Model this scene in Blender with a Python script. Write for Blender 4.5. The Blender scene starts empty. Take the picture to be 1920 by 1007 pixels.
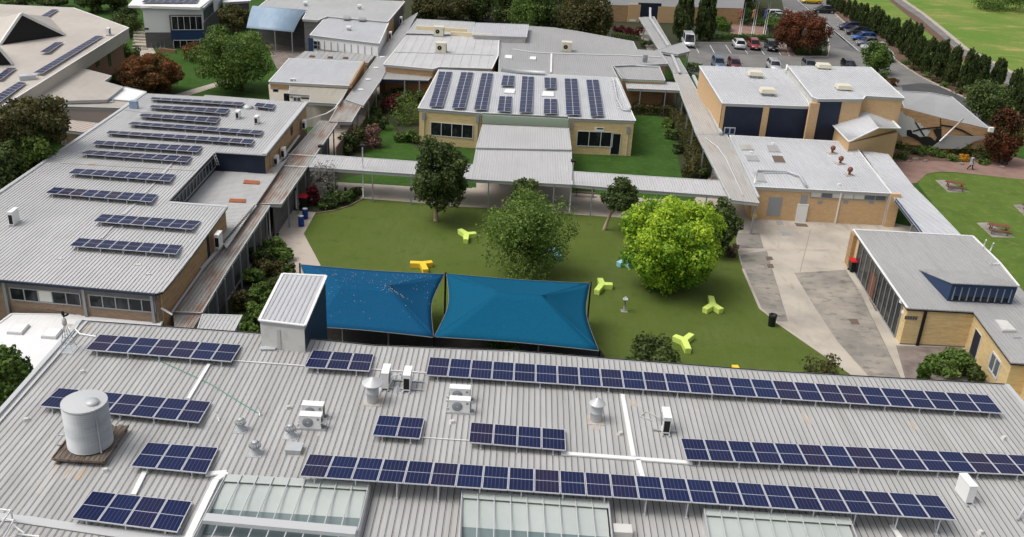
import bpy, math, random
import numpy as np
from mathutils import Vector, Matrix
random.seed(7); RNG = np.random.default_rng(11)
SC = bpy.context.scene; COL = SC.collection
R = math.radians
# ---------------- camera (drone looking down over the school) ----------------
H = 34.0; FPX = 1832.4; CX, CY = 960.0, 503.5
def cam_axes(yaw, pitch, roll):
    cy, sy = math.cos(yaw), math.sin(yaw)
    Rz = Matrix(((cy, -sy, 0), (sy, cy, 0), (0, 0, 1)))
    cp, sp = math.cos(pitch), math.sin(pitch); cr, sr = math.cos(roll), math.sin(roll)
    r = Vector((1, 0, 0)); f = Vector((0, cp, -sp)); d = Vector((0, -sp, -cp))
    return Rz @ (cr*r + sr*d), Rz @ (cr*d - sr*r), Rz @ f
RX, DN, FW = cam_axes(R(.1215), R(24.961), R(-3.1456))
CAMP = Vector((0, 0, H))
cd = bpy.data.cameras.new('camera'); cd.sensor_width = 36; cd.sensor_fit = 'HORIZONTAL'; cd.lens = FPX/1920*36
cd.clip_end = 2000; cd.clip_start = .5
cam = bpy.data.objects.new('camera', cd); COL.objects.link(cam); SC.camera = cam
up, bk = -DN, -FW
cam.matrix_world = Matrix(((RX.x, up.x, bk.x, 0), (RX.y, up.y, bk.y, 0), (RX.z, up.z, bk.z, H), (0, 0, 0, 1)))
# ---------------- light: bright overcast ----------------
SUN_EL, SUN_AZ = 60, 258       # thin high cloud, light from the left
w = bpy.data.worlds.new("World"); SC.world = w; w.use_nodes = True
nt = w.node_tree; sky = nt.nodes.new('ShaderNodeTexSky'); sky.sky_type = 'NISHITA'; sky.sun_disc = False
sky.sun_elevation = R(SUN_EL); sky.sun_rotation = R(SUN_AZ); sky.air_density = 1.0; sky.dust_density = 6.0; sky.ozone_density = .6
hs = nt.nodes.new('ShaderNodeHueSaturation'); hs.inputs['Saturation'].default_value = .38
nt.links.new(sky.outputs[0], hs.inputs['Color'])
nt.links.new(hs.outputs[0], nt.nodes['Background'].inputs[0]); nt.nodes['Background'].inputs[1].default_value = .15
sl = bpy.data.lights.new('sun', 'SUN'); sl.energy = .95; sl.angle = R(32); sl.color = (1, .98, .95)
so = bpy.data.objects.new('sun', sl); COL.objects.link(so)
az = R(SUN_AZ); el = R(SUN_EL)
sd = Vector((math.sin(az)*math.cos(el), math.cos(az)*math.cos(el), math.sin(el)))
so.rotation_euler = sd.to_track_quat('Z', 'Y').to_euler(); so.location = (0, 100, 80)
SC.view_settings.view_transform = 'Standard'; SC.view_settings.look = 'None'; SC.view_settings.gamma = 1
SC.view_settings.exposure = 0.14
try: SC.view_settings.use_curve_mapping = False
except Exception: pass
# ---------------- measuring: photo pixel + height -> point in the place ----------------
def ray(px, py): return RX*(px-CX) + DN*(py-CY) + FW*FPX
def P(px, py, z=0.0):
    d = ray(px, py); t = (z-H)/d.z; return Vector((d.x*t, d.y*t, z))
def Q(px, py, Y):
    d = ray(px, py); t = Y/d.y; return CAMP + d*t
def scale_at(p): return FPX/((p-CAMP).dot(FW))
def PP(pts, z): return [P(p[0], p[1], (p[2] if len(p) > 2 else z)) for p in pts]
def wallhit(A, B, px, py):
    d = ray(px, py); n = Vector((B.y-A.y, -(B.x-A.x), 0)).normalized()
    t = (Vector((A.x, A.y, 0))-CAMP).dot(n)/d.dot(n); h = CAMP + d*t
    t2 = Vector((B.x-A.x, B.y-A.y, 0)).normalized()
    return (h-Vector((A.x, A.y, 0))).dot(t2), h.z
# ---------------- materials ----------------
MATS = {}
def mat(name, col, rough=.7, metal=0, noise=None, spec=.3, bump=None, emit=None, trans=0):
    m = bpy.data.materials.new(name); m.use_nodes = True; t = m.node_tree; b = t.nodes['Principled BSDF']
    b.inputs['Base Color'].default_value = (*col, 1); b.inputs['Roughness'].default_value = rough
    b.inputs['Metallic'].default_value = metal; b.inputs['Specular IOR Level'].default_value = spec
    if trans: b.inputs['Transmission Weight'].default_value = trans
    g = t.nodes.new('ShaderNodeNewGeometry')
    last = None
    if noise:
        for (sc, c2, lo, hi) in noise:
            mp = t.nodes.new('ShaderNodeMapping'); mp.inputs['Scale'].default_value = sc if isinstance(sc, tuple) else (sc,)*3
            t.links.new(g.outputs['Position'], mp.inputs[0])
            n = t.nodes.new('ShaderNodeTexNoise'); n.inputs['Scale'].default_value = 1; n.inputs['Detail'].default_value = 5
            n.inputs['Roughness'].default_value = .6
            t.links.new(mp.outputs[0], n.inputs['Vector'])
            r = t.nodes.new('ShaderNodeMapRange'); r.inputs[1].default_value = lo; r.inputs[2].default_value = hi
            t.links.new(n.outputs[0], r.inputs[0])
            mx = t.nodes.new('ShaderNodeMix'); mx.data_type = 'RGBA'
            t.links.new(r.outputs[0], mx.inputs[0])
            if last is None: mx.inputs[6].default_value = (*col, 1)
            else: t.links.new(last, mx.inputs[6])
            mx.inputs[7].default_value = (*c2, 1); last = mx.outputs[2]
        t.links.new(last, b.inputs['Base Color'])
    if bump:
        n = t.nodes.new('ShaderNodeTexNoise'); n.inputs['Scale'].default_value = bump[0]; n.inputs['Detail'].default_value = 4
        t.links.new(g.outputs['Position'], n.inputs['Vector'])
        bp = t.nodes.new('ShaderNodeBump'); bp.inputs['Strength'].default_value = bump[1]; bp.inputs['Distance'].default_value = .05
        t.links.new(n.outputs[0], bp.inputs['Height']); t.links.new(bp.outputs[0], b.inputs['Normal'])
    MATS[name] = m; return m
def brick(name, c1, c2, mortar, sx=.24, sy=.086, stain=(.2, .15, .1)):
    m = mat(name, c1, .85); t = m.node_tree; b = t.nodes['Principled BSDF']
    g = t.nodes.new('ShaderNodeNewGeometry'); s = t.nodes.new('ShaderNodeSeparateXYZ'); t.links.new(g.outputs['Position'], s.inputs[0])
    a = t.nodes.new('ShaderNodeMath'); t.links.new(s.outputs[0], a.inputs[0]); t.links.new(s.outputs[1], a.inputs[1])
    c = t.nodes.new('ShaderNodeCombineXYZ'); t.links.new(a.outputs[0], c.inputs[0]); t.links.new(s.outputs[2], c.inputs[1])
    br = t.nodes.new('ShaderNodeTexBrick'); t.links.new(c.outputs[0], br.inputs['Vector'])
    br.inputs['Color1'].default_value = (*c1, 1); br.inputs['Color2'].default_value = (*c2, 1); br.inputs['Mortar'].default_value = (*mortar, 1)
    br.inputs['Scale'].default_value = 1; br.inputs['Brick Width'].default_value = sx; br.inputs['Row Height'].default_value = sy
    br.inputs['Mortar Size'].default_value = .008; br.inputs['Bias'].default_value = 0
    mp = t.nodes.new('ShaderNodeMapping'); mp.inputs['Scale'].default_value = (.9, .9, 6.5); t.links.new(g.outputs['Position'], mp.inputs[0])
    n = t.nodes.new('ShaderNodeTexNoise'); n.inputs['Detail'].default_value = 6; n.inputs['Scale'].default_value = 1; t.links.new(mp.outputs[0], n.inputs['Vector'])
    r = t.nodes.new('ShaderNodeMapRange'); r.inputs[1].default_value = .42; r.inputs[2].default_value = .72; r.inputs[4].default_value = .55
    t.links.new(n.outputs[0], r.inputs[0]); mx = t.nodes.new('ShaderNodeMix'); mx.data_type = 'RGBA'
    t.links.new(r.outputs[0], mx.inputs[0]); t.links.new(br.outputs[0], mx.inputs[6]); mx.inputs[7].default_value = (*stain, 1)
    t.links.new(mx.outputs[2], b.inputs['Base Color']); return m
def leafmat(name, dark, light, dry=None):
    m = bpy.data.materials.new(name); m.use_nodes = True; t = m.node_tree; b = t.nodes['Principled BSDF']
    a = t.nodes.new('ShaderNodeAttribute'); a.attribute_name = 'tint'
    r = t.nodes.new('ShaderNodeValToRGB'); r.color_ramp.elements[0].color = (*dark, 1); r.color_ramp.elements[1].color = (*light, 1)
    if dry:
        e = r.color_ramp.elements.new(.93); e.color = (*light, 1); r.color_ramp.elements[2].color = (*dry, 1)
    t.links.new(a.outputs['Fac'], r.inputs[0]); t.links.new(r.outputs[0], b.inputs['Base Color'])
    b.inputs['Roughness'].default_value = .55; b.inputs['Specular IOR Level'].default_value = .25
    tr = t.nodes.new('ShaderNodeBsdfTranslucent'); t.links.new(r.outputs[0], tr.inputs[0])
    mx = t.nodes.new('ShaderNodeMixShader'); mx.inputs[0].default_value = .4
    t.links.new(b.outputs[0], mx.inputs[1]); t.links.new(tr.outputs[0], mx.inputs[2])
    t.links.new(mx.outputs[0], t.nodes['Material Output'].inputs[0]); MATS[name] = m; return m
def roofmat(name, col, dirt, rust=None, lo=.5, hi=.75):
    n = [((1.6, .16, 1), dirt, lo, hi), ((.12, .12, .12), tuple(.82*c for c in col), .42, .7), ((9, 1.0, 9), tuple(.86*c for c in col), .45, .75)]
    if rust: n.append(((.9, .22, 1), rust[0], rust[1], rust[2]))
    return mat(name, col, .5, .0, noise=n, spec=.35)
roofmat('roof_front', (.455, .453, .443), (.325, .32, .30), lo=.42, hi=.68)
roofmat('roof_grey', (.50, .50, .495), (.40, .40, .39))
roofmat('roof_light', (.51, .52, .535), (.42, .43, .44))
roofmat('roof_mid', (.36, .36, .355), (.29, .29, .28))
roofmat('roof_rusty', (.38, .36, .33), (.2, .17, .14), ((.24, .14, .09), .46, .64))
roofmat('roof_patchy', (.44, .42, .39), (.3, .28, .25), ((.42, .2, .1), .60, .72))
roofmat('roof_beige', (.52, .475, .42), (.44, .40, .35))
roofmat('roof_patchpale', (.47, .47, .46), (.38, .37, .35), ((.36, .2, .12), .66, .74)); roofmat('roof_cream', (.42, .39, .32), (.3, .27, .21))
roofmat('roof_white', (.78, .78, .77), (.7, .7, .68), lo=.6, hi=.9)
mat('seam', (.085, .083, .08), .8)  # dark line colour that paints the shadow beside roof ribs
mat('rib_shade_soft', (.3, .3, .295), .8)  # paler version of the painted rib shadow
mat('flashing', (.5, .51, .51), .4, .1, spec=.4)
mat('flashing_white', (.72, .72, .70), .5)
mat('gutter', (.42, .43, .43), .5)
mat('galv', (.50, .52, .53), .5, .25, noise=[((.8, .8, 3), (.4, .42, .43), .4, .7)])
mat('white_paint', (.76, .76, .74), .5); mat('white_dirty', (.58, .57, .54), .6, noise=[(1.4, (.42, .4, .36), .5, .8)])
mat('white_wall', (.80, .80, .79), .6); mat('cream', (.72, .62, .42), .6); mat('cream_unit', (.62, .58, .46), .6)
mat('navy', (.012, .018, .036), .55, noise=[(.7, (.017, .026, .05), .4, .7)]); mat('navy_bright', (.02, .045, .11), .45)
mat('navy_tower', (.016, .026, .052), .5)
mat('dark', (.012, .012, .013), .6); mat('rubber', (.02, .02, .02), .8)
mat('glass_dark', (.010, .012, .014), .12, 0, spec=.22, noise=[((.9, .9, .6), (.055, .06, .065), .5, .7)]); mat('glass_grey', (.10, .12, .13), .12, spec=.5)  # noise in the dark glass colour paints uneven reflections
mat('blind', (.55, .54, .5), .7); mat('frame_grey', (.27, .285, .295), .5); mat('frame_white', (.6, .6, .6), .5)
mat('post_grey', (.25, .26, .27), .5); mat('green_fascia', (.36, .44, .33), .6)
mat('grey_wall', (.13, .125, .125), .7, noise=[((.8, .8, 3), (.09, .09, .09), .4, .7)]); mat('beige_wall', (.44, .40, .35), .7)
brick('brick_tan', (.48, .28, .125), (.38, .215, .10), (.42, .33, .22)); brick('brick_yellow', (.74, .55, .25), (.64, .47, .22), (.62, .5, .32), stain=(.42, .33, .2))
brick('brick_brown', (.20, .13, .09), (.27, .18, .125), (.3, .26, .2)); brick('brick_red', (.28, .12, .07), (.22, .1, .06), (.28, .22, .18))
brick('brick_pink', (.62, .40, .20), (.52, .32, .15), (.58, .45, .3), stain=(.5, .36, .22))
mat('concrete', (.46, .415, .345), .9, noise=[(.22, (.33, .295, .25), .42, .66), ((1.1, .35, 1), (.22, .195, .17), .56, .9), (3.5, (.42, .39, .34), .62, .85)], bump=(8, .2))
mat('concrete_dark', (.225, .21, .185), .9, noise=[(.3, (.36, .32, .265), .42, .66), ((.9, 1.6, 1), (.1, .09, .085), .52, .75), (5, (.31, .28, .25), .66, .85)])
mat('concrete_light', (.44, .385, .325), .9, noise=[(.5, (.32, .275, .23), .48, .75)]); mat('concrete_pink', (.23, .19, .165), .9, noise=[(.8, (.12, .1, .09), .4, .7), (3, (.3, .25, .21), .6, .8)])
mat('asphalt', (.115, .115, .115), .9, noise=[(.15, (.155, .153, .15), .4, .6), (3, (.09, .09, .09), .5, .8)]); mat('asphalt_new', (.062, .064, .066), .9, noise=[(.5, (.08, .08, .08), .4, .7)])
mat('asphalt_pale', (.19, .185, .175), .9, noise=[(.3, (.14, .138, .13), .4, .7)]); mat('line_white', (.62, .62, .6), .8); mat('kerb', (.42, .37, .31), .9, noise=[(1, (.32, .28, .23), .4, .7)])
mat('turf', (.094, .128, .027), .95, noise=[(.16, (.112, .145, .04), .38, .62), (.7, (.062, .094, .02), .55, .8), ((2.2, .5, 1), (.09, .13, .024), .45, .7), (22, (.055, .085, .013), .45, .75)], bump=(30, .5), spec=.1)
mat('lawn', (.042, .095, .018), .95, noise=[(.35, (.03, .075, .012), .45, .65), (1.6, (.075, .12, .026), .5, .75), (9, (.03, .065, .01), .5, .8)], bump=(12, .5), spec=.1)
mat('lawn_bright', (.10, .16, .030), .95, noise=[(.3, (.075, .125, .024), .42, .65), (1.2, (.17, .19, .055), .5, .72), (9, (.05, .095, .012), .5, .8)], bump=(12, .5), spec=.1)
mat('field', (.115, .20, .035), .95, noise=[(.06, (.19, .225, .06), .42, .64), ((.12, .3, 1), (.33, .29, .10), .53, .72), (1.5, (.08, .17, .02), .5, .8)], spec=.1)
mat('painted_shade', (.012, .011, .010), .95, noise=[(1.2, (.035, .03, .025), .5, .75)]); mat('soil', (.04, .04, .022), .95, noise=[(1.2, (.075, .058, .036), .5, .75), (.6, (.03, .05, .014), .45, .6), (6, (.03, .024, .017), .5, .7)], bump=(8, .6)); mat('soil_mulch', (.14, .085, .06), .95, noise=[(2.5, (.07, .045, .032), .45, .7)])  # first tone is painted shade for the ground below the sails
mat('paving', (.26, .165, .135), .9, noise=[(.6, (.19, .12, .10), .45, .7), (4, (.34, .2, .16), .58, .8)]); mat('paving_pale', (.36, .29, .25), .9)
mat('timber', (.17, .12, .09), .85, noise=[((3, 14, 3), (.09, .06, .045), .4, .7)]); mat('timber_red', (.20, .085, .05), .8, noise=[(6, (.13, .055, .035), .4, .7)])
mat('timber_grey', (.19, .155, .125), .9, noise=[((14, 2, 3), (.085, .065, .05), .4, .65)])
mat('bark', (.10, .075, .055), .95, noise=[(6, (.05, .038, .028), .4, .7)]); mat('bark_pale', (.34, .25, .18), .9, noise=[(4, (.2, .13, .09), .5, .7)])
mat('rust', (.36, .12, .05), .9, noise=[(5, (.22, .08, .04), .4, .7)]); mat('rust_stain', (.42, .31, .21), .9, noise=[((5, .7, 5), (.445, .44, .425), .38, .56)])
mat('sail_blue', (.007, .07, .155), .9, spec=.05, noise=[((9, 9, 9), (.011, .085, .18), .4, .7), ]); mat('sail_teal', (.005, .078, .15), .9, spec=.05, noise=[((6, 20, 6), (.008, .098, .18), .4, .7)])
mat('lime', (.62, .77, .17), .5); mat('sun_yellow', (.86, .55, .045), .45); mat('sky_blue', (.30, .60, .72), .45)
mat('drum_blue', (.012, .045, .24), .4); mat('bin_red', (.5, .015, .02), .5); mat('bin_black', (.012, .016, .014), .5)
mat('panel_frame', (.56, .57, .6), .4, .2); mat('glass_vault', (.44, .475, .45), .35, noise=[((.3, .3, .3), (.37, .41, .39), .4, .7)], spec=.4); mat('glass_teal', (.17, .215, .215), .25, noise=[((.4, .4, .4), (.10, .145, .15), .4, .7)], spec=.4)
mat('glass_deep', (.045, .095, .105), .1, spec=.5); mat('green_hose', (.10, .3, .2), .6); mat('copper', (.2, .075, .05), .5, .3)
mat('canopy_blue', (.24, .33, .43), .5, noise=[((1.2, .3, 1), (.3, .38, .46), .4, .7)]); mat('skin', (.42, .26, .19), .6); mat('coat_grey', (.38, .38, .38), .9, noise=[(14, (.15, .15, .16), .45, .6)]); mat('trouser', (.012, .012, .015), .8); mat('hair', (.05, .03, .02), .6)
mat('litter', (.5, .42, .27), .9); mat('clear_sheet', (.5, .52, .52), .35); mat('tile_pink', (.45, .38, .33), .7); mat('gazebo_green', (.34, .44, .38), .6)
mat('flag_red', (.4, .1, .08), .8); mat('flag_blue', (.08, .1, .3), .8); mat('flag_ochre', (.42, .2, .1), .8)
mat('stain_dark', (.2, .19, .175), .9); mat('sand_blue', (.1, .25, .5), .5); mat('rock', (.25, .2, .17), .9, noise=[(4, (.14, .11, .1), .4, .7)])
for nm, c in (('white', (.72, .73, .74)), ('red', (.25, .012, .02)), ('black', (.012, .012, .014)), ('blue', (.015, .09, .35)), ('navy', (.02, .02, .08)), ('grey', (.14, .15, .16)), ('silver', (.45, .46, .47)), ('yellow', (.75, .5, .01)), ('maroon', (.10, .012, .02)), ('steel', (.07, .12, .2)), ('rose', (.3, .11, .12))):
    mm = mat('car_'+nm, c, .3, .25, spec=.5); mm.node_tree.nodes['Principled BSDF'].inputs['Coat Weight'].default_value = .7
mat('headlight', (.7, .7, .7), .1, .2); mat('taillight', (.3, .01, .01), .2)
LG = leafmat('leaf_green', (.042, .09, .016), (.21, .31, .065))
leafmat('leaf_dark', (.024, .048, .014), (.15, .20, .055)); leafmat('leaf_lime', (.09, .24, .02), (.56, .72, .06)); leafmat('leaf_fresh', (.05, .105, .018), (.15, .25, .05))
leafmat('leaf_cypress', (.026, .046, .014), (.11, .15, .04)); leafmat('leaf_red', (.04, .028, .01), (.25, .075, .035)); leafmat('leaf_rust', (.05, .045, .014), (.27, .105, .035))
leafmat('leaf_olive', (.035, .045, .014), (.17, .15, .05)); leafmat('leaf_hedge', (.03, .065, .01), (.12, .22, .03)); leafmat('leaf_grey', (.13, .125, .11), (.34, .32, .28)); leafmat('leaf_flower', (.5, .2, .02), (.7, .45, .05))
leafmat('leaf_crimson', (.05, .006, .01), (.18, .02, .03)); leafmat('leaf_pink', (.06, .05, .03), (.38, .2, .18))
def solar():
    m = bpy.data.materials.new('solar_cells'); m.use_nodes = True; t = m.node_tree; b = t.nodes['Principled BSDF']
    uv = t.nodes.new('ShaderNodeUVMap'); s = t.nodes.new('ShaderNodeSeparateXYZ'); t.links.new(uv.outputs[0], s.inputs[0])
    def M(op, a, c=None):
        n = t.nodes.new('ShaderNodeMath'); n.operation = op
        for i, x in enumerate((a, c)):
            if x is None: continue
            if isinstance(x, (int, float)): n.inputs[i].default_value = x
            else: t.links.new(x, n.inputs[i])
        return n.outputs[0]
    def line(o, n, wd): return M('GREATER_THAN', M('ABSOLUTE', M('SUBTRACT', M('FRACT', M('MULTIPLY', o, n)), .5)), .5-wd)
    lx = line(s.outputs[0], 6, .045); ly = line(s.outputs[1], 20, .05); mid = M('LESS_THAN', M('ABSOLUTE', M('SUBTRACT', s.outputs[1], .5)), .011)
    oi = t.nodes.new('ShaderNodeObjectInfo')
    r = t.nodes.new('ShaderNodeValToRGB'); r.color_ramp.elements[0].color = (.006, .009, .040, 1); r.color_ramp.elements[1].color = (.016, .011, .036, 1)
    e = r.color_ramp.elements.new(.5); e.color = (.006, .013, .058, 1)
    t.links.new(oi.outputs['Random'], r.inputs[0])
    cur = r.outputs[0]
    for msk, f, c in ((ly, .3, (.07, .085, .17)), (lx, .5, (.19, .21, .31)), (mid, .85, (.42, .44, .5))):
        mx = t.nodes.new('ShaderNodeMix'); mx.data_type = 'RGBA'; t.links.new(M('MULTIPLY', msk, f), mx.inputs[0]); t.links.new(cur, mx.inputs[6]); mx.inputs[7].default_value = (*c, 1); cur = mx.outputs[2]
    t.links.new(cur, b.inputs['Base Color']); b.inputs['Roughness'].default_value = .3; b.inputs['Specular IOR Level'].default_value = .08
    MATS['solar_cells'] = m
solar()
# ---------------- mesh helpers ----------------
class MB:
    def __init__(s): s.v = []; s.f = []; s.m = []; s.uv = {}; s.sm = []
    def add(s, vs, fs, m=0, smooth=False):
        o = len(s.v); s.v += [tuple(v) for v in vs]; s.f += [tuple(i+o for i in f) for f in fs]; s.m += [m]*len(fs); s.sm += [smooth]*len(fs); return o
    def box(s, c, sz, rz=0, m=0, top=None):
        x, y, z = sz[0]/2, sz[1]/2, sz[2]/2; tx, ty = (x, y) if top is None else (x*top, y*top)
        vs = [(-x, -y, -z), (x, -y, -z), (x, y, -z), (-x, y, -z), (-tx, -ty, z), (tx, -ty, z), (tx, ty, z), (-tx, ty, z)]
        cr, sr = math.cos(rz), math.sin(rz)
        vs = [(c[0]+a*cr-b*sr, c[1]+a*sr+b*cr, c[2]+d) for a, b, d in vs]
        s.add(vs, [(0, 3, 2, 1), (4, 5, 6, 7), (0, 1, 5, 4), (1, 2, 6, 5), (2, 3, 7, 6), (3, 0, 4, 7)], m)
    def hexa(s, b, t, m=0):      # 4 bottom, 4 top points
        s.add(list(b)+list(t), [(0, 3, 2, 1), (4, 5, 6, 7), (0, 1, 5, 4), (1, 2, 6, 5), (2, 3, 7, 6), (3, 0, 4, 7)], m)
    def prism(s, poly, z0, z1, m=0, mtop=None):   # poly: Vectors, z1 may be None -> own z ; z0 offset below
        n = len(poly)
        top = [(p[0], p[1], p[2] if z1 is None else z1) for p in poly]
        bot = [(p[0], p[1], (p[2]-z0) if z1 is None else z0) for p in poly]
        s.add(bot+top, [tuple(range(n-1, -1, -1))], m); o = len(s.v)-2*n
        s.f.append(tuple(o+n+i for i in range(n))); s.m.append(m if mtop is None else mtop); s.sm.append(False)
        for i in range(n):
            j = (i+1) % n; s.f.append((o+i, o+j, o+n+j, o+n+i)); s.m.append(m); s.sm.append(False)
    def bar(s, a, b, w, h=None, m=0):
        a = Vector(a); b = Vector(b); h = h or w; d = (b-a)
        if d.length < 1e-5: return
        d.normalize(); u = Vector((0, 0, 1)); 
        if abs(d.z) > .95: u = Vector((0, 1, 0))
        r = d.cross(u).normalized()*w/2; q = r.cross(d).normalized()*h/2
        vs = [p+i*r+j*q for p in (a, b) for i, j in ((-1, -1), (1, -1), (1, 1), (-1, 1))]
        s.add(vs, [(0, 1, 2, 3), (7, 6, 5, 4), (0, 4, 5, 1), (1, 5, 6, 2), (2, 6, 7, 3), (3, 7, 4, 0)], m)
    def tube(s, pts, rad, n=8, m=0, caps=True):
        pts = [Vector(p) for p in pts]; k = len(pts); rad = rad if isinstance(rad, (list, tuple)) else [rad]*k
        rings = []
        for i, p in enumerate(pts):
            d = (pts[min(i+1, k-1)]-pts[max(i-1, 0)]).normalized(); u = Vector((0, 0, 1)) if abs(d.z) < .9 else Vector((1, 0, 0))
            a = d.cross(u).normalized(); b = d.cross(a).normalized()
            rings.append([p+(a*math.cos(2*math.pi*j/n)+b*math.sin(2*math.pi*j/n))*rad[i] for j in range(n)])
        fs = [(i*n+j, i*n+(j+1) % n, (i+1)*n+(j+1) % n, (i+1)*n+j) for i in range(k-1) for j in range(n)]
        o = s.add([v for r in rings for v in r], fs, m, True)
        if caps:
            s.f += [tuple(o+j for j in range(n)), tuple(o+(k-1)*n+j for j in range(n-1, -1, -1))]; s.m += [m, m]; s.sm += [False, False]
    def lathe(s, c, prof, n=20, m=0, axis='z', smooth=True):
        vs = []
        for r, z in prof:
            for j in range(n):
                a = 2*math.pi*j/n; x, y = r*math.cos(a), r*math.sin(a)
                vs.append((c[0]+x, c[1]+y, c[2]+z) if axis == 'z' else ((c[0]+x, c[1]+z, c[2]+y) if axis == 'y' else (c[0]+z, c[1]+x, c[2]+y)))
        fs = [(i*n+j, i*n+(j+1) % n, (i+1)*n+(j+1) % n, (i+1)*n+j) for i in range(len(prof)-1) for j in range(n)]
        s.add(vs, fs, m, smooth)
    def build(s, name, mats, parent=None, loc=None):
        me = bpy.data.meshes.new(name); vs = s.v
        if loc is not None: vs = [(v[0]-loc[0], v[1]-loc[1], v[2]-loc[2]) for v in vs]
        me.from_pydata(vs, [], s.f)
        for mm in (mats if isinstance(mats, (list, tuple)) else [mats]): me.materials.append(MATS[mm])
        me.polygons.foreach_set('material_index', s.m); me.polygons.foreach_set('use_smooth', s.sm)
        me.update(); return link(name, me, parent, loc)
def link(name, me, parent=None, loc=None):
    o = bpy.data.objects.new(name, me); COL.objects.link(o)
    if loc is not None: o.location = loc
    if parent is not None:
        o.parent = parent
        if loc is None: o.location = -Vector(parent.location) if not parent.get('_local') else (0, 0, 0)
    return o
def tag(o, label=None, cat=None, group=None, kind=None):
    if label: o['label'] = label
    if cat: o['category'] = cat
    if group: o['group'] = group
    if kind: o['kind'] = kind
    return o
def thing(name, label, cat, loc=(0, 0, 0), group=None, local=False):
    o = bpy.data.objects.new(name, None); COL.objects.link(o); o.location = loc; o.empty_display_size = .3
    if local: LOCALS.add(o.name)
    return tag(o, label, cat, group)
LOCALS = set()
def link(name, me, parent=None, loc=None):
    o = bpy.data.objects.new(name, me); COL.objects.link(o)
    if loc is not None: o.location = loc
    if parent is not None:
        o.parent = parent
        if parent.name not in LOCALS:
            base = Vector((0, 0, 0)); q = parent
            while q is not None: base += Vector(q.location); q = q.parent
            o.location = Vector(o.location)-base
        else: LOCALS.add(o.name)
    return o
def copy_tree(o, parent=None):
    c = o.copy(); COL.objects.link(c); c.parent = parent
    for ch in list(o.children): copy_tree(ch, c)
    return c
def ccw(poly):
    a = sum(poly[i].x*poly[(i+1) % len(poly)].y-poly[(i+1) % len(poly)].x*poly[i].y for i in range(len(poly)))
    return a > 0
def inset(poly, d):       # poly in ccw or cw; moves edges inward by d
    n = len(poly); sg = 1 if ccw(poly) else -1; out = []
    for i in range(n):
        a, b, c = poly[i-1], poly[i], poly[(i+1) % n]
        d1 = Vector((b.x-a.x, b.y-a.y)).normalized(); d2 = Vector((c.x-b.x, c.y-b.y)).normalized()
        n1 = Vector((-d1.y, d1.x))*sg; n2 = Vector((-d2.y, d2.x))*sg; k = n1+n2; k = k/max(.3, (1+n1.dot(n2)))
        out.append(Vector((b.x+k.x*d, b.y+k.y*d, b.z)))
    return out
def plane_of(poly):
    A = np.array([[p.x, p.y, 1] for p in poly]); z = np.array([p.z for p in poly]); s, *_ = np.linalg.lstsq(A, z, rcond=None)
    return lambda x, y: s[0]*x+s[1]*y+s[2]
def ribs(mb, poly, spacing=.25, ang=90, hgt=.035, wd=.035, m=1, eave=0):
    zf = plane_of(poly); d = Vector((math.cos(R(ang)), math.sin(R(ang)))); nrm = Vector((d.y, -d.x))
    n = len(poly); offs = [nrm.x*p.x+nrm.y*p.y for p in poly]; k = math.floor(min(offs)/spacing)+1
    while k*spacing < max(offs):
        o = k*spacing; ts = []; k += 1
        for i in range(n):
            a, b = poly[i], poly[(i+1) % n]; oa, ob = offs[i], offs[(i+1) % n]
            if (oa-o)*(ob-o) < 0:
                t = (o-oa)/(ob-oa); ts.append((a.x+t*(b.x-a.x))*d.x+(a.y+t*(b.y-a.y))*d.y)
        ts.sort()
        for j in range(0, len(ts)-1, 2):
            if ts[j+1]-ts[j] < .1: continue
            vs = []
            for t in (ts[j]+.01, ts[j+1]-.01):
                for q, h in ((-wd*.75, 0), (-wd*.4, hgt), (wd*.4, hgt), (wd*.75, 0)):
                    x = nrm.x*(o+q)+d.x*t; y = nrm.y*(o+q)+d.y*t; vs.append((x, y, zf(x, y)+h-.002))
            for q in (-wd*.75-.03, -wd*.75):      # rib's shadow, painted as a dark line along its foot
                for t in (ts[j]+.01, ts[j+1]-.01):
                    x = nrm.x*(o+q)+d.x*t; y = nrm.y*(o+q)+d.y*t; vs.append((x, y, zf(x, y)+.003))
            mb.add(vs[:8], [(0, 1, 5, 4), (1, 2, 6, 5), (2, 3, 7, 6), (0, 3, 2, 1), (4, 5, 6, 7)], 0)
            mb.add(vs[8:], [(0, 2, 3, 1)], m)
def roofsheet(parent, poly, mt='roof_grey', seam='rib_shade_soft', th=.08, spacing=.25, ang=90, fascia='gutter', fd=.22, name='roof', hgt=.035, wd=.035, label=None):  # seam: colour of the painted rib shadow
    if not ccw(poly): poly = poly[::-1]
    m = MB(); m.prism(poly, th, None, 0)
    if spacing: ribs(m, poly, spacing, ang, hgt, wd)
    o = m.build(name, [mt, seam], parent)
    if label: o['label'] = label
    if fascia:
        q = inset(poly, .03); q = [Vector((p.x, p.y, p.z-th-.002)) for p in q]
        f = MB(); f.prism(q, fd, None, 0); f.build('fascia', fascia, parent)
    return o
def rim(parent, poly, mt='flashing', w_=.14, h=.05, edges=None, name='roof_edge_flashing'):
    m = MB(); n = len(poly)
    for i in (edges if edges is not None else range(n)):
        a, b = poly[i], poly[(i+1) % n]; m.bar(a+Vector((0, 0, h*.5)), b+Vector((0, 0, h*.5+.001*i)), w_, h)
    return m.build(name, mt, parent)
class Bld: pass
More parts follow.
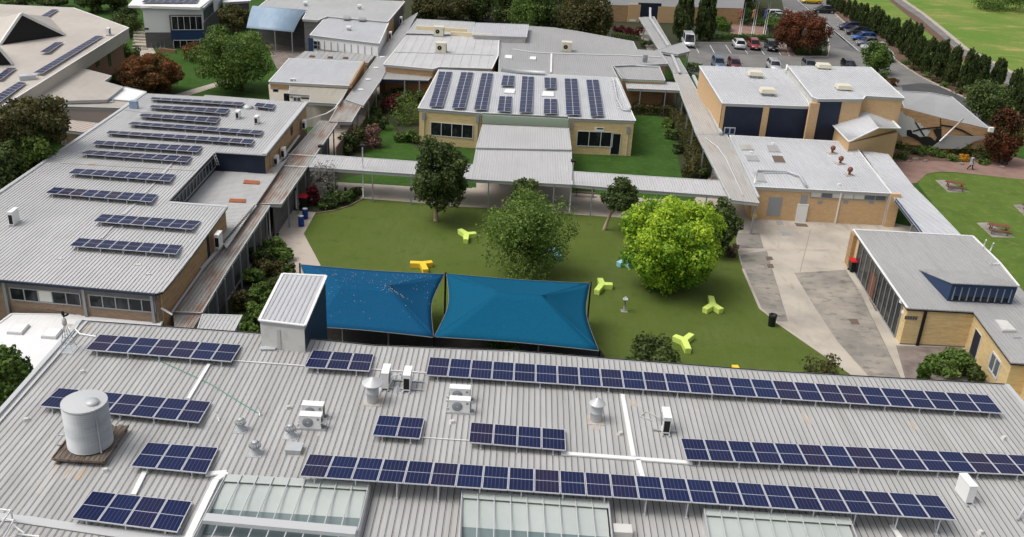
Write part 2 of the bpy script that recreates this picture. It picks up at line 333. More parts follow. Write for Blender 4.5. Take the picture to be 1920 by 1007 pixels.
def building(name, label, cat, px, z, wall='brick_tan', mt='roof_grey', over=.25, zb=-.1, group=None, rimm='flashing', rime=None, **kw):
    b = Bld(); poly = PP(px, z); c = sum(poly, Vector((0, 0, 0)))/len(poly)
    b.o = thing(name, label, cat, (c.x, c.y, 0), group); b.poly = poly; b.z = z
    roofsheet(b.o, poly, mt, **kw)
    if rimm: rim(b.o, poly, rimm, edges=rime)
    b.w = inset(poly, over)
    if wall:
        m = MB(); q = b.w if ccw(b.w) else b.w[::-1]
        zt = min(p.z for p in poly)-.1
        top = [(p.x, p.y, p.z-.1) for p in q]; bot = [(p.x, p.y, zb) for p in q]; n = len(q)
        m.add(bot+top, [(i, (i+1) % n, n+(i+1) % n, n+i) for i in range(n)]+[tuple(range(n, 2*n))]); m.build('wall', wall, b.o)
    return b
def facing(A, B):
    t = Vector((B.x-A.x, B.y-A.y, 0)).normalized(); n = Vector((t.y, -t.x, 0))
    mid = (A+B)/2; 
    if n.dot(Vector((0-mid.x, 0-mid.y, 0))) < 0: n = -n
    return t, n
def wrect(mb, A, B, u0, u1, z0, z1, out, th=.06, m=0, n=None):
    t, nn = facing(A, B); n = n if n is not None else nn; o = Vector((A.x, A.y, 0)); p = lambda u, z, d: o+t*u+n*d+Vector((0, 0, z))
    mb.hexa([p(u0, z0, out-th), p(u1, z0, out-th), p(u1, z0, out), p(u0, z0, out)], [p(u0, z1, out-th), p(u1, z1, out-th), p(u1, z1, out), p(u0, z1, out)], m)
def win(parent, A, B, px0, py0, px1, py1, n=4, frame='frame_grey', glass='glass_dark', name='window', rows=1, fw=.07, zr=None, blinds=(), out=.03, label=None):
    """window between two photo corners (top-left, bottom-right) on the wall A-B"""
    u0, z1 = wallhit(A, B, px0, py0); u1, z0 = wallhit(A, B, px1, py1)
    if u0 > u1: u0, u1 = u1, u0
    if zr: z0, z1 = zr
    if z0 > z1: z0, z1 = z1, z0
    f = MB()
    wrect(f, A, B, u0, u1, z0-fw, z0, out+.04, .08); wrect(f, A, B, u0, u1, z1, z1+fw, out+.04, .08)
    for i in range(n+1):
        u = u0+(u1-u0)*i/n; wrect(f, A, B, u-fw/2, u+fw/2, z0, z1, out+.037, .074)
    for i in range(1, rows):
        zz = z0+(z1-z0)*i/rows; wrect(f, A, B, u0, u1, zz-fw/2, zz+fw/2, out+.03, .06)
    fo = f.build(name, frame, parent)
    if label: fo['label'] = label
    g = MB(); wrect(g, A, B, u0, u1, z0, z1, out, .03); g.build('pane', glass, fo)
    if blinds:
        for i in blinds: g = MB(); wrect(g, A, B, u0+(u1-u0)*i/n+.04, u0+(u1-u0)*(i+1)/n-.04, z0+.02, z1-.02, out+.012, .01); g.build('blind', 'blind', fo)
    return fo
def panel(parent, A, B, px0, py0, px1, py1, mt, name='door', out=.05, zr=None, label=None, th=.08):
    u0, z1 = wallhit(A, B, px0, py0); u1, z0 = wallhit(A, B, px1, py1)
    if u0 > u1: u0, u1 = u1, u0
    if zr: z0, z1 = zr
    if z0 > z1: z0, z1 = z1, z0
    g = MB(); wrect(g, A, B, u0, u1, z0, z1, out, th); o = g.build(name, mt, parent)
    if label: o['label'] = label
    return o
def post_mesh(parent, p, z1, w_=.12, mt='post_grey', name='post', z0=-.05, rnd=False):
    m = MB()
    if rnd: m.tube([(p.x, p.y, z0), (p.x, p.y, z1)], w_/2, 8)
    else: m.box((p.x, p.y, (z0+z1)/2), (w_, w_, z1-z0))
    return m.build(name, mt, parent)
def walkway(name, label, px, z, mt, posts=(), ang=90, fascia='gutter', spacing=.25, group='covered walkways', rm=True, seam='rib_shade_soft', **kw):  # seam: colour of the painted rib shadow
    poly = PP(px, z); c = sum(poly, Vector((0, 0, 0)))/len(poly)
    o = thing(name, label, 'covered walkway', (c.x, c.y, 0), group)
    roofsheet(o, poly, mt, spacing=spacing, ang=ang, fascia=fascia, seam=seam, **kw)
    if rm: rim(o, poly, 'flashing', .09, .04)
    for (ax, ay, bx, by, n) in posts:
        a, b = P(ax, ay, z), P(bx, by, z)
        for i in range(n):
            p = a.lerp(b, (i+.5)/n); post_mesh(o, p, z-.1)
    return o
def sheet(name, px, mt, z, kind='structure', label=None):
    poly = PP(px, 0); 
    if not ccw(poly): poly = poly[::-1]
    m = MB(); m.add([(p.x, p.y, z) for p in poly], [tuple(range(len(poly)))]); o = m.build(name, mt); o['kind'] = kind
    return o
# ---------------- solar arrays ----------------
def panel_mesh(mb_c, a, b, c, d, gap=.012, th=.04):   # a far-left b far-right c near-right d near-left
    pass
def solar_array(label, px, z, n, zn=.5, zf=.15, legs=True, rows=1, group='solar arrays', legh=None, axis='x', gapv=True):
    FL, FR, NR, NL = [P(p[0], p[1], z+h) for p, h in zip(px, (zf, zf, zn, zn))]
    c = (FL+FR+NR+NL)/4; o = thing('solar_array', label, 'solar panels', (c.x, c.y, z), group)
    bi = lambda u, v: (FL.lerp(FR, u)).lerp(NL.lerp(NR, u), v)
    nrm = (FR-FL).cross(NL-FL).normalized(); nrm = -nrm if nrm.z < 0 else nrm
    for i in range(n):
        for j in range(rows):
            u0, u1 = i/n, (i+1)/n; v0, v1 = j/rows, (j+1)/rows
            gu = .012/max(.2, (FR-FL).length/n)/n; gv = .006
            q = [bi(u0+gu, v0+gv/rows), bi(u1-gu, v0+gv/rows), bi(u1-gu, v1-gv/rows), bi(u0+gu, v1-gv/rows)]
            me = bpy.data.meshes.new('solar_panel'); t = .045
            L = (q[1]-q[0]).length; W = (q[3]-q[0]).length; fu, fv = .028/L, .03/W
            bl = lambda a, b: (q[0].lerp(q[1], a)).lerp(q[3].lerp(q[2], a), b)
            inn = [bl(fu, fv), bl(1-fu, fv), bl(1-fu, 1-fv), bl(fu, 1-fv)]
            vs = [v-nrm*t for v in q]+q+[v for v in inn]
            vs = [v-c for v in vs]
            fs = [(0, 1, 2, 3), (0, 4, 5, 1), (1, 5, 6, 2), (2, 6, 7, 3), (3, 7, 4, 0), (4, 8, 9, 5), (5, 9, 10, 6), (6, 10, 11, 7), (7, 11, 8, 4), (8, 11, 10, 9)]
            me.from_pydata(vs, [], fs); me.materials.append(MATS['panel_frame']); me.materials.append(MATS['solar_cells'])
            me.polygons[9].material_index = 1; uvl = me.uv_layers.new(name='UVMap')
            for li, uvv in zip(me.polygons[9].loop_indices, ((0, 1), (0, 0), (1, 0), (1, 1))): uvl.data[li].uv = uvv
            ob = link('solar_panel', me, o, (c.x, c.y, c.z))
    m = MB()
    for v in (.2, .8):
        m.bar(bi(.002, v)-nrm*.08, bi(.998, v)-nrm*.08, .05, .04)
    m.build('mounting_rail', 'panel_frame', o)
    if legs:
        k = max(2, int(n*.62)+1)
        for i in range(k):
            u = (i+.35)/(k-.3); a = bi(u, .93)-nrm*.08; l = MB()
            l.bar((a.x, a.y, z-.01), (a.x, a.y, a.z), .045, .045, 0); l.box((a.x, a.y-.03, z+.035), (.1, .12, .05)); l.bar((a.x, a.y, z+.05), bi(u, .5)-nrm*.06, .03, .03)
            l.build('mounting_leg', 'panel_frame', o)
    return o
# ---------------- foliage ----------------
def leaf_mesh(name, C, N, size, tint, mt, extra=None):
    """quads centred at C (n,3) with normals N; size (n,), tint (n,)"""
    n = len(C); a = RNG.normal(size=(n, 3)); N = N/np.linalg.norm(N, axis=1)[:, None]
    t = a-(a*N).sum(1)[:, None]*N; t /= np.linalg.norm(t, axis=1)[:, None]; b = np.cross(N, t); s = size[:, None]*.5
    V = np.stack([C-t*s*1.25, C-b*s*.8+N*s*.2, C+t*s*1.25, C+b*s*.8+N*s*.2], 1).reshape(-1, 3)
    F = np.arange(4*n).reshape(n, 4)
    me = bpy.data.meshes.new(name); me.vertices.add(4*n); me.vertices.foreach_set('co', V.ravel().astype(np.float32))
    me.loops.add(4*n); me.loops.foreach_set('vertex_index', F.ravel().astype(np.int32)); me.polygons.add(n)
    me.polygons.foreach_set('loop_start', (np.arange(n)*4).astype(np.int32)); me.polygons.foreach_set('loop_total', np.full(n, 4, np.int32))
    me.update(calc_edges=True); at = me.attributes.new('tint', 'FLOAT', 'FACE'); at.data.foreach_set('value', np.clip(tint, 0, 1).astype(np.float32))
    me.materials.append(MATS[mt]); return me
def crown(rx, ry, rz, n, leaf, lobes, mt, flat=.0, rr_=(.5, .78), young=0., lobe_r=(.26, .42), seed=0, tint=(.5, .25), shell=.8, inner=.12, rough=.5, top=0.):
    g = np.random.default_rng(seed); d = g.normal(size=(lobes, 3)); d /= np.linalg.norm(d, axis=1)[:, None]
    rr = g.uniform(*rr_, lobes)[:, None]; c = d*rr; lr = g.uniform(*lobe_r, lobes); lt = g.normal(0, .16, lobes)
    wts = lr**2; wts /= wts.sum(); k = g.choice(lobes, n, p=wts); e = g.normal(size=(n, 3)); e /= np.linalg.norm(e, axis=1)[:, None]
    e = e+d[k]*.45; e /= np.linalg.norm(e, axis=1)[:, None]
    rad = lr[k]*(1+.24*np.sin(e[:, 0]*7+k)*np.sin(e[:, 1]*6+k*2)+.2*np.sin(e[:, 2]*8+k*3))*(1.03-np.abs(g.normal(0, .2, n))); C = (c[k]+e*rad[:, None])*1.06
    ni = int(n*inner); ii = g.choice(n, ni, replace=False); C[ii] *= g.uniform(.45, .85, ni)[:, None]
    if top: C[:, :2] *= (1-top*np.clip(C[:, 2:3], -1, 1))
    C *= np.array([rx, ry, rz]); N = e+g.normal(0, rough*1.3, (n, 3)); N[:, 2] += .3
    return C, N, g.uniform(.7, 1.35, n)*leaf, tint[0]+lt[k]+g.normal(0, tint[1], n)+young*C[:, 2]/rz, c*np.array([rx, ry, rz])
def tree(name, label, base, crn, mt='leaf_green', n=6000, leaf=.3, lobes=26, bark='bark', seed=1, group=None, trunk_r=.16, cat='tree', tint=(.45, .22), limbs=7, lean=None, lobe_r=(.26, .42), inner=.12, top=0., rough=.5, zbase=0., minz=.25, flat=1., rr_=(.5, .78), young=0.):
    G = P(base[0], base[1], zbase); cx, cy, wpx, hpx = crn
    C = Q(cx, cy, G.y + (lean[1] if lean else 0)); s = scale_at(C); rx = wpx/2/s; hh = hpx/2/s; th = math.asin(min(.95, (H-C.z)/(C-CAMP).length))
    rz = math.sqrt(max((.45*hh)**2, hh**2-(rx*math.sin(th))**2))/math.cos(th)*flat
    ry = rx
    if C.z-rz < minz:                     # crown reaches the ground: squash, keep the top
        top_z = C.z+rz; rz = max(.3, (top_z-minz)/2); C.z = minz+rz
    o = thing(name, label, cat, (G.x, G.y, zbase), group)
    Cc, N, S, T, LC = crown(rx, ry, rz, n, leaf, lobes, mt, seed=seed, tint=tint, lobe_r=lobe_r, inner=inner, top=top, rough=rough, rr_=rr_, young=young)
    me = leaf_mesh('crown', Cc, N, S, T, mt); link('crown', me, o, (C.x, C.y, C.z))
    m = MB(); r0 = trunk_r; q = G.lerp(C, .55); q.x += random.uniform(-.1, .1)
    m.tube([(G.x, G.y, zbase-.1), tuple(G.lerp(C, .3)+Vector((random.uniform(-.08, .08), 0, 0))), tuple(q)], [r0*1.25, r0, r0*.8], 8)
    for i in range(limbs):
        e = Vector(LC[i % len(LC)])+C; mid = q.lerp(e, .5)+Vector((0, 0, -.1*rz)); m.tube([tuple(q-Vector((0, 0, .2*i*rz/limbs))), tuple(mid), tuple(e)], [r0*.55, r0*.35, r0*.12], 6)
    m.build('trunk', bark, o); return o
def shrub(name, label, px, py, wpx, hpx, mt='leaf_green', n=500, leaf=.22, seed=1, group=None, lobes=9, cat='shrub', z=0., tint=(.45, .22), lobe_r=(.35, .55)):
    """px,py = middle of the plant where it meets the ground (front)"""
    G = P(px, py, z); s = scale_at(G); rx = wpx/2/s; rz = max(.2, hpx/s*.55/1.0)
    Cc, N, S, T, LC = crown(rx, rx*.85, rz, n, leaf, lobes, mt, seed=seed, tint=tint, lobe_r=lobe_r)
    Cc[:, 2] += rz*.85; me = leaf_mesh(name, Cc, N, S, T, mt); o = link(name, me, None, (G.x, G.y+rx*.5, z)); return tag(o, label, cat, group)
def hedge(name, label, pts, wid, hgt, mt='leaf_hedge', dens=60, leaf=.2, seed=3, group=None, z=0., cat='hedge'):
    g = np.random.default_rng(seed); W = [P(p[0], p[1], z) for p in pts]; Cs, Ns = [], []
    for a, b in zip(W[:-1], W[1:]):
        L = (b-a).length; t = (b-a).normalized(); nn = Vector((-t.y, t.x, 0)); k = int((L*(wid+2*hgt)+2*wid*hgt)*dens)
        u = g.uniform(-.2, L+.2, k); per = g.uniform(0, wid+2*hgt, k)
        off = np.where(per < hgt, -wid/2, np.where(per < hgt+wid, per-hgt-wid/2, wid/2)); zz = np.where(per < hgt, per, np.where(per < hgt+wid, hgt, wid+2*hgt-per))
        jit = g.normal(0, .06, (k, 3)); bump = .10*np.sin(u*1.7+off*2)+.07*np.sin(u*3.9)
        C = np.array(a)[None]+u[:, None]*np.array(t)[None]+off[:, None]*np.array(nn)[None]; C[:, 2] += zz*(1+bump*.6); C += jit; Cs.append(C)
        N = np.array(nn)[None]*np.sign(off)[:, None]*(np.abs(off) > wid/2-.01)[:, None]+np.array([0, 0, 1])[None]*(zz > hgt-.02)[:, None]; Ns.append(N+g.normal(0, .5, (k, 3)))
    C = np.concatenate(Cs); N = np.concatenate(Ns); n = len(C); o0 = W[0]
    me = leaf_mesh(name, C-np.array(o0), N, g.uniform(.7, 1.3, n)*leaf, .45+g.normal(0, .22, n)+.12*np.sin(C[:, 0]*1.3), mt)
    # solid woody core so the hedge is not see-through
    o = link(name, me, None, tuple(o0)); return tag(o, label, cat, group)
# ================= GROUND =================
gm = MB(); gm.add([(-400, -60, 0), (400, -60, 0), (400, 700, 0), (-400, 700, 0)], [(0, 1, 2, 3)]); g_ = gm.build('ground', 'lawn'); g_['kind'] = 'structure'
sheet('garden_soil', [(380, 640), (520, 380), (700, 175), (800, 150), (800, 300), (600, 345), (690, 372), (592, 400), (569, 440), (600, 500), (620, 760), (300, 800)], 'soil', .004)
sheet('garden_soil', [(1180, 150), (1280, 150), (1420, 400), (1330, 345), (1278, 338), (1260, 230), (1190, 215)], 'soil', .004)
sheet('garden_soil', [(560, 640), (1180, 660), (1420, 690), (1605, 707), (1700, 760), (1500, 900), (400, 860)], 'soil', .006)
sheet('yard_paving', [(515, 392), (592, 398), (569, 440), (600, 499), (640, 640), (560, 640), (546, 504), (527, 467), (507, 446), (430, 560), (390, 600), (372, 585), (480, 420), (560, 300), (700, 150), (745, 150), (640, 300), (590, 340)], 'concrete_light', .008)
sheet('link_path', [(560, 343), (617, 341), (692, 345), (775, 350), (885, 353), (885, 330), (1072, 338), (1072, 362), (1300, 378), (1350, 300), (1290, 170), (1330, 170), (1440, 400), (1440, 430), (1378, 425), (1160, 409), (1085, 404), (918, 391), (863, 389), (778, 381), (680, 373), (640, 362), (600, 372), (560, 385)], 'concrete_light', .012)
sheet('courtyard_slab', [(1378, 405), (1440, 400), (1660, 415), (1780, 440), (1700, 620), (1800, 640), (1960, 800), (1700, 800), (1604, 708), (1440, 590), (1425, 579), (1393, 504), (1380, 470)], 'concrete', .008)
sheet('worn_slab', [(1388, 478), (1437, 470), (1446, 500), (1477, 603), (1453, 603), (1440, 590), (1425, 579), (1393, 504)], 'concrete_dark', .012)
sheet('worn_slab', [(1489, 512), (1585, 506), (1612, 545), (1637, 600), (1665, 660), (1700, 730), (1650, 730), (1570, 640), (1525, 572)], 'concrete_dark', .012)
sheet('worn_slab', [(1380, 437), (1424, 437), (1432, 466), (1384, 466)], 'concrete_dark', .012)
sheet('worn_slab', [(1680, 648), (1802, 652), (1860, 705), (1890, 790), (1720, 790), (1700, 720)], 'concrete_pink', .012)
sheet('turf', [(592, 400), (625, 395), (655, 386), (668, 379), (682, 372.5), (778, 380), (863, 388), (918, 390), (1085, 403), (1160, 408), (1240, 413), (1380, 420), (1381, 455), (1386, 485), (1393, 504), (1425.6, 579), (1440, 590), (1454, 603), (1604, 707), (1690, 775), (1500, 800), (900, 790), (640, 760), (620, 560), (600, 498.5), (568.8, 439.7)], 'turf', .016)
sheet('sail_shade_patch', [(585, 606), (812, 628), (1122, 652), (1134, 668), (1134, 760), (640, 760), (600, 660)], 'painted_shade', .020)  # near-black sheet over the turf, painting the deep shade beneath the sails
# pale edging of the turf, and drains
def strip(name, pts, wid, mt, z, h=.0):
    W = [P(p[0], p[1], 0) for p in pts]; m = MB()
    for a, b in zip(W[:-1], W[1:]):
        t = (b-a).normalized(); n = Vector((-t.y, t.x, 0))*wid/2
        if h: m.bar(a+Vector((0, 0, z+h/2)), b+Vector((0, 0, z+h/2)), wid, h)
        else: m.add([a-n+Vector((0, 0, z)), b-n+Vector((0, 0, z)), b+n+Vector((0, 0, z)), a+n+Vector((0, 0, z))], [(0, 1, 2, 3)])
    o = m.build(name, mt); o['kind'] = 'structure'; return o
strip('turf_edging', [(568.8, 439.7), (600, 498.5)], .12, 'concrete_light', .020); strip('turf_edging', [(1393, 504), (1425.6, 579), (1440, 590), (1454, 603), (1604, 707)], .22, 'concrete_light', .020)
strip('garden_edging', [(592, 401), (625, 396), (655, 387), (668, 380), (682, 373)], .14, 'paving', .02, .08)
strip('slab_joint', [(1388, 468), (1590, 470)], .5, 'concrete_light', .0165); strip('slab_joint', [(1437, 470), (1446, 500), (1477, 603)], .05, 'stain_dark', .021)
strip('slab_joint', [(1585, 506), (1637, 600), (1690, 712)], .06, 'stain_dark', .021); strip('slab_joint', [(1520, 430), (1500, 510)], .04, 'stain_dark', .021)
sheet('lawn', [(690, 345), (684, 292), (705, 240), (735, 232), (748, 262), (785, 277), (893, 262), (893, 352), (775, 349)], 'lawn', .0145)
sheet('lawn', [(1060, 300), (1190, 215), (1240, 218), (1256, 240), (1272, 300), (1282, 345), (1072, 337)], 'lawn', .0145)
sheet('lawn', [(1721, 345), (1727, 335), (1740, 327), (1760, 323.5), (1790, 324.5), (1960, 340), (2100, 360), (2150, 700), (1960, 640), (1800, 450)], 'lawn_bright', .012)
sheet('brick_paving', [(1674, 304), (1720, 300), (1780, 302), (1880, 305), (1892, 292), (1925, 300), (2060, 330), (2000, 345), (1790, 323), (1760, 322), (1738, 326), (1719, 343), (1700, 345)], 'paving', .008)
sheet('garden_bed', [(1676, 262), (1860, 275), (1893, 290), (1885, 306), (1780, 303), (1720, 301), (1676, 305)], 'soil_mulch', .012)
sheet('carpark', [(1285, 78), (1472, 80), (1478, 40), (1400, -60), (1620, -60), (1565, 26), (1580, 40), (1685, 117.6), (1722.8, 142.6), (1812, 185), (1900, 225), (1880, 240), (1690, 215), (1500, 210), (1290, 135)], 'asphalt_pale', .008)
sheet('driveway', [(1440, -40), (1480, -12), (1493, -2), (1612, 97), (1609, 99), (1551, 87), (1548, 40), (1470, 12)], 'asphalt', .012)
sheet('driveway', [(1690, 160), (1722, 156), (1743, 157), (1762, 163), (1815, 186), (1850, 215), (1700, 200)], 'asphalt_new', .012)
sheet('driveway', [(1327, 78), (1472, 82), (1480, 104), (1345, 101), (1300, 92)], 'asphalt', .012)
sheet('verge', [(1565, 26), (1580, 40), (1685, 117.6), (1722.8, 142.6), (1812, 185), (1860, 215), (1960, 250), (2100, 260), (1700, -10), (1560, -10)], 'soil_mulch', .010)
sheet('grass_verge', [(1582, -10), (1610, 24), (1700, 105), (1760, 135), (1840, 172), (1960, 235), (2100, 250), (1900, 172), (1800, 110), (1720, 45), (1660, -5)], 'field', .014)
sheet('road', [(1640, -40), (1675, 0), (1700, 18), (1722, 32), (1773, 75), (1795, 96), (1900, 168), (2100, 290), (2100, 250), (1925, 152), (1850, 112), (1812, 94), (1765, 55), (1730, 27), (1692, 0), (1660, -30)], 'asphalt_pale', .018)
strip('footpath', [(1655, -35), (1690, -2), (1731, 26), (1766, 54), (1813, 93), (1851, 111), (1920, 149), (2100, 248)], .9, 'kerb', .022, .06)
sheet('field', [(1660, -60), (1694, -2), (1735, 26), (1770, 54), (1817, 93), (1855, 111), (1922, 147), (2300, 330), (2600, -60)], 'field', .016)
strip('kerb', [(1560, 20), (1565, 26), (1580, 40), (1685, 117.6), (1722.8, 142.6), (1768, 165), (1812, 185), (1850, 202)], .28, 'kerb', .0, .13)
strip('kerb', [(1288, 80), (1472, 83), (1480, 106)], .2, 'kerb', .0, .12); strip('kerb', [(1480, 106), (1552, 107), (1555, 88), (1549, 45)], .2, 'kerb', .0, .12)
ml = MB()
def line(a, b, wd=.11):
    a = P(*a); b = P(*b); t = (b-a).normalized(); n = Vector((-t.y, t.x, 0))*wd/2; z = Vector((0, 0, .024)); ml.add([a-n+z, b-n+z, b+n+z, a+n+z], [(0, 1, 2, 3)])
for x0, y0, x1, y1 in ((-110, 540, -60, 635), (70, 540, 125, 635), (258, 540, 325, 640), (440, 540, 525, 645), (640, 545, 725, 655), (835, 550, 922, 660)):
    line((1320+x0/6.373, y0/6.373), (1320+x1/6.373, y1/6.373))
line((1490, -4), (1612, 97), .13); line((1435, -6), (1458, 18)); line((1420, -5), (1392, 30))
for i in range(9):
    t = i/8.0; a = (1505+t*103, 10+t*84); line(a, (a[0]+42, a[1]+2.5), .1)
mo = ml.build('parking_lines', 'line_white'); mo['kind'] = 'structure'
sheet('traffic_island', [(1290, -40), (1455, -40), (1470, 18), (1546, 45), (1553, 103), (1484, 106), (1472, 80), (1288, 77)], 'soil', .026)
sheet('brick_paving', [(1352, 36), (1370, 30), (1390, 42), (1440, 44), (1442, 68), (1374, 67)], 'paving', .030)
sheet('brick_paving', [(1459, 85), (1482, 88), (1492, 104), (1466, 102)], 'paving', .030)
sheet('garden_soil', [(1130, 40), (1290, 40), (1290, 110), (1200, 100)], 'soil', .007); sheet('belt_soil', [(700, -60), (1140, -60), (1185, 74), (1160, 90), (770, 60)], 'soil', .008); sheet('path', [(325, 178), (420, 150), (436, 153), (340, 184)], 'concrete', .008); sheet('path', [(250, 70), (272, 60), (292, 100), (262, 108)], 'concrete', .012)
sheet('forecourt', [(505, 100), (600, 55), (640, 60), (600, 110), (520, 130)], 'concrete_pink', .012); sheet('forecourt', [(480, 60), (600, 55), (600, 108), (512, 108)], 'concrete_pink', .016)
sheet('path', [(1195, 55), (1225, 50), (1250, 95), (1215, 98)], 'concrete_dark', .012)
# ================= SMALL KIT =================
def bracket_feet(m, x, y, z, wx, wy, ang=0):
    for s in (-1, 1): m.box((x, y+s*wy*.32, z+.03), (wx*1.3, .06, .06))
def ac(label, px, py, z, face='near', w_=.9, h=.85, d=.36, group='air conditioner units', mt='white_paint', zoff=.08, feet=True, fans=1, parentless=True, ang=0):
    """px,py = middle of the foot"""
    p = P(px, py, z); o = thing('air_conditioner', label, 'air conditioner', (p.x, p.y, z), group, local=True)
    rz = {'near': 0, 'left': -math.pi/2, 'right': math.pi/2, 'far': math.pi}[face]+ang; o.rotation_euler = (0, 0, rz)
    m = MB(); m.box((0, 0, zoff+h/2), (w_, d, h)); m.box((0, 0, zoff+h+.012), (w_+.03, d+.03, .025)); m.build('casing', mt, o)
    for i in range(fans):
        zc = zoff+h*(i+.5)/fans; r = min(.38*h/fans, .3)
        m = MB(); m.lathe((-w_*.12, -d/2-.005, zc), [(r*.2, -.015), (r, -.012), (r, .01)], 18, 0, 'y'); 
        for k in range(4): m.lathe((-w_*.12, -d/2-.018, zc), [(r*(.3+.2*k), 0), (r*(.3+.2*k)+.012, -.004)], 18, 0, 'y')
        m.build('fan_grille', 'frame_grey' if mt != 'cream_unit' else 'dark', o)
    m = MB(); m.box((w_/2+.006, 0, zoff+h*.45), (.012, d*.8, h*.7)); m.build('coil', 'dark', o)
    m = MB(); m.box((w_*.36, -d/2-.008, zoff+h*.78), (.1, .012, .1)); m.build('badge', 'frame_grey', o)
    if feet:
        m = MB()
        for s in (-1, 1): m.box((0, s*d*.45, zoff/2-.005), (w_*1.35, .05, zoff)); 
        m.build('mounting_rail', 'galv', o)
    return o
def ac_dup(o, label, px, py, z, face='near', ang=0):
    c = copy_tree(o); p = P(px, py, z); c.location = p; c['label'] = label; c.rotation_euler = (0, 0, {'near': 0, 'left': -math.pi/2, 'right': math.pi/2, 'far': math.pi}[face]+ang); return c
def whirly(label, px, py, z, r=.2):
    p = P(px, py, z); o = thing('roof_ventilator', label, 'roof ventilator', p, 'spinning roof ventilators', local=True)
    m = MB(); m.lathe((0, 0, 0), [(r*1.5, -.02), (r*1.1, .1), (r*.7, .2), (r*.7, .26)], 16); m.box((0, 0, .01), (r*3, r*3, .03)); m.build('base', 'galv', o)
    m = MB(); n = 18
    for i in range(n):
        a = 2*math.pi*i/n; pts = []
        for k in range(6):
            t = k/5*math.pi; rr = r*(.5+.75*math.sin(t)); pts.append((rr*math.cos(a+t*.3), rr*math.sin(a+t*.3), .24+r*1.7*k/5))
        m.tube(pts, .02, 4)
    m.lathe((0, 0, 0), [(r*.4, .25), (r*.8, .24+r*.6), (r*.8, .24+r*1.1), (r*.4, .24+r*1.65)], 12); m.build('turbine', 'galv', o)
    m = MB(); m.lathe((0, 0, 0), [(r*.6, .24+r*1.66), (r*.45, .24+r*1.8), (0.001, .24+r*1.86)], 16); m.build('cap', 'flashing', o); return o
def flue(label, px, py, z, r=.28, h=.75, cone=.45):
    p = P(px, py, z); o = thing('roof_flue', label, 'roof vent', p, 'cowled flues', local=True)
    m = MB(); m.lathe((0, 0, 0), [(r, -.05), (r, h*.5), (r*1.04, h*.5+.01), (r*1.04, h*.56), (r, h*.57), (r, h)], 24); m.build('pipe', 'galv', o)
    m = MB(); m.lathe((0, 0, 0), [(cone, h+.02), (cone, h+.06), (.03, h+.34), (.001, h+.35)], 24, smooth=False); m.build('cowl', 'flashing', o)
    m = MB(); m.box((0, 0, .012), (r*2.9, r*2.9, .025)); m.build('flashing', 'rust_stain', o); return o
def low_vent(label, px, py, z, w_=1.1, mt='cream_unit', legs=True, group='roof coolers', h=.42):
    p = P(px, py, z); o = thing('roof_cooler', label, 'roof cooler', p, group, local=True)
    m = MB(); m.box((0, 0, .35+h/2), (w_, w_*.9, h), top=.86); m.build('lid', mt, o)
    m = MB(); m.box((0, 0, .2), (w_*.55, w_*.5, .45)); m.build('duct', 'galv', o)
    m = MB(); 
    for s in (-1, 1):
        for k in range(3): m.box((s*(w_*.28), 0, .12+k*.09), (.03, w_*.5, .02))
    m.build('louvre', 'dark', o); return o
def box_thing(name, label, cat, px, py, z, size, mt, rz=0, group=None, top=None, cap=None):
    p = P(px, py, z); m = MB(); m.box((0, 0, size[2]/2), size, rz, top=top)
    if cap: m.box((0, 0, size[2]+.012), (size[0]+.05, size[1]+.05, .024), rz)
    o = m.build(name, mt, None, (0, 0, 0)); o.location = p; return tag(o, label, cat, group)
def skylight(label, quad, z, mt='white_paint', h=.1, group='roof skylights', cat='skylight'):
    W = PP(quad, z+h); m = MB(); W = W if ccw(W) else W[::-1]; m.prism(W, h+.02, None, 0); c = sum(W, Vector((0, 0, 0)))/4
    o = thing('skylight', label, cat, (c.x, c.y, z), group); m.build('kerb', 'flashing', o)
    q = inset(W, .06); q = [v+Vector((0, 0, .045)) for v in q]; m = MB(); m.prism(q, .05, None, 0); m.build('dome', mt, o); return o
def conduit(label, pts, z, wd=.16, h=.07, mt='flashing_white', name='cable_tray', cat='cable tray', group='cable trays on the roofs'):
    m = MB(); W = [P(p[0], p[1], (p[2] if len(p) > 2 else z)+h/2+.03) for p in pts]
    for i, (a, b) in enumerate(zip(W[:-1], W[1:])): m.bar(a+Vector((0, 0, .002*i)), b+Vector((0, 0, .002*i)), wd, h)
    return tag(m.build(name, mt), label, cat, group)
def pipe(label, pts, z, r=.05, mt='white_paint', name='pipe', cat='pipe', group=None):
    W = [P(p[0], p[1], (p[2] if len(p) > 2 else z)+r+.02) for p in pts]; m = MB(); m.tube(W, r, 8); return tag(m.build(name, mt), label, cat, group)

# ================= FRONT BUILDING =================
ZF = 9.6
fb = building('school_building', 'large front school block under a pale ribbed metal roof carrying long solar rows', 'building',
    [(150, 603.5), (480, 627), (700, 650), (960, 660), (1440, 698), (1887, 723), (2330, 1250), (-420, 1250)], ZF, wall='brick_brown', mt='roof_front', seam='seam', over=.5, spacing=.262, hgt=.028, wd=.02, rimm=None)  # seam: dark painted rib shadow
